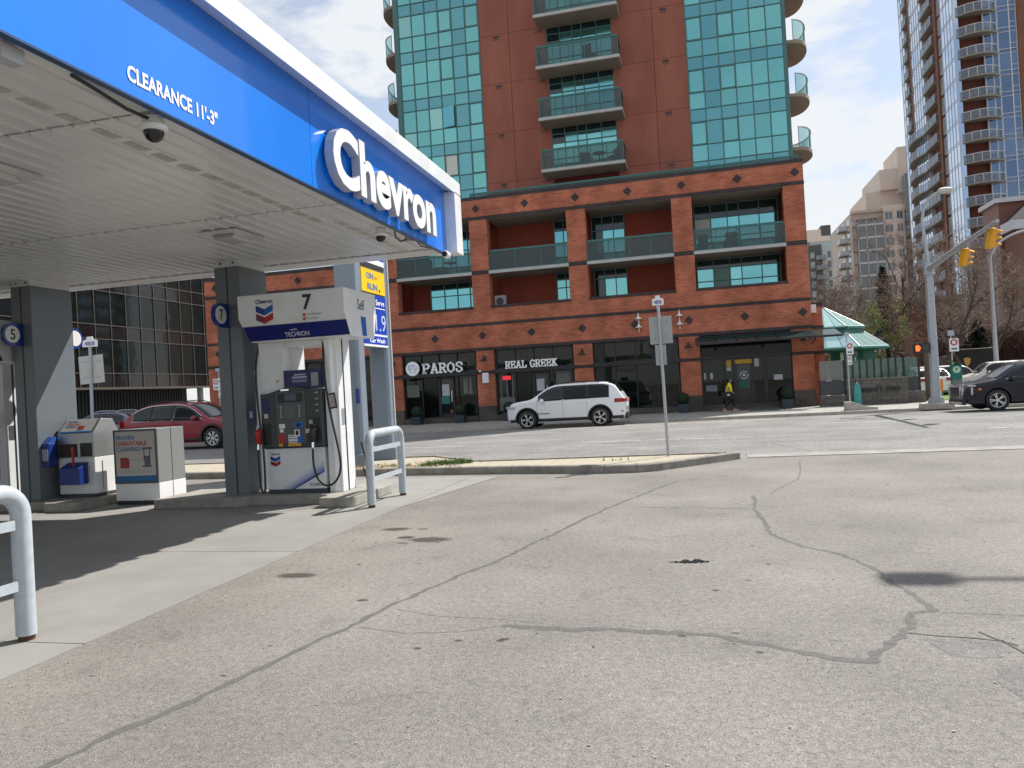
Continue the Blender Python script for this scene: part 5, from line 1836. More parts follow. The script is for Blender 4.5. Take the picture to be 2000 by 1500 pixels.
# curved corner balconies
M_pale = mat('pale_rail_cap', (0.42, 0.45, 0.42), 0.6)
for sgn, xe in ((1, 5.38), (-1, -15.6)):
    for k, z in enumerate(FL):
        if z < 12:
            continue
        pts = []
        for q in range(15):
            a = PI * q / 14
            pts.append((xe + sgn * 1.22 * math.sin(a) ** .7, TY + .12 + 1.7 * (1 - math.cos(a))))
        zz = z + .02
        outer = [(xe, TY + .12)] + pts[1:-1] + [(xe, pts[-1][1])]
        co = A(MB().prism(outer if sgn > 0 else outer[::-1], 'z', zz, zz + .17), 'corner_balcony', M_sof)
        rim_, gl = MB(), MB()
        for (p, q) in zip(pts[1:-1], pts[2:-1]):
            rim_.prism([p, q, (q[0] - sgn * .06, q[1]), (p[0] - sgn * .06, p[1])], 'z', zz + .174, zz + .21)
            rim_.prism([(p[0] - sgn * .02, p[1]), (q[0] - sgn * .02, q[1]), (q[0] - sgn * .08, q[1]), (p[0] - sgn * .08, p[1])], 'z', zz + 1.16, zz + 1.22)
        posts = MB()
        for q in range(1, 14, 3):
            x, y = pts[q]
            posts.box(x - sgn * .05 - .015, x - sgn * .05 + .015, y - .015, y + .015, zz + .21, zz + 1.16)
        for (mb, n_, m_) in ((rim_, 'rail_cap', M_pale), (posts, 'rail_posts', M_railf)):
            mb.v = [(a - OX, b_ - OY, c) for (a, b_, c) in mb.v]
            mb.build(n_, m_, co)
        for j, (p, q) in enumerate(zip(pts[1:-1], pts[2:-1])):
            mb = MB().quad((p[0] - sgn * .05 - OX, p[1] - OY, zz + .22), (q[0] - sgn * .05 - OX, q[1] - OY, zz + .22), (q[0] - sgn * .05 - OX, q[1] - OY, zz + 1.15), (p[0] - sgn * .05 - OX, p[1] - OY, zz + 1.15))
            mb.build('glass_panel', glass_mat('rail_glass_light', (0.22, 0.42, 0.42), 0.45), co)
# terrace railing along the podium roof
railing(-11.0, 5.3, 38.35, TOP - .05, TOP + .28, 9)

# ---- lower brick wing on the left
wg = thing('brick_wing', 'low brick wing with dark diamond tiles left of the price sign', 'building', (-21.4, 38.0, 0))
def Wg(mb, n, m):
    mb.v = [(x + 21.4, y - 38, z) for (x, y, z) in mb.v]
    return mb.build(n, m, wg)
wb = MB().box(-26.9, XL - .01, 38, 56, 3.84, 8.66)
Wg(wb, 'brick_wall', M_brick)
for (z0, z1) in ((8.66, 8.85), (7.63, 7.80), (4.985, 5.135), (3.68, 3.84)):
    Wg(MB().box(-26.92, XL - .012, 37.98, 56.02, z0, z1), 'brick_band', M_dbrick)
for x in (-26.2, -23.6, -21.0, -18.4):
    for z in (8.25, 4.5):
        Wg(MB().prism([(x - .215, z), (x, z - .215), (x + .215, z), (x, z + .215)], 'y', 37.975, 38.02), 'diamond_tile', M_dbrick)
for (a, c) in ((-26.9, -25.6), (-21.9, -20.9), (-17.0, XL - .01)):
    Wg(MB().box(a, c, 38, 38.5, .8, 3.68), 'brick_pillar', M_brick)
    Wg(MB().box(a - .01, c + .01, 37.98, 38.5, 0, .8), 'stone_plinth', M_stone)
for (a, c) in ((-25.6, -21.9), (-20.9, -17.0)):
    Wg(MB().box(a, c, 38.25, 38.3, .3, 3.68), 'shopfront', M_shopb)
    for k in range(4):
        x = a + (c - a) * k / 4
        Wg(MB().box(x + .05, x + (c - a) / 4 - .05, 38.2, 38.22, .4, 2.5), 'pane', M_shop)
        Wg(MB().box(x + .05, x + (c - a) / 4 - .05, 38.2, 38.22, 2.62, 3.6), 'pane', M_shop)
    Wg(MB().box(a, c, 38.1, 38.24, 0, .3), 'threshold', M_stone)
for (z0, z1) in ((5.6, 7.2),):
    for x in (-25.2, -22.6, -20.0, -17.4):
        pass

# ---- dark glass office block across the side street
og = thing('glass_office', 'dark bronze glass office block with a fine grid of mullions', 'building', (-40, 46, 0))
M_bronze = mirror_glass('bronze_glass', (0.008, 0.010, 0.010), metal=0.0, rough=0.03, wav=0.04)
M_bronze.node_tree.nodes['Principled BSDF'].inputs['Specular IOR Level'].default_value = 0.35
M_bspan = mirror_glass('bronze_spandrel', (0.012, 0.008, 0.008), metal=0.0, rough=0.05, wav=0.04)
M_mull = mat('mullion_bronze', (0.085, 0.075, 0.065), 0.45)
M_gran = mat('dark_granite', (0.014, 0.017, 0.021), 0.6, var=0.3, vscale=8)
def Og(mb, n, m, parent=og):
    mb.v = [(x + 40, y - 46, z) for (x, y, z) in mb.v]
    return mb.build(n, m, parent)
Og(MB().box(-66, -40.1, 33.5, 57.5, 3.2, 22), 'core', M_gran)
Og(MB().box(-66, -41.4, 33.5, 55.4, -.2, 3.2), 'ground_floor', M_gran)
rib = MB()
for k in range(69):
    y = 33.6 + k * .31
    rib.box(-41.4, -41.33, y, y + .12, 0, 3.1)
struct(Og(rib, 'granite_ribs', M_gran), 'stuff')
Og(MB().box(-41.0, -40.65, 56.2, 56.55, -.2, 3.2), 'pillar', mat('pale_pillar', (0.35, 0.36, 0.36), 0.7))
Og(MB().box(-40.0, -39.9, 33.4, 57.6, 3.15, 3.28), 'sill_band', M_mull)
lv = []
z = 3.28
while z < 21:
    lv += [(z, z + 1.0, 's'), (z + 1.0, z + 3.38, 'v')]
    z += 3.38
mm_ = MB()
ny = 16
yy0, dy = 33.6, 1.5
for k in range(ny + 1):
    mm_.box(-40.02, -39.90, yy0 + k * dy - .025, yy0 + k * dy + .025, 3.28, 20.2)
for (a, c, s) in lv:
    mm_.box(-40.02, -39.91, yy0, yy0 + ny * dy, a - .028, a + .028)
grid = Og(mm_, 'mullion_grid', M_mull)
r_ = random.Random(4)
mcache = {}
for k in range(ny):
    for (a, c, s) in lv:
        key = s
        if key not in mcache:
            me = MB().box(-.015, .015, -dy / 2 + .04, dy / 2 - .04, -(c - a) / 2 + .04, (c - a) / 2 - .04).mesh('pane')
            me.materials.append(M_bronze if s == 'v' else M_bspan)
            mcache[key] = me
        o = bpy.data.objects.new('pane', mcache[key])
        COL.objects.link(o)
        o.parent = grid
        o.location = (-39.98 + 40, yy0 + (k + .5) * dy - 46, (a + c) / 2)
        o.rotation_euler = (0, r_.gauss(0, .003), r_.gauss(0, .004))
# ================================================================== VEHICLES
M_carglass = mat('car_glass', (0.012, 0.016, 0.018), 0.04, spec=0.55)
M_tint = mat('car_glass_tinted', (0.005, 0.006, 0.007), 0.05, spec=0.4)
M_trim = mat('car_black_trim', (0.016, 0.016, 0.017), 0.55)
M_rim = mat('alloy', (0.55, 0.56, 0.57), 0.25, metal=0.9)
M_tail = mat('tail_lamp', (0.36, 0.012, 0.018), 0.15)
M_tail_lit = mat('tail_lamp_lit', (0.9, 0.03, 0.03), 0.2, emit=1.2)
M_head = mat('head_lamp', (0.55, 0.57, 0.6), 0.1, metal=0.3)
M_amber = mat('amber_lamp', (0.7, 0.20, 0.02), 0.25)


def lerp_prof(P, x):
    for (a, za), (b, zb) in zip(P, P[1:]):
        if x <= b:
            t = (x - a) / (b - a)
            return za + (zb - za) * t
    return P[-1][1]


def smooth_prof(P, x, r=.12):
    return sum(lerp_prof(P, min(max(x + k * r / 3, P[0][0]), P[-1][0])) for k in (-3, -2, -1, 0, 1, 2, 3)) / 7


def car(name, label, cat, loc, rz, paint, L, W, prof, axles, R, belt, zroof, wins, group=None, tumble=.24, zb=.24, spokes=5, arch=None, clad=None,
        rails=None, seams=(), handles=(), lamps=(), ws=None, rw=None, mirror=None, tint_from=None, tyre_w=.24, clad_h=.40):
    """x runs from the tail (0) to the nose (L); y to the left; wheels stand on z=0. The body is lofted from a side profile, wheel wells are cut out."""
    t = thing(name, label, cat, loc, rz, group)

    def hw(x, z):
        u = abs(2 * x / L - 1)
        p = 1 - .035 * max(0, (u - .45) / .55) ** 2 - .13 * max(0, (u - .86) / .14) ** 2
        if z < belt:
            s = 1 - .05 * max(0, (belt - .12 - z) / (belt - zb)) ** 2 - .012 * abs(math.sin(PI * (z - zb) / (belt - zb)))
        else:
            s = 1 - tumble * (z - belt) / max(.2, zroof - belt)
        return W / 2 * p * s

    def zt(x):
        return smooth_prof(prof, x)

    N = 84
    rings = []
    for i in range(N + 1):
        x = L * i / N
        u = abs(2 * x / L - 1)
        z0 = zb + .16 * max(0, (u - .84) / .16) ** 1.5
        z1 = zt(x)
        side = []
        zm = min(belt, z0 + (z1 - z0) * .72)
        for z in [z0 + (zm - z0) * v for v in (0, .08, .2, .4, .6, .8, 1.0)] + [zm + (z1 - zm) * v for v in (.3, .6, .8, .9, .955, .985, 1.0)]:
            y = hw(x, z)
            d = z1 - z
            r = .085
            if d < r:
                y -= (r - math.sqrt(max(0, r * r - (r - d) ** 2))) * .9
            if z - z0 < .08:
                y -= .06 * (1 - (z - z0) / .08)
            side.append((y, z))
        yt, zt_ = side[-1]
        top = [(yt * .6, zt_ + .018), (0, zt_ + .028)]
        half = side + top
        ring = [(x, y, z) for (y, z) in half] + [(x, -y, z) for (y, z) in half[-2::-1]]
        rings.append(ring)
    b = MB()
    n = len(rings[0])
    for ring in rings:
        b.v += ring
    for i in range(N):
        for j in range(n - 1):
            b.f.append((i * n + j, i * n + j + 1, (i + 1) * n + j + 1, (i + 1) * n + j))
        b.f.append((i * n + n - 1, i * n, (i + 1) * n, (i + 1) * n + n - 1))
    b.f.append(tuple(range(n)))
    b.f.append(tuple(N * n + j for j in range(n - 1, -1, -1)))
    body = b.build('body', paint, None)
    cut = MB()
    for ax in axles:
        for s in (-1, 1):
            c = [(R + .055, s * (W / 2 - .36)), (R + .055, s * (W / 2 + .2))]
            cut.lathe(c, 28, (ax, 0, R + .01), axis='y')
    co = cut.build('cutter', M_trim, None)
    md = body.modifiers.new('wells', 'BOOLEAN')
    md.object = co
    md.operation = 'DIFFERENCE'
    md.solver = 'EXACT'
    dg = bpy.context.evaluated_depsgraph_get()
    dg.update()
    me = bpy.data.meshes.new_from_object(body.evaluated_get(dg))
    old = body.data
    body.modifiers.clear()
    body.data = me
    bpy.data.meshes.remove(old)
    bpy.data.objects.remove(co)
    me.polygons.foreach_set('use_smooth', [True] * len(me.polygons))
    me.set_sharp_from_angle(angle=math.radians(38))
    me.materials.clear()
    me.materials.append(paint)
    me.materials.append(M_trim)
    for p in me.polygons:
        c = p.center
        p.material_index = 0
        for ax in axles:
            d = math.hypot(c.x - ax, c.z - R - .01)
            if d < R + .06 and (abs(c.y) < W / 2 - .34 or d > R + .0) and abs(p.normal.y) < .35 and d < R + .058 and abs(c.y) < hw(c.x, c.z) - .012:
                p.material_index = 1
            elif d < R + .05 and abs(c.y) < W / 2 - .3:
                p.material_index = 1
    body.parent = t

    def patch(x0, x1, zlo, zhi, nm, m, off=.013, nx=16, nz=5, sides=(1, -1), parent=body):
        for s in sides:
            mb = MB()
            G = []
            for i in range(nx + 1):
                x = x0 + (x1 - x0) * i / nx
                lo = zlo(x) if callable(zlo) else zlo
                hi = zhi(x) if callable(zhi) else zhi
                hi = max(hi, lo + .001)
                G.append([(x, s * (hw(x, lo + (hi - lo) * j / nz) + off), lo + (hi - lo) * j / nz) for j in range(nz + 1)])
            mb.v = [p for col in G for p in col]
            q_ = nz + 1
            mb.f = [(i * q_ + j, (i + 1) * q_ + j, (i + 1) * q_ + j + 1, i * q_ + j + 1) for i in range(nx) for j in range(nz)]
            if s < 0:
                mb.f = [f[::-1] for f in mb.f]
            o = mb.build(nm, m, parent)
            so = o.modifiers.new('thick', 'SOLIDIFY')
            so.thickness = .004
            o.data.polygons.foreach_set('use_smooth', [True] * len(o.data.polygons))

    def over(x0, x1, inset, nm, m, off=.012, nx=10, w=None):
        mb = MB()
        G = []
        for i in range(nx + 1):
            x = x0 + (x1 - x0) * i / nx
            z = zt(x)
            y0 = hw(x, z) - inset
            G.append([(x, y0 * q, z + .03 * (1 - abs(q)) + off) for q in (-1, -.6, 0, .6, 1)])
        mb.v = [p for col in G for p in col]
        mb.f = [(i * 5 + j, i * 5 + j + 1, (i + 1) * 5 + j + 1, (i + 1) * 5 + j) for i in range(nx) for j in range(4)]
        o = mb.build(nm, m, body)
        so = o.modifiers.new('thick', 'SOLIDIFY')
        so.thickness = .006
        o.data.polygons.foreach_set('use_smooth', [True] * len(o.data.polygons))

    if wins:
        w0, w1 = wins[0], wins[-1]
        patch(w0[0] + .1, w1[1] - .12, lambda x: w0[2] + (w1[3] - w0[2]) * (x - w0[0]) / (w1[1] - w0[0]) - .01, lambda x: min(zt(x) - .07, zroof - .08), 'pillar_trim', M_trim, .008, 24, 5)
    for (x0, x1, lo0, lo1) in wins:
        f_lo = lambda x, a=x0, c=x1, p=lo0, q=lo1: p + (q - p) * (x - a) / (c - a)
        f_hi = lambda x: min(zt(x) - .075, zroof - .085)
        patch(x0, x1, f_lo, f_hi, 'side_window', M_tint if (tint_from and x1 < tint_from) else M_carglass)
    if wins and clad != 'none':
        xa, xb = wins[0][0] - .06, wins[-1][1] + .06
        patch(xa, xb, lambda x: wins[0][2] - .028, lambda x: wins[0][2] - .006, 'window_line', M_chrome if clad == 'chrome' else M_trim, .008, 20, 1)
    if ws:
        over(ws[0], ws[1], .10, 'windscreen', M_carglass)
    if rw:
        over(rw[0], rw[1], .12, 'rear_window', M_tint)
    for sx in seams:
        patch(sx - .004, sx + .004, zb + .16, belt - .01, 'door_seam', M_ink, .003, 1, 8)
    for hx in handles:
        patch(hx, hx + .20, belt - .14, belt - .105, 'door_handle', paint, .028, 3, 1)
    if arch:
        for ax in axles:
            for s in (1, -1):
                mb = MB()
                pts0, pts1 = [], []
                for k in range(25):
                    a = -.22 + (PI + .44) * k / 24
                    for rr, P in ((R + .045, pts0), (R + .105, pts1)):
                        x, z = ax + rr * math.cos(a), R + .01 + rr * math.sin(a)
                        P.append((x, s * (hw(x, max(z, zb)) + .014), z))
                mb.v = pts0 + pts1
                mb.f = [(k, k + 1, 25 + k + 1, 25 + k) for k in range(24)]
                o = mb.build('wheel_arch', arch, body)
                so = o.modifiers.new('thick', 'SOLIDIFY')
                so.thickness = .02
    segs = [(0.10, axles[0] - R - .1), (axles[0] + R + .1, axles[1] - R - .1), (axles[1] + R + .1, L - .12)]
    for (a, c) in segs:
        if c > a and clad != 'none':
            patch(a, c, zb + .06, clad_h, 'sill_trim', M_trim, .010, 8, 3)
    for (kind, x0, x1, z0, z1, m) in lamps:
        if kind == 'side':
            patch(x0, x1, z0, z1, 'lamp', m, .010, 6, 3)
        else:
            xx = 0 if kind == 'rear' else L
            for s in (-1, 1):
                MB().cbox((xx + (-.01 if kind == 'rear' else .0), s * (x0 + x1) / 2, (z0 + z1) / 2), (.05, abs(x1 - x0), z1 - z0)).build('lamp', m, body, bevel=.01)
    if rails:
        for s in (-1, 1):
            pts = [(x, s * (hw(x, zt(x)) - .06), zt(x) + (.012 if q in (0, 6) else .055)) for q, x in enumerate([rails[0] + (rails[1] - rails[0]) * k / 6 for k in range(7)])]
            MB().tube(pts, .018, 6).build('roof_rail', M_rim if rails[2] else M_trim, body)
    if mirror:
        for s in (-1, 1):
            x, z = mirror
            y = s * (hw(x, z) + .12)
            MB().lathe([(.03, -.09), (.085, -.06), (.10, 0), (.08, .06), (.03, .08)], 10, (x, y, z), axis='y').build('door_mirror', paint, body, smooth=True)
            MB().cbox((x, s * (hw(x, z) + .02), z - .06), (.08, .12, .03)).build('mirror_foot', M_trim, body)
    # number plates and bumper insets
    MB().cbox((-.004, 0, .82), (.02, .32, .16)).build('number_plate', M_whiteink, body)
    # wheels
    tw_ = tyre_w
    tm = MB().lathe([(R * .66, -tw_ / 2 + .01), (R * .9, -tw_ / 2), (R * .975, -tw_ / 2 + .03), (R, -tw_ / 4), (R, tw_ / 4), (R * .975, tw_ / 2 - .03), (R * .9, tw_ / 2), (R * .66, tw_ / 2 - .01)], 32, axis='y', cap=False).mesh('wheel')
    tm.materials.append(M_rubber)
    tm.polygons.foreach_set('use_smooth', [True] * len(tm.polygons))
    rm = MB()
    y_ = tw_ / 2 - .035
    rm.lathe([(R * .66, y_ - .08), (R * .68, y_ + .02), (R * .62, y_ + .015), (R * .60, y_ - .10)], 32, axis='y', cap=False)
    rm.lathe([(.0, y_ + .0), (R * .16, y_ + .0), (R * .17, y_ - .05)], 12, axis='y')
    for k in range(spokes):
        a = 2 * PI * k / spokes
        for da in (-.16, .16):
            p0 = Vector((math.cos(a) * R * .14, y_ - .012, math.sin(a) * R * .14))
            p1 = Vector((math.cos(a + da) * R * .63, y_ - .005, math.sin(a + da) * R * .63))
            d = p1 - p0
            rm.cbox(tuple((p0 + p1) / 2), (d.length, .03, .034), Matrix.Rotation(-math.atan2(d.z, d.x), 3, 'Y'))
    rme = rm.mesh('rim')
    rme.materials.append(M_rim)
    bk_ = MB().lathe([(R * .64, y_ - .12), (.0, y_ - .12)], 24, axis='y').mesh('brake_backing')
    bk_.materials.append(M_ink)
    for ax in axles:
        for s in (1, -1):
            wo = bpy.data.objects.new('wheel', tm)
            COL.objects.link(wo)
            wo.parent = t
            wo.location = (ax, s * (W / 2 - tw_ / 2 - .015), R)
            wo.rotation_euler = (0, 0, 0 if s > 0 else PI)
            for me_ in (rme, bk_):
                ro = bpy.data.objects.new(me_.name, me_)
                COL.objects.link(ro)
                ro.parent = wo
    t['_hw'] = 1
    del t['_hw']
    return t, body, patch, hw, zt


P_white = mat('car_white', (0.80, 0.81, 0.82), 0.25, coat=0.8)
P_black = mat('car_dark_blue_black', (0.006, 0.008, 0.017), 0.3, coat=0.25, spec=0.35)
P_red = mat('car_red', (0.24, 0.008, 0.026), 0.28, coat=0.3)
P_grey = mat('car_grey', (0.13, 0.16, 0.19), 0.25, metal=0.4, coat=0.8)

# white SUV in the far lane, nose to the left
SP = [(0, .92), (.04, 1.08), (.12, 1.18), (.30, 1.50), (.45, 1.65), (.80, 1.735), (1.9, 1.76), (2.75, 1.735), (3.08, 1.63), (3.64, 1.25), (3.78, 1.175), (4.36, 1.10), (4.60, 1.04), (4.70, .95), (4.75, .72)]
YS = 30.9
sv, body, patch, hw, zt = car('white_suv', 'white SUV with dark wheel arches driving left past the shops', 'car', (-2.70, 30.55, zr(30.3) - .012), PI, P_white, 4.75, 1.94, SP,
    (1.0, 3.92), .385, 1.12, 1.755, [(.62, 1.44, 1.15, 1.14), (1.50, 2.42, 1.14, 1.13), (2.48, 3.44, 1.13, 1.11)], tumble=.19, arch=M_trim, rails=(1.0, 2.7, 0), seams=(1.5, 2.46, 3.5),
    handles=(1.62, 2.60), ws=(2.85, 3.66), rw=(.20, .66), mirror=(3.28, 1.12), tint_from=2.45, clad='chrome', clad_h=.42,
    lamps=[('side', .04, .42, .93, 1.08, M_tail), ('rear', .55, .86, .93, 1.08, M_tail), ('side', 4.40, 4.64, .84, .95, M_head), ('front', .5, .85, .84, .95, M_head), ('side', .10, .18, .55, .60, M_tail)])
patch(3.0, 3.55, .60, .63, 'badge_strip', M_ink, .012, 4, 1)
patch(3.05, 3.5, .57, .575, 'belt_crease', mat('crease_grey', (.5, .5, .52), .4), .004, 4, 1)
MB().cbox((4.73, 0, .72), (.05, 1.1, .16)).build('grille', M_trim, body)
MB().cbox((.0, 0, .40), (.10, 1.6, .26)).build('rear_bumper_skirt', M_trim, body, bevel=.03)
MB().tube([(-.02, -.55, .36), (.12, -.55, .36)], .045, 10).build('exhaust_tip', M_chrome, body)

# black SUV at the right edge, nose to the left
BP = [(0, .95), (.08, 1.10), (.25, 1.45), (.5, 1.66), (.9, 1.74), (2.2, 1.76), (2.9, 1.72), (3.25, 1.58), (3.85, 1.18), (3.98, 1.13), (4.6, 1.04), (4.88, .95), (4.98, .70)]
bs, body, patch, hw, zt = car('black_suv', 'shiny dark SUV cut off by the right edge of the photo, facing left', 'car', (13.05, 28.75, zr(28) - .01), PI, P_black, 4.98, 1.97, BP,
    (1.0, 3.90), .40, 1.13, 1.76, [(.5, 1.5, 1.18, 1.16), (1.55, 2.5, 1.16, 1.14), (2.56, 3.55, 1.14, 1.11)], arch=M_trim, rails=(.9, 2.8, 1), seams=(1.5, 2.52, 3.62),
    handles=(1.62, 2.66), ws=(3.05, 3.88), rw=(.12, .48), mirror=(3.40, 1.15), tint_from=2.5, clad='chrome',
    lamps=[('front', .62, .80, .62, .92, M_head), ('front', .45, .86, .96, 1.02, M_head), ('side', 4.42, 4.52, .78, .86, M_amber), ('side', 4.60, 4.86, .93, .985, M_head), ('rear', .6, .9, .9, 1.2, M_tail)])
gr = MB().box(4.93, 5.02, -.52, .52, .50, .93).build('grille', mat('grille_dark', (0.10, 0.11, 0.12), 0.25, metal=0.8), body, bevel=.03)
g = MB()
g.box(4.95, 5.03, -.56, .56, .925, .955).box(4.95, 5.03, -.56, -.53, .50, .93).box(4.95, 5.03, .53, .56, .50, .93)
g.build('grille_surround', M_chrome, body, bevel=.01)
MB().box(4.90, 5.0, -.85, .85, .26, .44).build('bumper_skirt', M_trim, body, bevel=.03)
MB().box(4.965, 5.012, -.7, .7, .30, .36).build('skid_plate', M_rim, body)
patch(4.56, 4.80, .60, .88, 'lamp_surround', M_trim, .012, 6, 4)
patch(4.70, 4.76, .62, .90, 'daylight_lamp', M_head, .018, 2, 5)

bs.scale = (.9, .9, .9)
# red estate car on the left, nose to the right
RP = [(0, .95), (.08, 1.08), (.3, 1.25), (.75, 1.52), (1.2, 1.63), (2.0, 1.66), (2.6, 1.62), (2.95, 1.48), (3.55, 1.08), (3.7, 1.03), (4.3, .94), (4.55, .84), (4.65, .66)]
rs, body, patch, hw, zt = car('red_car', 'dark red estate car waiting behind the white advert cabinet', 'car', (-21.35, 25.5, zr(25)), 0.0, P_red, 4.65, 1.83, RP,
    (.9, 3.72), .37, 1.03, 1.66, [(.55, 1.30, 1.07, 1.06), (1.34, 2.14, 1.06, 1.05), (2.20, 3.30, 1.05, 1.02)], arch=M_trim, rails=(1.0, 2.6, 0), seams=(1.32, 2.17, 3.3),
    handles=(1.4, 2.28), ws=(2.75, 3.60), rw=(.20, .72), mirror=(3.12, 1.08), clad='chrome', spokes=7, lamps=[('side', 4.2, 4.5, .74, .86, M_head), ('rear', .6, .88, .85, 1.1, M_tail), ('side', .04, .2, .85, 1.05, M_tail)])
rs.scale = (1.07, 1.07, 1.07)
cx0, cz0 = .5, 1.05
pts = []
for k in range(20):
    x = .50 + (3.36 - .50) * k / 19
    z = min(zt(x) - .07, 1.66 - .08)
    pts.append((x, -(hw(x, z) + .014), z))
MB().tube(pts, .014, 5).build('chrome_bow', M_chrome, body)

# grey hatchback beyond, nose to the left
GP = [(0, .90), (.06, 1.05), (.2, 1.12), (.55, 1.42), (.95, 1.56), (1.8, 1.60), (2.4, 1.55), (2.75, 1.42), (3.4, 1.04), (3.55, .98), (4.1, .88), (4.3, .76), (4.36, .6)]
gs, body, patch, hw, zt = car('grey_car', 'blue-grey hatchback with a lit tail lamp on the far side of the street', 'car', (-24.2, 29.6, zr(29)), PI, P_grey, 4.36, 1.8, GP,
    (.85, 3.45), .35, 1.0, 1.60, [(.62, 1.32, 1.04, 1.03), (1.36, 2.1, 1.03, 1.02), (2.15, 3.1, 1.02, 1.0)], arch=M_trim, rails=(1.0, 2.3, 1), seams=(1.34, 2.12, 3.1),
    handles=(1.45, 2.25), ws=(2.55, 3.45), rw=(.18, .66), mirror=(2.95, 1.04), lamps=[('side', .03, .34, .94, 1.06, M_tail_lit), ('rear', .5, .85, .94, 1.06, M_tail_lit)])

# vehicles parked in the side street on the right
VP = [(0, 1.2), (.06, 1.75), (.2, 1.92), (1.0, 1.97), (3.6, 1.95), (4.0, 1.86), (4.55, 1.32), (4.7, 1.24), (5.2, 1.12), (5.4, .95), (5.45, .7)]
P_cream = mat('van_cream', (0.62, 0.60, 0.55), 0.35, coat=0.4)
ws_, body, patch, hw, zt = car('white_van', 'cream white van with a red mark parked behind the light pole', 'van', (11.5, 48.5, -.11), 0.02, P_cream, 5.45, 1.95, VP,
    (1.1, 4.4), .38, 1.2, 1.97, [(.25, 1.5, 1.28, 1.28), (1.62, 3.1, 1.28, 1.28), (3.25, 4.2, 1.28, 1.22)], seams=(3.2, 4.3), handles=(3.3,), ws=(3.95, 4.62), rw=(.03, .12), mirror=(4.15, 1.3), arch=M_trim, clad='plain',
    lamps=[('rear', .7, .9, .9, 1.3, M_tail), ('side', 5.0, 5.3, .82, .98, M_head)], group='vehicles parked in the side street')
MB().prism([(2.75, .95), (3.05, .95), (3.05, 1.10), (2.85, 1.15)], 'y', -hw(2.9, 1.0) - .012, -hw(2.9, 1.0) - .002).build('red_mark', M_red, body)
TP = [(0, 1.0), (.05, 1.18), (1.75, 1.20), (1.85, 1.85), (2.1, 1.94), (3.7, 1.93), (4.0, 1.82), (4.5, 1.32), (4.65, 1.24), (5.3, 1.14), (5.5, 1.0), (5.55, .75)]
ts_, body, patch, hw, zt = car('white_pickup', 'white pickup with a black door mirror parked right of the pay station', 'pickup', (18.9, 46.5, -.11), PI, P_cream, 5.55, 1.98, TP,
    (1.15, 4.5), .40, 1.2, 1.94, [(2.0, 3.0, 1.30, 1.30), (3.1, 4.15, 1.30, 1.22)], seams=(1.8, 3.05, 4.25), handles=(2.2, 3.2), ws=(3.9, 4.58), mirror=(4.05, 1.32), arch=M_trim, clad='plain',
    lamps=[('front', .6, .95, .85, 1.05, M_head), ('side', 5.1, 5.4, .85, 1.02, M_head)], group='vehicles parked in the side street')

ws_.scale = (.85, .85, .85)
ts_.scale = (.9, .9, .9)
# brown delivery truck
P_brown = mat('truck_brown', (0.014, 0.010, 0.008), 0.5, spec=0.3)
t = thing('delivery_truck', 'dark brown delivery truck with a gold shield parked beyond the white pickup', 'truck', (19.1, 57.0, -.11), 0, 'vehicles parked in the side street')
bd = MB().box(-2.6, .35, -1.1, 1.1, .55, 3.1).build('cargo_body', P_brown, t, bevel=.06)
MB().prism([(-2.6, .55), (-4.1, .55), (-4.15, 1.35), (-3.5, 1.55), (-3.15, 2.65), (-2.6, 2.75)], 'y', -1.05, 1.05).build('cab', P_brown, t, bevel=.05)
MB().prism([(-3.46, 1.62), (-3.14, 2.55), (-3.16, 2.56), (-3.49, 1.63)], 'y', -.9, .9).build('windscreen', M_carglass, t)
MB().box(-3.15, -2.65, -1.06, -1.055, 1.5, 2.5).build('side_window', M_carglass, t)
sh = [(-2.05, 2.05), (-1.85, 1.75), (-1.65, 2.05), (-1.62, 2.38), (-1.85, 2.45), (-2.08, 2.38)]
MB().prism(sh, 'y', -1.115, -1.103).build('gold_shield', mat('shield_gold', (0.55, 0.30, 0.05), 0.5), bd)
for k in range(9):
    MB().box(-1.1 + k * .15, -1.0 + k * .15, -1.112, -1.104, 1.72, 1.88).build('gold_lettering', mat('dull_gold', (0.14, 0.08, 0.02), 0.5), bd)
for x in (-3.3, -.5):
    for s in (-1, 1):
        wo = MB().lathe([(.25, -.12), (.42, -.13), (.45, -.08), (.45, .08), (.42, .13), (.25, .12)], 20, axis='y').build('wheel', M_rubber, t, (x, s * .92, .45))
        MB().lathe([(.01, -.135), (.25, -.13)], 14, axis='y').build('rim', M_rim, wo)
MB().box(-4.25, -4.1, -1.0, 1.0, .45, .75).build('bumper', M_trim, t)
t.scale = (.87, .87, .87)
# dark car glimpsed at the far left of the patio wall
cs_, body, patch, hw, zt = car('white_car', 'white car glimpsed between the patio wall and the light pole', 'car', (12.2, 44.0, -.11), PI / 2, P_white, 4.36, 1.8, GP,
    (.85, 3.45), .35, 1.0, 1.60, [(.62, 1.32, 1.04, 1.03), (1.36, 2.1, 1.03, 1.02), (2.15, 3.1, 1.02, 1.0)], arch=M_trim, ws=(2.55, 3.45), rw=(.18, .66), mirror=(2.95, 1.04), lamps=[('rear', .5, .85, .9, 1.06, M_tail)], group='vehicles parked in the side street')
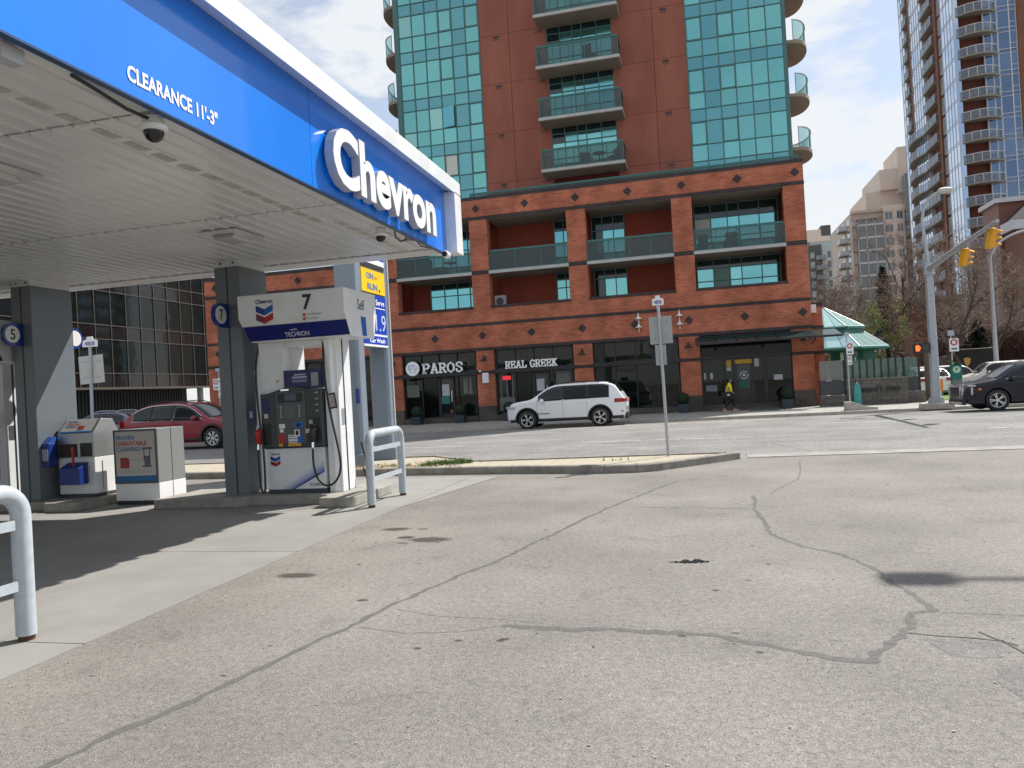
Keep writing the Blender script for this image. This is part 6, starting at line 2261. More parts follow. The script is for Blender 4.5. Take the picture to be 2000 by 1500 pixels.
# ================================================================== STREET FURNITURE, PATIO, PERSON
# traffic signal pole with mast arm and street light
px_, py_ = 8.82, 31.9
t = thing('signal_pole', 'grey octagonal signal pole with a long mast arm and a curved street light', 'signal pole', (px_, py_, .012))
MB().bbox(-.52, .52, -.40, .40, -.05, .17, .02).build('concrete_base', M_kerbtop, t)
MB().prism([(-.24, .17), (.24, .17), (.20, .36), (-.20, .36)], 'y', -.2, .2).build('base_flare', M_galv, t)
MB().lathe([(.175, .30), (.165, 2.5), (.14, 5.35)], 8).build('pole', M_galv, t)
MB().lathe([(.19, 5.05), (.19, 5.50)], 10).build('arm_collar', M_galv, t)
MB().tube([(0, 0, 5.25), (0, -2.0, 5.42), (0, -4.5, 5.58), (0, -6.9, 5.72)], [.115, .105, .08, .055], 10).build('mast_arm', M_galv, t)
MB().tube(smooth_path([(0, 0, 5.4), (-.08, .0, 6.5), (-.12, .0, 7.1), (-.02, -.0, 7.65), (.22, -.05, 8.0), (.52, -.1, 8.16)], 4), [.075] * 4 + [.065] * 4 + [.055] * 4 + [.05] * 4 + [.045] * 4 + [.04], 8).build('light_arm', M_galv, t, smooth=True)
MB().lathe([(.04, -.06), (.11, 0), (.13, .2), (.11, .38), (.04, .46)], 12, (.50, -.1, 8.17), axis='x').build('luminaire', mat('lamp_head', (0.5, 0.5, 0.46), 0.5), t, smooth=True)
M_sig = mat('signal_yellow', (0.72, 0.33, 0.006), 0.45)


def signal(x, y, z, label, s=1.0):
    g = thing('traffic_signal', label, 'traffic light', (x, y, z), 0, 'yellow traffic signals hanging from the mast arm')
    g.rotation_euler = (0.0, .25, .35)
    MB().bbox(-.12 * s, .10 * s, -.16 * s, .16 * s, -.46 * s, .30 * s, .03).build('housing', M_sig, g)
    for k in range(3):
        zz = (.17 - k * .245) * s
        MB().lathe([(.105 * s, .10 * s), (.105 * s, .11 * s)], 14, (0, 0, zz), axis='x').build('lens', M_ink, g)
        v = MB()
        n = 14
        for q in range(n):
            a0, a1 = -.35 + (PI + .7) * q / n, -.35 + (PI + .7) * (q + 1) / n
            r = .125 * s
            f0, f1 = (.36 if math.sin(a0) > 0 else .16) * s, (.36 if math.sin(a1) > 0 else .16) * s
            v.quad((.10 * s, r * math.cos(a0), zz + r * math.sin(a0)), (.10 * s, r * math.cos(a1), zz + r * math.sin(a1)), (f1, r * math.cos(a1), zz + r * math.sin(a1)), (f0, r * math.cos(a0), zz + r * math.sin(a0)))
        o = v.build('visor', M_sig, g)
        so = o.modifiers.new('thick', 'SOLIDIFY')
        so.thickness = .008
    MB().tube([(-.02, 0, .28 * s), (-.02, 0, .46 * s)], .03, 6).build('hanger', M_ink, g)
    return g


signal(px_ + .12, py_ - 3.6, 5.22, 'yellow traffic signal hanging from the middle of the mast arm', .78)
signal(px_ + .12, py_ - 6.05, 5.42, 'yellow traffic signal hanging near the free end of the mast arm', .80)

# pedestrian signal: lit orange hand
t = thing('pedestrian_signal', 'black pedestrian signal with a lit orange hand on the signal pole', 'pedestrian signal', (px_ - .42, py_ - .12, 2.30))
MB().bbox(-.30, .24, -.10, .10, -.20, .20, .02).build('housing', M_black, t)
hand = MB()
hx, hy = -.17, -.106
for (dx, z0, z1) in ((-.055, .0, .085), (-.02, .0, .115), (.015, .0, .11), (.05, .0, .085)):
    hand.cbox((hx + dx, hy, (z0 + z1) / 2), (.024, .008, z1 - z0))
hand.cbox((hx, hy, -.055), (.13, .008, .12))
hand.cbox((hx + .085, hy, -.01), (.024, .007, .09), Matrix.Rotation(.5, 3, 'Y'))
hand.build('lit_hand', mat('orange_led', (1.0, 0.10, 0.02), 0.5, emit=2.2), t)
MB().box(.0, .2, -.106, -.1, -.15, .15).build('dark_window', mat('led_off', (0.05, 0.05, 0.045), 0.4), t)
MB().tube([(.24, .02, .1), (.40, .10, .1)], .025, 6).build('bracket', M_black, t)

# second street light beyond
t = thing('street_light', 'slim grey street light curving out of the right edge of the photo', 'street light', (16.45, 48.0, -.1))
MB().lathe([(.15, 0), (.12, 3), (.085, 7.3)], 10).build('pole', M_galv, t)
MB().tube(smooth_path([(0, 0, 7.2), (.06, 0, 7.7), (.45, 0, 8.35), (1.1, -.05, 8.75), (1.9, -.1, 8.95), (3.0, -.2, 9.0)], 4), .06, 8).build('light_arm', M_galv, t, smooth=True)
MB().lathe([(.03, 0), (.14, .1), (.16, .4), (.05, .7)], 10, (2.95, -.2, 9.02), axis='x').build('luminaire', mat('lamp_head', (0.5, 0.5, 0.46), 0.5), t)

# tall lot light whose shadow falls across the lot (its pole stands outside the picture on the right)
t = thing('lot_light', 'tall lot light right of the photo whose shadow crosses the asphalt', 'street light', (12.6, 13.85, 0))
MB().lathe([(.11, 0), (.07, 12.0)], 10).build('pole', M_galv, t)
MB().tube([(0, 0, 11.95), (-4.2, 0, 12.0)], .045, 8).build('arm', M_galv, t)
MB().bbox(-4.70, -4.20, -.17, .17, 11.95, 12.10, .04).build('luminaire', M_galv, t)

# sign posts
M_green = mat('sign_green', (0.02, 0.22, 0.10), 0.5)
t = bus_like_sign('parking_zone_post', 'white leaning sign post with a blank square sign back left of the red car', (-20.6, 22.4, 0), 0.0,
                  [(0, 2.62, 1.02, .98, -.06, mat('pale_sign_back', (0.50, 0.49, 0.46), 0.5, var=0.06, vscale=4), True)], (.62, .36, '4808'), 3.90, lean=.02, r=.055)
def no_park(parent, x, z, w, h, m2):
    pl = MB().cbox((x, -.03, z), (w, .006, h)).build('plate', M_whiteink, parent)
    ring = MB()
    for k in range(16):
        a0, a1 = 2 * PI * k / 16, 2 * PI * (k + 1) / 16
        c0, c1 = w * .38, w * .22
        ring.quad((x + c0 * math.cos(a0), -.0345, z + h * .2 + c0 * math.sin(a0)), (x + c0 * math.cos(a1), -.0345, z + h * .2 + c0 * math.sin(a1)), (x + c1 * math.cos(a1), -.0345, z + h * .2 + c1 * math.sin(a1)), (x + c1 * math.cos(a0), -.0345, z + h * .2 + c1 * math.sin(a0)))
    ring.build('ring', m2, pl)
    MB().cbox((x, -.034, z - h * .3), (w * .6, .003, h * .1)).build('arrow', M_ink, pl)
t = thing('parking_sign', 'small double parking sign in front of the left brick wing', 'sign post', (-24.6, 35.6, .01))
MB().tube([(0, 0, 0), (0, 0, 3.45)], .03, 6).build('pole', M_galv, t)
no_park(t, -.17, 2.72, .34, .60, M_red)
no_park(t, .17, 2.74, .32, .62, M_green)
no_park(t, .06, 2.22, .22, .42, M_red)
MB().bbox(-.18, .18, -.04, .02, 3.40, 3.56, .02).build('zone_cap', mat('pale_print', (0.42, 0.44, 0.55), 0.5), t)
t = thing('navy_banner_sign', 'navy sign with white lettering half hidden behind the left column', 'sign', (-24.5, 24.5, 0))
MB().tube([(0, .03, 0), (0, .03, 3.0)], .04, 6).build('pole', M_galv, t)
pl = MB().box(-1.1, .75, -.03, 0, 2.0, 3.0).build('panel', mat('banner_navy', (0.012, 0.014, 0.13), 0.5), t)
put_text('E', (.05, -.035, 2.55), XR, ZU, height=.28, bold=.05).build('lettering', M_whiteink, pl)
put_text('QC', (.0, -.035, 2.12), XR, ZU, height=.28, bold=.05).build('lettering', M_whiteink, pl)
MB().box(-1.1, .75, -.03, 0, 3.005, 3.25).build('top_strip', M_whiteink, t)

t = thing('parking_sign', 'narrow no parking sign standing on a concrete ramp at the kerb', 'sign post', (5.93, 32.75, .2))
MB().tube([(0, 0, 0), (.0, 0, 2.95)], .026, 6).build('pole', M_galv, t)
no_park(t, .10, 2.28, .27, .50, M_red)
no_park(t, .08, 1.80, .16, .36, M_red)
MB().cbox((.02, -.03, 2.85), (.16, .02, .16)).build('zone_cap', mat('pale_print', (0.42, 0.44, 0.55), 0.5), t)
tag(MB().prism([(-.13, 0), (1.05, 0), (1.05, .10), (.62, .16), (.12, .36), (-.13, .36)], 'y', -.22, .22).build('concrete_ramp', M_kerbtop, None, (5.82, 32.55, .0), bevel=.015), 'concrete wedge block at the kerb carrying the no parking sign', 'concrete block')

t = thing('pay_station', 'green parking pay station with a round white P sign', 'parking meter', (10.9, 36.4, .0))
MB().bbox(-.20, .20, -.14, .14, 0, .95, .03).build('cabinet', mat('meter_grey', (0.12, 0.14, 0.14), 0.5), t)
MB().bbox(-.22, .22, -.10, .10, .95, 1.6, .03).build('green_panel', mat('meter_green', (0.0, 0.13, 0.11), 0.4), t)
MB().lathe([(.15, -.105), (.15, -.112)], 20, (0, 0, 1.38), axis='y').build('white_disc', mat('meter_disc', (0.45, 0.55, 0.42), 0.5), t)
put_text('P', (-.05, -.114, 1.30), XR, ZU, height=.16, bold=.04).build('lettering', M_green, t)
MB().cbox((-.05, 0, 1.72), (.55, .4, .03), Matrix.Rotation(.3, 3, 'Y')).build('solar_panel', M_black, t)
t = thing('parking_sign', 'no parking sign on a post beside the brown truck', 'sign post', (13.33, 45.0, -.1))
MB().tube([(0, 0, 0), (.0, 0, 3.3)], .035, 6).build('pole', M_galv, t)
no_park(t, .12, 2.75, .46, .70, M_red)
MB().bbox(-.16, .16, -.04, .02, 3.25, 3.55, .03).build('zone_cap', mat('pale_print', (0.42, 0.44, 0.55), 0.5), t)
tag(MB().tube([(0, 0, 0), (0, 0, 2.6)], .17, 10).build('timber_post', mat('grey_timber', (0.13, 0.11, 0.09), 0.9, var=0.3, vscale=5), None, (10.42, 38.6, 0)), 'weathered timber post between the patio and the light pole', 'post')
t = thing('delineator', 'short amber delineator beside the light pole', 'marker post', (9.6, 34.0, .0))
MB().bbox(-.09, .09, -.03, .03, .55, 1.05, .03).build('panel', M_amber, t)
MB().tube([(0, 0, 0), (0, 0, .6)], .025, 6).build('pole', M_galv, t)

# ---- patio with stone wall and glass screens
YW = 37.0
pw_ = thing('patio_wall', 'dark block patio wall with raised letters reading emerald stone', 'wall', (7.8, YW, 0))
def PW(mb, n, m, parent=pw_):
    mb.v = [(x - 7.8, y - YW, z) for (x, y, z) in mb.v]
    return mb.build(n, m, parent)
r_ = random.Random(8)
M_blk = [mat('block_a', (0.15, 0.135, 0.118), 0.95, var=0.3, vscale=9, bump=0.5, bscale=30), mat('block_b', (0.125, 0.112, 0.098), 0.95, var=0.3, vscale=9, bump=0.5, bscale=30)]


def blockwall(x0, x1, z1, y=YW, dep=.35, h=.19, wd=.42):
    nrow = max(1, round(z1 / h))
    hh = z1 / nrow
    PW(MB().box(x0 + .01, x1 - .01, y + .02, y + dep - .02, 0, z1 - .01), 'mortar', mat('wall_mortar', (0.05, 0.046, 0.042), 0.95))
    for j in range(nrow):
        x = x0 - (wd / 2 if j % 2 else 0)
        while x < x1 - .02:
            a, c = max(x, x0), min(x + wd, x1)
            if c - a > .03:
                e = r_.uniform(-.012, .008)
                PW(MB().box(a + .004, c - .004, y + e, y + dep, j * hh + .004, (j + 1) * hh - .004), 'block', M_blk[r_.random() < .5])
            x += wd


blockwall(6.58, 9.15, 1.14)
PW(MB().box(6.55, 9.18, YW - .05, YW + .40, 1.14, 1.20), 'coping', mat('coping_stone', (0.17, 0.155, 0.14), 0.9, var=0.2, vscale=5))
for q, ch in enumerate('emerald stone'):
    if ch == ' ':
        continue
    PW(put_text(ch, (7.22 + q * .123, YW - .042, .60), XR, ZU, height=.17 if ch not in 'ldt' else .25, width=.10 if ch != 'l' else .03, bold=.03, depth=.03), 'letter', M_black)
lw = thing('patio_wall', 'low dark block wall with a slate panel and glass screen beside the corner pillar', 'wall', (7.8, YW, 0))
pw_save, pw_ = pw_, lw
def PW(mb, n, m, parent=None):
    mb.v = [(x - 7.8, y - YW, z) for (x, y, z) in mb.v]
    return mb.build(n, m, parent or lw)
blockwall(5.46, 6.56, .50, YW + .02)
PW(MB().box(5.50, 6.5, YW + .1, YW + .14, .53, 1.17), 'slate_panel', mat('panel_slate', (0.045, 0.05, 0.058), 0.5))
PW(MB().box(5.50, 6.5, YW + .11, YW + .125, 1.20, 2.08), 'glass_panel', glass_mat('screen_glass', (0.30, 0.31, 0.30), 0.45))
PW(MB().box(5.44, 5.5, YW + .08, YW + .16, .5, 1.25), 'post', M_trim)
PW(MB().box(6.5, 6.57, YW + .08, YW + .16, .5, 2.08), 'post', M_trim)
rw_ = thing('patio_wall', 'short dark block wall end with a slate panel right of the lettering', 'wall', (7.8, YW, 0))
def PW(mb, n, m, parent=None):
    mb.v = [(x - 7.8, y - YW, z) for (x, y, z) in mb.v]
    return mb.build(n, m, parent or rw_)
blockwall(9.05, 9.85, .49, YW + .1)
PW(MB().box(9.02, 9.88, YW + .08, YW + .42, .49, .54), 'coping', mat('coping_stone', (0.17, 0.155, 0.14), 0.9, var=0.2, vscale=5))
PW(MB().box(9.08, 9.62, YW + .2, YW + .24, .56, 1.18), 'slate_panel', mat('panel_slate', (0.045, 0.05, 0.058), 0.5))
PW(MB().box(9.08, 9.62, YW + .21, YW + .225, 1.2, 2.04), 'glass_panel', glass_mat('screen_glass_green', (0.20, 0.30, 0.27), 0.4))
PW(MB().box(9.62, 9.70, YW + .18, YW + .26, .54, 2.06), 'post', M_trim)
PW(MB().box(9.02, 9.08, YW + .18, YW + .26, .54, 2.06), 'post', M_trim)
gs = thing('glass_screen', 'row of glass screen panels with dark posts along the top of the patio wall', 'glass screen', (7.8, YW + .2, 1.2))
for k in range(9):
    x = 6.62 + k * .30
    MB().box(x - 7.8 + .03, x - 7.8 + .27, -.006, .006, .0, .86).build('glass_panel', glass_mat('screen_glass_green', (0.20, 0.30, 0.27), 0.4), gs)
    MB().box(x - 7.8 - .03, x - 7.8 + .03, -.03, .03, .0, .88).build('post', M_trim, gs)
# timber slat fence on the patio
sf_ = thing('slat_fence', 'pale timber slat screen behind the patio glass', 'fence', (7.75, 39.3, .0))
for k in range(4):
    MB().box(-.65, .75, -.02, .02, .80 + k * .21, .98 + k * .21).build('slat', mat('timber_pale', (0.30, 0.19, 0.10), 0.8, var=0.25, vscale=4, stretch=(.4, 4, 8)), sf_)
for x in (-.6, .7):
    MB().box(x - .03, x + .03, .02, .06, 0, 1.62).build('post', M_trim, sf_)
# closed teal parasol
t = thing('closed_parasol', 'closed teal parasol leaning against the patio wall', 'parasol', (6.98, 36.72, .012))
M_par = mat('parasol_teal', (0.07, 0.36, 0.34), 0.8, var=0.12, vscale=6)
b = MB()
for k in range(7):
    a = 2 * PI * k / 7
    x, y = .085 * math.cos(a), .06 * math.sin(a)
    b.lathe([(.07, .0), (.085, .18), (.075, .6), (.03, .90), (.008, 1.0)], 7, (x, y, 0))
b.build('folded_cloth', M_par, t)
MB().lathe([(.02, .0), (.02, 1.06)], 6).build('pole', M_white, t)

# ---- gazebo with two-tier glass roof
gz = thing('gazebo', 'teal gazebo with a two-tier pyramid glass roof behind the patio', 'pavilion', (6.9, 44.3, 0))
M_gz = mat('gazebo_teal', (0.02, 0.17, 0.14), 0.4)
M_gzg = mirror_glass('gazebo_roof_glass', (0.42, 0.66, 0.66), metal=0.6, rough=0.15)


def tier(r0, z0, r1, z1, n=8):
    for k in range(n):
        a0, a1 = 2 * PI * (k + .5) / n, 2 * PI * (k + 1.5) / n
        p = [(r0 * math.cos(a0), r0 * math.sin(a0), z0), (r0 * math.cos(a1), r0 * math.sin(a1), z0), (r1 * math.cos(a1), r1 * math.sin(a1), z1), (r1 * math.cos(a0), r1 * math.sin(a0), z1)]
        for h in range(3):
            q0 = Vector(p[0]).lerp(Vector(p[1]), h / 3 + .01)
            q1 = Vector(p[0]).lerp(Vector(p[1]), (h + 1) / 3 - .01)
            q2 = Vector(p[3]).lerp(Vector(p[2]), (h + 1) / 3 - .01)
            q3 = Vector(p[3]).lerp(Vector(p[2]), h / 3 + .01)
            MB().quad(q0, q1, q2, q3).build('roof_pane', M_gzg, gz)
        MB().tube([p[0], p[3]], .035, 5).build('roof_rib', M_gz, gz)
        MB().tube([(p[0][0], p[0][1], z0 - .05), (p[1][0], p[1][1], z0 - .05)], .09, 6).build('eave', M_gz, gz)


tier(2.05, 3.90, .12, 5.05)
tier(3.15, 2.78, 2.0, 3.62)
for k in range(8):
    a0, a1 = 2 * PI * (k + .5) / 8, 2 * PI * (k + 1.5) / 8
    MB().quad((1.9 * math.cos(a0), 1.9 * math.sin(a0), 3.60), (1.9 * math.cos(a1), 1.9 * math.sin(a1), 3.60), (1.9 * math.cos(a1), 1.9 * math.sin(a1), 3.86), (1.9 * math.cos(a0), 1.9 * math.sin(a0), 3.86)).build('clerestory', M_gz, gz)
    MB().cbox((2.2 * math.cos(a0), 2.2 * math.sin(a0), 1.4), (.5, .28, 2.8)).build('pillar', M_gz, gz)

# ---- pedestrian in a yellow top
def skin_body(name, pts, edges, radii, m, parent=None, loc=(0, 0, 0), root=0, sub=1):
    me = bpy.data.meshes.new(name)
    me.from_pydata(pts, edges, [])
    o = bpy.data.objects.new(name, me)
    COL.objects.link(o)
    md = o.modifiers.new('skin', 'SKIN')
    md.use_smooth_shade = True
    lay = me.skin_vertices[0] if me.skin_vertices else None
    if lay is None:
        me.attributes.new('skin', 'FLOAT', 'POINT')
    for i, r in enumerate(radii):
        lay.data[i].radius = r if isinstance(r, tuple) else (r, r)
        lay.data[i].use_root = (i == root)
    sb = o.modifiers.new('sub', 'SUBSURF')
    sb.levels = sub
    sb.render_levels = sub
    dg = bpy.context.evaluated_depsgraph_get()
    dg.update()
    nm = bpy.data.meshes.new_from_object(o.evaluated_get(dg))
    bpy.data.objects.remove(o)
    nm.materials.clear()
    return link(name, nm, m, parent, loc, smooth=True)


M_skin = mat('skin', (0.42, 0.24, 0.17), 0.6)
M_shirt = mat('yellow_cotton', (0.85, 0.76, 0.015), 0.85, var=0.08, vscale=12)
M_legg = mat('black_leggings', (0.012, 0.012, 0.014), 0.8)
M_hair = mat('black_hair', (0.010, 0.008, 0.007), 0.5)
pr = thing('person', 'woman in a yellow top and black leggings walking right past the entrance', 'person', (1.42, 36.3, .014))
# x = walking direction (to the right), y = to her left, z up; body 1.52 m tall
J = dict(pel=(0, 0, .82), waist=(.015, 0, .97), chest=(.03, 0, 1.14), neck=(.035, 0, 1.28), nk2=(.055, 0, 1.335), head=(.07, 0, 1.42), crown=(.065, 0, 1.49),
         sl=(.03, .15, 1.23), el=(.09, .19, 1.02), wl=(.20, .16, .86), hl=(.24, .15, .80), sr=(.03, -.15, 1.23), er=(-.05, -.20, 1.03), wr=(.04, -.20, .83), hr=(.07, -.20, .77),
         pl=(0, .08, .80), kl=(.20, .08, .47), al=(.20, .08, .09), tl=(.36, .08, .035), pr=(0, -.08, .80), kr=(.01, -.08, .44), ar=(-.26, -.08, .12), tr=(-.14, -.08, .035))
K = list(J)
E_ = [('pel', 'waist'), ('waist', 'chest'), ('chest', 'neck'), ('neck', 'nk2'), ('nk2', 'head'), ('head', 'crown'), ('chest', 'sl'), ('sl', 'el'), ('el', 'wl'), ('wl', 'hl'), ('chest', 'sr'), ('sr', 'er'), ('er', 'wr'), ('wr', 'hr'),
      ('pel', 'pl'), ('pl', 'kl'), ('kl', 'al'), ('al', 'tl'), ('pel', 'pr'), ('pr', 'kr'), ('kr', 'ar'), ('ar', 'tr')]
RR = dict(pel=.13, waist=.11, chest=.115, neck=.052, nk2=.05, head=.085, crown=.06, sl=.055, el=.042, wl=.030, hl=.028, sr=.055, er=.042, wr=.030, hr=.028, pl=.095, kl=.058, al=.036, tl=.028, pr=.095, kr=.058, ar=.036, tr=.028)
skin_body('body', [J[k] for k in K], [(K.index(a), K.index(b)) for a, b in E_], [RR[k] for k in K], M_skin, pr, sub=2)
# shirt, leggings follow the same joints a little outside the body
sk = ['pel', 'waist', 'chest', 'sl', 'el', 'sr', 'er', 'neck']
SJ = dict(J)
SJ['el'] = tuple(Vector(J['sl']).lerp(Vector(J['el']), .7))
SJ['er'] = tuple(Vector(J['sr']).lerp(Vector(J['er']), .7))
SJ['neck'] = (.033, 0, 1.25)
SR = dict(pel=.185, waist=.165, chest=.165, sl=.088, el=.080, sr=.088, er=.080, neck=.09)
skin_body('shirt', [SJ[k] for k in sk], [(sk.index(a), sk.index(b)) for a, b in (('pel', 'waist'), ('waist', 'chest'), ('chest', 'neck'), ('chest', 'sl'), ('sl', 'el'), ('chest', 'sr'), ('sr', 'er'))], [SR[k] for k in sk], M_shirt, pr, sub=2)
lk = ['pel', 'pl', 'kl', 'al', 'pr', 'kr', 'ar']
LJ = dict(J)
LJ['al'] = tuple(Vector(J['kl']).lerp(Vector(J['al']), .85))
LJ['ar'] = tuple(Vector(J['kr']).lerp(Vector(J['ar']), .85))
LR = dict(pel=.142, pl=.105, kl=.068, al=.050, pr=.105, kr=.068, ar=.050)
skin_body('leggings', [LJ[k] for k in lk], [(lk.index(a), lk.index(b)) for a, b in (('pel', 'pl'), ('pl', 'kl'), ('kl', 'al'), ('pel', 'pr'), ('pr', 'kr'), ('kr', 'ar'))], [LR[k] for k in lk], M_legg, pr, sub=2)
hh_ = MB().lathe([(.02, -.02), (.075, .01), (.098, .06), (.095, .12), (.06, .165), (.01, .178)], 14, (.045, 0, 1.365))
hh_.v = [(x - max(0, (x - .075)) * .75, y, z) for (x, y, z) in hh_.v]
hh_.build('hair', M_hair, pr, smooth=True)
MB().lathe([(.01, -.06), (.05, -.03), (.05, .03), (.01, .06)], 10, (-.06, 0, 1.40)).build('hair_bun', M_hair, pr, smooth=True)
MB().cbox((.150, 0, 1.425), (.03, .022, .035)).build('nose', M_skin, pr, bevel=.006)
for s in (-1, 1):
    MB().cbox((.146, s * .032, 1.447), (.012, .022, .010)).build('eye', M_ink, pr)
MB().cbox((.146, 0, 1.39), (.012, .045, .010)).build('mouth', mat('lips', (0.35, 0.10, 0.09), 0.6), pr)
for (x, y, a) in ((.27, .08, 0.25), (-.20, -.08, -.35)):
    s_ = MB().bbox(-.12, .13, -.042, .042, -.03, .035, .02).build('shoe', mat('coral_shoe', (0.55, 0.26, 0.20), 0.7), pr, (x, y, .045))
    s_.rotation_euler = (0, -a * .6, 0)
t = thing('shoulder_bag', 'large black bag with a small white tag carried by the woman in yellow', 'bag', (1.32, 36.04, .66))
MB().bbox(-.26, .26, -.09, .09, 0, .26, .05).build('bag_body', M_legg, t)
MB().tube(smooth_path([(-.18, 0, .24), (-.06, .05, .52), (.04, .08, .60), (.10, .05, .50), (.16, 0, .24)], 3), .014, 5).build('strap', M_legg, t)
MB().box(.02, .13, -.094, -.09, .10, .16).build('tag', M_whiteink, t)
tag(MB().tube([(0, 0, 0), (.12, .03, .01), (.2, -.02, .0)], [.015, .05, .02], 6).build('crumpled_paper', M_whiteink, None, (4.35, 35.0, .03)), 'scrap of white paper lying at the kerb near the entrance', 'litter')
# ================================================================== BACKGROUND TOWERS
M_bg = mirror_glass('blue_mirror_glass', (0.50, 0.60, 0.74), metal=0.9, wav=0.05)
M_bgd = mirror_glass('deep_blue_glass', (0.15, 0.21, 0.31), metal=0.75, wav=0.05)
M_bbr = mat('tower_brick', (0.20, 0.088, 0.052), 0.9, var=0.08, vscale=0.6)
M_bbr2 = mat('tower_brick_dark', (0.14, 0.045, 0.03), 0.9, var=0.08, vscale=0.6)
M_wfr = mat('white_frame', (0.55, 0.57, 0.60), 0.5)
M_bal = mat('tower_balcony_slab', (0.27, 0.255, 0.225), 0.85)
M_balr = glass_mat('tower_rail_glass', (0.26, 0.33, 0.40), 0.45)
M_shadew = mat('tower_window_dark', (0.02, 0.03, 0.035), 0.1, spec=0.8)

tb = thing('blue_glass_tower', 'tall brick and blue glass apartment tower with stacked balconies at the right edge', 'building', (35.75, 112, 0))
FH, NF = 2.8, 21
def box_part(nm, m, *a, parent=tb):
    return MB().box(*a).build(nm, m, parent)
# local frame: x to the right along the street face, y away from the street; the corner is the origin
H = FH * NF + 6
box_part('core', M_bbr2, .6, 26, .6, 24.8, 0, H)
# west face (x = 0): glass bays and brick piers along y
def wface(y0, y1, kind):
    if kind == 'glass':
        for k in range(NF + 2):
            z = k * FH
            g = MB().box(-.1, .5, y0, y1, z + .35, z + FH)
            g.build('window_band', M_bg, tb)
        f = MB()
        n = max(1, round((y1 - y0) / 1.1))
        for k in range(NF + 3):
            f.box(-.16, .5, y0, y1, k * FH - .02, k * FH + .06).box(-.16, .5, y0, y1, k * FH + .29, k * FH + .36)
        for q in range(n + 1):
            f.box(-.16, .5, y0 + (y1 - y0) * q / n - .05, y0 + (y1 - y0) * q / n + .05, 0, H)
        f.build('window_frame', M_wfr, tb)
        box_part('spandrel', M_bg, -.12, .45, y0, y1, 0, H)
    elif kind == 'pier':
        box_part('brick_pier', M_bbr, -.18, .6, y0, y1, 0, H)
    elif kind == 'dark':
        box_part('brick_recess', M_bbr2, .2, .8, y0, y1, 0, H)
        for k in range(NF + 2):
            z = k * FH
            w_ = MB()
            w_.box(.1, .22, y0 + .3, y1 - .3, z + .4, z + 2.5)
            wo = w_.build('window', M_shadew, tb)
            fr_ = MB()
            for q in range(4):
                yy = y0 + .3 + (y1 - y0 - .6) * q / 3
                fr_.box(.04, .12, yy - .05, yy + .05, z + .35, z + 2.55)
            fr_.box(.04, .12, y0 + .3, y1 - .3, z + .32, z + .42).box(.04, .12, y0 + .3, y1 - .3, z + 2.48, z + 2.58)
            fr_.build('frame', M_wfr, wo)
wface(.0, 4.8, 'glass')
wface(4.8, 6.9, 'dark')
wface(6.9, 7.8, 'pier')
wface(13.5, 19.4, 'glass')
wface(19.4, 20.2, 'pier')
wface(22.6, 25.0, 'glass')
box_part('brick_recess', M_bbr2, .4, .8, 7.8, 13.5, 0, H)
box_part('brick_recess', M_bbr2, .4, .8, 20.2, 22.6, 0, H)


def balcony(x0, x1, y0, y1, z, posts, nm='balcony'):
    s_ = MB().box(x0, x1, y0, y1, z - .14, z + .06).build(nm, M_bal, tb)
    MB().box(x0 + .04, x0 + .08, y0 + .04, y1 - .04, z + .1, z + 1.05).box(x0 + .09, x1, y0 + .04, y0 + .08, z + .1, z + 1.05).build('glass_panel', M_balr, s_)
    r = MB().box(x0 + .0, x0 + .1, y0, y1, z + 1.05, z + 1.12).box(x0 + .11, x1, y0, y0 + .1, z + 1.05, z + 1.12)
    for q in range(posts + 1):
        r.box(x0, x0 + .09, y0 + (y1 - y0 - .1) * q / posts, y0 + (y1 - y0 - .1) * q / posts + .09, z + .06, z + 1.05)
    r.box(x0 + .6, x0 + .68, y0 + .01, y0 + .09, z + .06, z + 1.05)
    r.build('rail', M_wfr, s_)


for k in range(4, NF + 1):
    z = k * FH
    balcony(-.55, .4, 8.0, 13.3, z, 3)
    if k > 13:
        balcony(-.5, .4, 20.25, 22.5, z, 2)
    else:
        # bowed balconies below
        pts = [(.4, 13.1)] + [(-.3 - .9 * math.sin(PI * q / 9), 13.1 + 9.7 * q / 9) for q in range(10)] + [(.4, 22.8)]
        s_ = MB().prism(pts[::-1], 'z', z - .14, z + .06).build('bowed_balcony', M_bal, tb)
        gl, rl = MB(), MB()
        for (p, q) in zip(pts[1:-1], pts[2:-1]):
            gl.quad((p[0] + .06, p[1], z + .1), (q[0] + .06, q[1], z + .1), (q[0] + .06, q[1], z + 1.05), (p[0] + .06, p[1], z + 1.05))
            rl.prism([p, q, (q[0] + .1, q[1]), (p[0] + .1, p[1])][::-1], 'z', z + 1.05, z + 1.12)
            rl.box(p[0], p[0] + .08, p[1], p[1] + .08, z, z + 1.05)
        gl.build('glass_panel', M_balr, s_)
        rl.build('rail', M_wfr, s_)
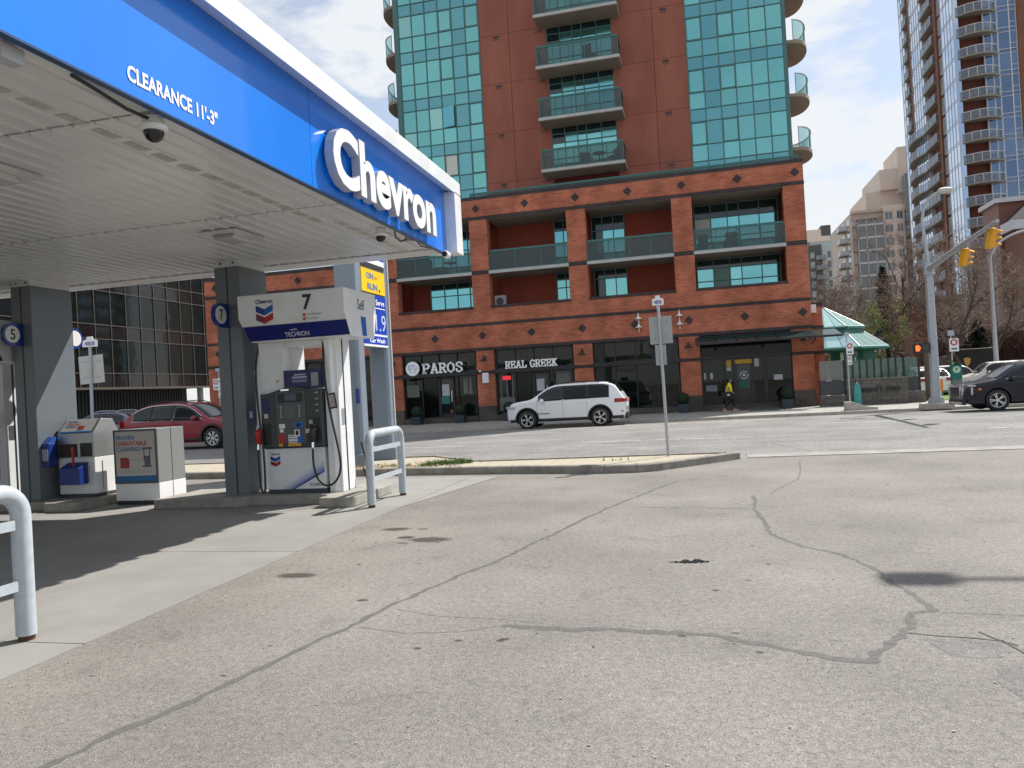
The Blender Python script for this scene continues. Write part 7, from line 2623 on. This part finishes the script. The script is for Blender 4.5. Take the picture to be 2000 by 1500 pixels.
# street face (y = 0): brick recess with curved balconies, white gridded windows, brick pier
box_part('corner_glass', M_bg, -.05, .5, -.06, .6, 0, H)
box_part('brick_wall', M_bbr, .5, 3.4, .9, 1.4, 0, H)
for k in range(NF + 2):
    z = k * FH
    d = MB().box(.7, 2.2, .82, .9, z + .1, z + 2.3).build('door', M_shadew, tb)
    MB().box(1.4, 1.5, .76, .82, z + .1, z + 2.3).box(.66, .74, .76, .82, z + .1, z + 2.35).box(2.16, 2.24, .76, .82, z + .1, z + 2.35).build('frame', M_wfr, d)
    for (a, c, m) in ((3.45, 4.3, M_bgd), (4.4, 5.0, M_bgd), (5.1, 6.4, M_bgd), (6.5, 7.2, M_bgd)):
        MB().box(a, c, .02, .1, z + .45, z + 2.55).build('pane', m, tb)
    MB().box(3.4, 7.3, .1, .16, z - .12, z + .42).build('spandrel', M_bgd, tb)
    if k >= 3:
        pts = [(.3, .9)] + [(.2 + 5.6 * q / 12, .9 - 2.1 * math.sin(PI * min(1, .12 + q / 12 * .88)) ** .75) for q in range(13)]
        s_ = MB().prism(pts, 'z', z - .14, z + .06).build('curved_balcony', M_bal, tb)
        gl, rl = MB(), MB()
        for (p, q) in zip(pts[1:], pts[2:]):
            gl.quad((p[0], p[1] + .06, z + .1), (q[0], q[1] + .06, z + .1), (q[0], q[1] + .06, z + 1.05), (p[0], p[1] + .06, z + 1.05))
            rl.prism([p, q, (q[0], q[1] + .1), (p[0], p[1] + .1)], 'z', z + 1.03, z + 1.12)
        for q in range(1, 14, 2):
            p = pts[min(q, 13)]
            rl.box(p[0] - .035, p[0] + .035, p[1], p[1] + .07, z, z + 1.03)
        gl.build('glass_panel', M_balr, s_)
        rl.build('rail', M_wfr, s_)
f = MB()
for x in (3.4, 4.35, 5.05, 6.45, 7.25):
    f.box(x - .07, x + .07, -.03, .2, 0, H)
for k in range(NF + 2):
    f.box(3.4, 7.25, -.02, .19, k * FH + .38, k * FH + .47).box(3.4, 7.25, -.02, .19, k * FH - .2, k * FH - .12).box(6.47, 7.22, -.02, .19, k * FH + 1.05, k * FH + 1.13)
f.build('window_frame', M_wfr, tb)
box_part('brick_wall', M_bbr, 7.32, 26, -.3, 1.0, 0, H)
for k in range(NF):
    MB().box(7.33, 26, -.31, -.29, k * FH + .0, k * FH + .05).build('floor_joint', M_bbr2, tb)
box_part('roof_slab', M_bal, -1, 27, -1, 26, H, H + .6)

# beige stepped tower
M_bei = mat('beige_panel', (0.66, 0.565, 0.49), 0.9, var=0.06, vscale=0.4)
M_bei2 = mat('beige_panel_dark', (0.54, 0.455, 0.39), 0.9, var=0.06, vscale=0.4)
M_bw = mirror_glass('pale_window', (0.24, 0.31, 0.32), metal=0.25, wav=0.05)
M_bwd = mat('far_window_dark', (0.07, 0.09, 0.10), 0.15, spec=0.8)
bt = thing('beige_tower', 'beige stepped apartment tower left of the blue glass tower', 'building', (35.4, 181, 0))
def B(nm, m, *a, parent=bt):
    return MB().box(*a).build(nm, m, parent)
fh = 2.78
B('wall', M_bei2, 0, 26, 1.0, 26, 0, 36.5)
B('wall', M_bei, 6.4, 26, .0, 14, 0, 37.2)
B('upper_wall', M_bei, 3.6, 18, 3, 20, 36.5, 41.0)
B('upper_wall', M_bei, 6.5, 18, 2, 20, 41.0, 45.5)
B('crown', M_bei, 10.2, 13.0, 1.5, 14, 40, 50.0)
B('crown', M_bei, 14.2, 17.0, 1.5, 14, 40, 50.4)
B('parapet', M_bei2, -.2, 9.8, .8, 1.2, 34.8, 36.8)
B('glass_bay', M_bw, 10.8, 13.4, -1.0, 1.6, 30.0, 43.5)
r_ = random.Random(12)
for k in range(13):
    z = k * fh
    for (x0, x1, y) in ((.8, 2.9, 1.0), (3.4, 5.4, 1.0), (6.6, 8.2, .0), (9.0, 10.2, .0), (15.0, 16.0, .0), (17.0, 18.0, .0)):
        w_ = MB().box(x0, x1, y - .06, y, z + .7, z + 2.35).build('window', M_bw if r_.random() < .6 else M_bwd, bt)
        fr_ = MB().box(x0 - .06, x1 + .06, y - .1, y - .06, z + .62, z + .72).box(x0 - .06, x1 + .06, y - .1, y - .06, z + 2.33, z + 2.42)
        for q in range(3):
            xx = x0 + (x1 - x0) * q / 2
            fr_.box(xx - .05, xx + .05, y - .1, y - .06, z + .7, z + 2.35)
        fr_.build('frame', M_wfr, w_)
    MB().box(10.6, 14.2, -.06, 0, z + .3, z + 2.5).build('window', M_bwd, bt)
    s_ = MB().box(10.4, 14.4, -1.6, 0, z - .12, z + .08).build('balcony', M_bal, bt)
    MB().box(10.4, 14.4, -1.6, -1.55, z + .1, z + 1.1).build('glass_panel', M_balr, s_)
    MB().box(10.4, 14.4, -1.62, -1.53, z + 1.1, z + 1.18).build('rail', M_wfr, s_)
    B('floor_joint', M_bei2, 0, 18, -.03, 1.0, z + 2.72, z + 2.78)
    # west side
    for (y0, y1) in ((3, 6), (9, 13)):
        MB().box(-.06, 0, y0, y1, z + .4, z + 2.4).build('window', M_bw, bt)
    s_ = MB().box(-1.8, 0, 5.5, 9, z - .12, z + .08).build('balcony', M_bal, bt)
    MB().box(-1.8, -1.75, 5.5, 9, z + .1, z + 1.1).box(-1.8, 0, 5.5, 5.55, z + .1, z + 1.1).build('balcony_rail', M_wfr, s_)
MB().box(1.0, 6.3, -.4, 1.0, 0, 34).build('glass_bay', M_bw, bt)
fr_ = MB()
for k in range(13):
    fr_.box(.9, 6.36, -.46, .9, k * fh - .3, k * fh + .1)
for x in (.95, 2.7, 4.5, 6.3):
    fr_.box(x - .06, x + .06, -.46, -.3, 0, 34)
fr_.build('bay_frame', M_wfr, bt)

# pale slim block behind
pt_ = thing('pale_block', 'distant pale blue-grey apartment block between the brick corner and the beige tower', 'building', (34.4, 236, 0))
M_pb = mat('pale_block_panel', (0.38, 0.43, 0.45), 0.8, var=0.05, vscale=.3)
MB().box(0, 16, 0, 16, 0, 41).build('wall', M_pb, pt_)
MB().box(-2, 5.5, -.1, 10, 39.5, 43).build('upper_wall', M_bei, pt_)
MB().box(3.2, 5.8, -.2, 8, 41, 44).build('roof_house', mat('dark_parapet', (0.09, 0.085, 0.085), 0.8), pt_)
MB().box(-.4, 3.0, -.4, 6, 0, 38.5).build('dark_bay', mat('dark_parapet', (0.09, 0.085, 0.085), 0.8), pt_)
for k in range(13):
    z = k * 2.85
    for (x0, x1) in ((-.2, 1.0), (4.6, 5.5), (6.8, 7.7), (9, 11)):
        MB().box(x0, x1, -.5 if x0 < 3 else -.06, -.4 if x0 < 3 else 0, z + .5, z + 2.3).build('window', M_bw if x0 < 3 else M_bwd, pt_)
    s_ = MB().box(1.2, 4.0, -1.8, 0, z - .1, z + .1).build('balcony', M_bal, pt_)
    MB().box(1.2, 4.0, -1.8, -1.74, z + .1, z + 1.1).build('glass_panel', M_balr, s_)

# brown brick block with hip roof at the right edge
hb = thing('brown_block', 'brown brick block with white eaves and a dark hip roof at the right edge', 'building', (27.3, 77, 0))
M_hb = mat('brown_brick_far', (0.20, 0.105, 0.08), 0.9, var=0.10, vscale=0.7)
M_hb2 = mat('pink_brick_far', (0.30, 0.19, 0.165), 0.9, var=0.08, vscale=0.7)
M_roof = mat('dark_roof', (0.03, 0.032, 0.036), 0.85, var=0.2, vscale=4)
MB().box(0, 26, 0, 3.6, 0, 15.9).build('wall', M_hb, hb)
MB().box(-.06, 0, -.0, 3.6, 0, 15.9).build('side_wall', M_hb2, hb)
MB().box(-.35, .25, -.3, 3.9, 15.9, 16.3).box(.25, 26, -.3, .25, 15.9, 16.3).build('eave', M_wfr, hb)
MB().box(.3, 26, -2.6, 0, 0, 13.0).build('front_wall', M_hb, hb)
MB().box(.0, 26, -2.9, 0, 13.0, 13.85).build('white_fascia', M_wfr, hb)
MB().prism([(.1, 13.86), (2.2, 15.7), (26, 15.7), (26, 13.86)], 'y', -.9, -.01).poly([(.0, -2.95, 13.86), (26, -2.95, 13.86), (26, -.9, 15.7), (2.2, -.9, 15.7)]).poly([(0, -2.95, 13.86), (2.2, -.9, 15.7), (0, -.9, 13.86)]).build('roof', M_roof, hb)
MB().box(-.09, -.06, 1.0, 1.5, 0, 14.6).build('pale_strip', mat('pale_strip', (0.42, 0.39, 0.37), 0.8), hb)
for z in (3.5, 7.8, 11.2):
    w_ = MB().box(-.10, -.06, 1.8, 2.7, z - .8, z + .9).build('window', M_bwd, hb)
    MB().box(-.15, -.10, 1.75, 1.9, z - .85, z + .95).box(-.15, -.10, 2.6, 2.75, z - .85, z + .95).build('frame', M_wfr, w_)
    w_ = MB().box(2.4, 3.2, -2.66, -2.6, z - .8, z + .9).build('window', M_bwd, hb)
    MB().box(2.32, 2.42, -2.72, -2.66, z - .85, z + .95).box(2.76, 2.84, -2.72, -2.66, z - .85, z + .95).box(3.18, 3.28, -2.72, -2.66, z - .85, z + .95).build('frame', M_wfr, w_)
wl_ = thing('brick_annexe', 'lower brick annexe with dark balconies behind the second street light', 'building', (21.5, 84, 0))
MB().box(0, 4.6, 0, 8, 0, 8.2).build('wall', M_bbr, wl_)
MB().box(-3.2, 5, -.4, 8, 8.2, 8.5).build('roof_slab', M_bal, wl_)
for k in range(3):
    z = k * 2.7
    MB().box(2.2, 4.4, -.05, 0, z + .3, z + 2.3).build('window', M_shadew, wl_)
    s_ = MB().box(2.0, 4.6, -1.2, 0, z - .05, z + .1).build('balcony', M_bal, wl_)
    MB().box(2.0, 4.6, -1.2, -1.15, z + .1, z + 1.0).build('rail', mat('rail_grey', (0.2, 0.2, 0.2), 0.6), s_)
# beige block far left, glimpsed beside the left column
fb = thing('far_beige_block', 'beige building glimpsed at the far left between column and pump valance', 'building', (-62, 46, 0))
MB().box(-10, 8, 0, 12, 0, 13).build('wall', mat('beige_far', (0.42, 0.38, 0.30), 0.9), fb)
for z in (2, 4.6, 7.2, 9.8):
    for x in range(-9, 8, 2):
        MB().box(x, x + 1.1, -.05, 0, z, z + 1.3).build('window', M_bwd, fb)

# ================================================================== TREES
def grow(seed, h, spread, levels, m_trunk, m_twig, name, label, loc, group=None, bend=.25, upw=.35, first=.25, n0=7, r0=None, twig_n=3, tw_r=.012, rz=0):
    """bare tree: tapered trunk, limbs and a crown of fine twigs"""
    rnd = random.Random(seed)
    t = thing(name, label, 'tree', loc, rz, group)
    tr, cr = MB(), MB()
    r0 = r0 or h * .022
    def limb(p, d, l, r, lev):
        n = 4 if lev < 2 else 3
        pts, rs = [p], [r]
        for k in range(n):
            d = (d + Vector((rnd.gauss(0, bend), rnd.gauss(0, bend), rnd.gauss(0, bend) + upw * .25))).normalized()
            p = p + d * (l / n)
            pts.append(p)
            rs.append(r * (1 - .62 * (k + 1) / n))
        big = lev < 2
        (tr if big else cr).tube(pts, rs, 6 if lev == 0 else 4 if lev < 2 else 3, cap=False)
        if lev >= levels:
            return
        m_ = (n0, 6, 6, 5, 4)[min(lev, 4)]
        for q in range(m_):
            f = (first if lev == 0 else .18) + (1 - (first if lev == 0 else .18)) * (q + rnd.random()) / m_
            i = min(int(f * n), n - 1)
            s = f * n - i
            b0 = pts[i].lerp(pts[i + 1], min(s, 1))
            ax = Vector((rnd.gauss(0, 1), rnd.gauss(0, 1), rnd.gauss(0, .35) + upw)).normalized()
            dd = (d * .45 + ax * spread).normalized()
            ll = l * rnd.uniform(.42, .68) * (1.15 - .5 * f if lev == 0 else 1)
            limb(b0, dd, ll, max(tw_r, rs[i] * .5), lev + 1)
    limb(Vector((0, 0, 0)), Vector((rnd.gauss(0, .05), rnd.gauss(0, .05), 1)).normalized(), h, r0, 0)
    tr.build('trunk', m_trunk, t)
    cr.build('crown', m_twig, t)
    return t


M_bark = mat('bark', (0.085, 0.065, 0.05), 0.9, var=0.3, vscale=6)
M_twig = mat('twig_red_brown', (0.24, 0.185, 0.148), 0.9, var=0.35, vscale=1.2)
M_twig2 = mat('twig_grey', (0.22, 0.19, 0.16), 0.9, var=0.3, vscale=1.2)
M_twig3 = mat('twig_dark_red', (0.085, 0.04, 0.032), 0.9, var=0.4, vscale=1.0)
G_ = 'bare trees by the side street'
a1 = grow(1, 6.4, 1.0, 4, M_bark, M_twig, 'bare_tree', 'tall bare tree with reddish brown twigs just left of the signal pole', (13.2, 58, -.1), G_)
a1.scale = (1.15, 1.15, 1.3)
a2 = copy_tree(a1, 'bare reddish tree rising behind the signal pole', (18.2, 61, -.1), 1.9)
a3 = copy_tree(a1, 'bare reddish tree right of the signal pole below the mast arm', (22.8, 66, -.1), 3.7)
a3.scale = (.95, .95, .95)
b1 = grow(5, 6.0, 1.05, 4, M_bark, M_twig2, 'bare_tree', 'grey bare tree spreading over the gazebo roof', (8.9, 55, 0), G_)
b2 = copy_tree(b1, 'grey bare tree behind the brick corner', (9.6, 68, 0), 2.2)
b3 = copy_tree(b1, 'thin grey bare tree in front of the beige tower', (15.5, 76, 0), 4.0)
b3.scale = (1.2, 1.2, 1.35)
a4 = copy_tree(a1, 'low bare reddish tree beside the brown delivery truck', (26.8, 70, -.1), 5.1)
a4.scale = (.85, .85, .7)
a5 = copy_tree(a1, 'bare reddish tree standing right behind the patio', (15.6, 55, -.1), .8)
a5.scale = (1.05, 1.05, 1.15)


a6 = copy_tree(a1, 'bare reddish tree in the gap between the gazebo and the spruce', (11.2, 60, -.1), 2.7)
a6.scale = (1.0, 1.0, 1.0)
a7 = copy_tree(a1, 'bare reddish tree whose twigs reach over the pedestrian signal', (17.4, 56, -.1), 4.4)
a7.scale = (1.05, 1.05, 1.0)
a8 = copy_tree(a1, 'bare reddish tree in front of the brick annexe', (21.0, 63, -.1), .3)
a8.scale = (1.1, 1.1, 1.1)


def shrub(seed, label, loc, sx, sy, h, m, n=2200, group='leafless red-brown shrubs'):
    rnd = random.Random(seed)
    b = MB()
    for k in range(n):
        x, y = rnd.uniform(-sx, sx), rnd.uniform(-sy, sy)
        hh = h * (.55 + .45 * rnd.random()) * (1 - .35 * (x / sx) ** 2)
        p = Vector((x, y, hh * rnd.random() ** 1.0 * .8))
        d = Vector((rnd.gauss(0, .45), rnd.gauss(0, .45), 1)).normalized()
        q = p + d * hh * rnd.uniform(.2, .4)
        b.tube([p, q], [.035, .012], 3, cap=False)
    t = thing('shrub', label, 'shrub', loc, 0, group)
    b.build('twigs', m, t)
    return t


shrub(3, 'dense leafless dark red shrub below the brown brick block', (28.5, 69, 0), 6.5, 1.4, 5.6, M_twig3, 3600)
shrub(4, 'leafless dark red shrub behind the brown delivery truck', (21.5, 66, 0), 4, 1.3, 5.0, M_twig3, 2400)


def leafy(seed, label, loc, h, w, m, name='leafing_tree', n=2600, ls=.16, cone=False, trunk=True, group=None, cat='tree'):
    rnd = random.Random(seed)
    t = thing(name, label, cat, loc, 0, group)
    if trunk:
        MB().tube([(0, 0, 0), (.1, .05, h * .35), (0, 0, h * (.92 if cone else .6))], [h * .018, h * .013, .03], 7).build('trunk', M_bark, t)
    b = MB()
    if cone:
        nb = 60
        for k in range(nb):
            z = h * (.08 + .92 * (k / nb))
            R = w * (1 - (k / nb)) ** .85 + .12
            a0 = k * 2.4
            for q in range(5):
                a = a0 + q * 2 * PI / 5 + rnd.uniform(-.3, .3)
                L2 = R * rnd.uniform(.75, 1.1)
                for s in range(9):
                    f = (s + rnd.random()) / 9
                    p = Vector((math.cos(a) * L2 * f, math.sin(a) * L2 * f, z - L2 * f * .28 + rnd.gauss(0, .05)))
                    u = Vector((rnd.gauss(0, 1), rnd.gauss(0, 1), rnd.gauss(0, .4))).normalized() * ls * 1.5
                    v_ = Vector((rnd.gauss(0, 1), rnd.gauss(0, 1), rnd.gauss(0, .4))).normalized() * ls * .5
                    b.poly([p - u * .5, p + v_, p + u * .5])
    else:
        cl = [(Vector((rnd.gauss(0, w * .38), rnd.gauss(0, w * .38), h * rnd.uniform(.32, .95))), rnd.uniform(.25, .55) * w * .6) for _ in range(26)]
        for k in range(n):
            c, rr = rnd.choice(cl)
            v = Vector((rnd.gauss(0, 1), rnd.gauss(0, 1), rnd.gauss(0, 1))).normalized() * rr * rnd.random() ** .4
            p = c + v
            u = Vector((rnd.gauss(0, 1), rnd.gauss(0, 1), rnd.gauss(0, 1))).normalized() * ls
            q = u.orthogonal().normalized() * ls * .45
            b.poly([p - u * .5, p + q, p + u * .5, p - q])
    b.build('crown', m, t)
    return t


M_leaf = mat('young_leaf', (0.14, 0.165, 0.03), 0.7, var=0.4, vscale=2)
M_spruce = mat('spruce', (0.014, 0.024, 0.012), 0.9, var=0.4, vscale=3)
leafy(2, 'dark spruce standing among the bare trees right of the gazebo', (14.9, 66, 0), 9.8, 1.9, M_spruce, 'spruce', ls=.30, cone=True)
leafy(3, 'young tree with yellow-green leaves right of the gazebo roof', (11.6, 54, 0), 6.2, 1.7, M_leaf, n=5200, ls=.085)
leafy(6, 'low yellow-green tree under the gazebo roof', (8.6, 53, 0), 3.6, 1.5, M_leaf, n=2400, ls=.085)
leafy(7, 'small dark spruce beside the brown delivery truck', (19.5, 60, 0), 4.6, 1.9, M_spruce, 'spruce', ls=.28, cone=True)
leafy(8, 'yellow-green tree seen through the gap under the glass office', (-44, 66, 0), 5.5, 3.0, M_leaf, n=1500, ls=.3)
leafy(9, 'low yellow-green tree behind the patio screen', (6.9, 50, 0), 2.9, 1.0, M_leaf, n=900, ls=.14)
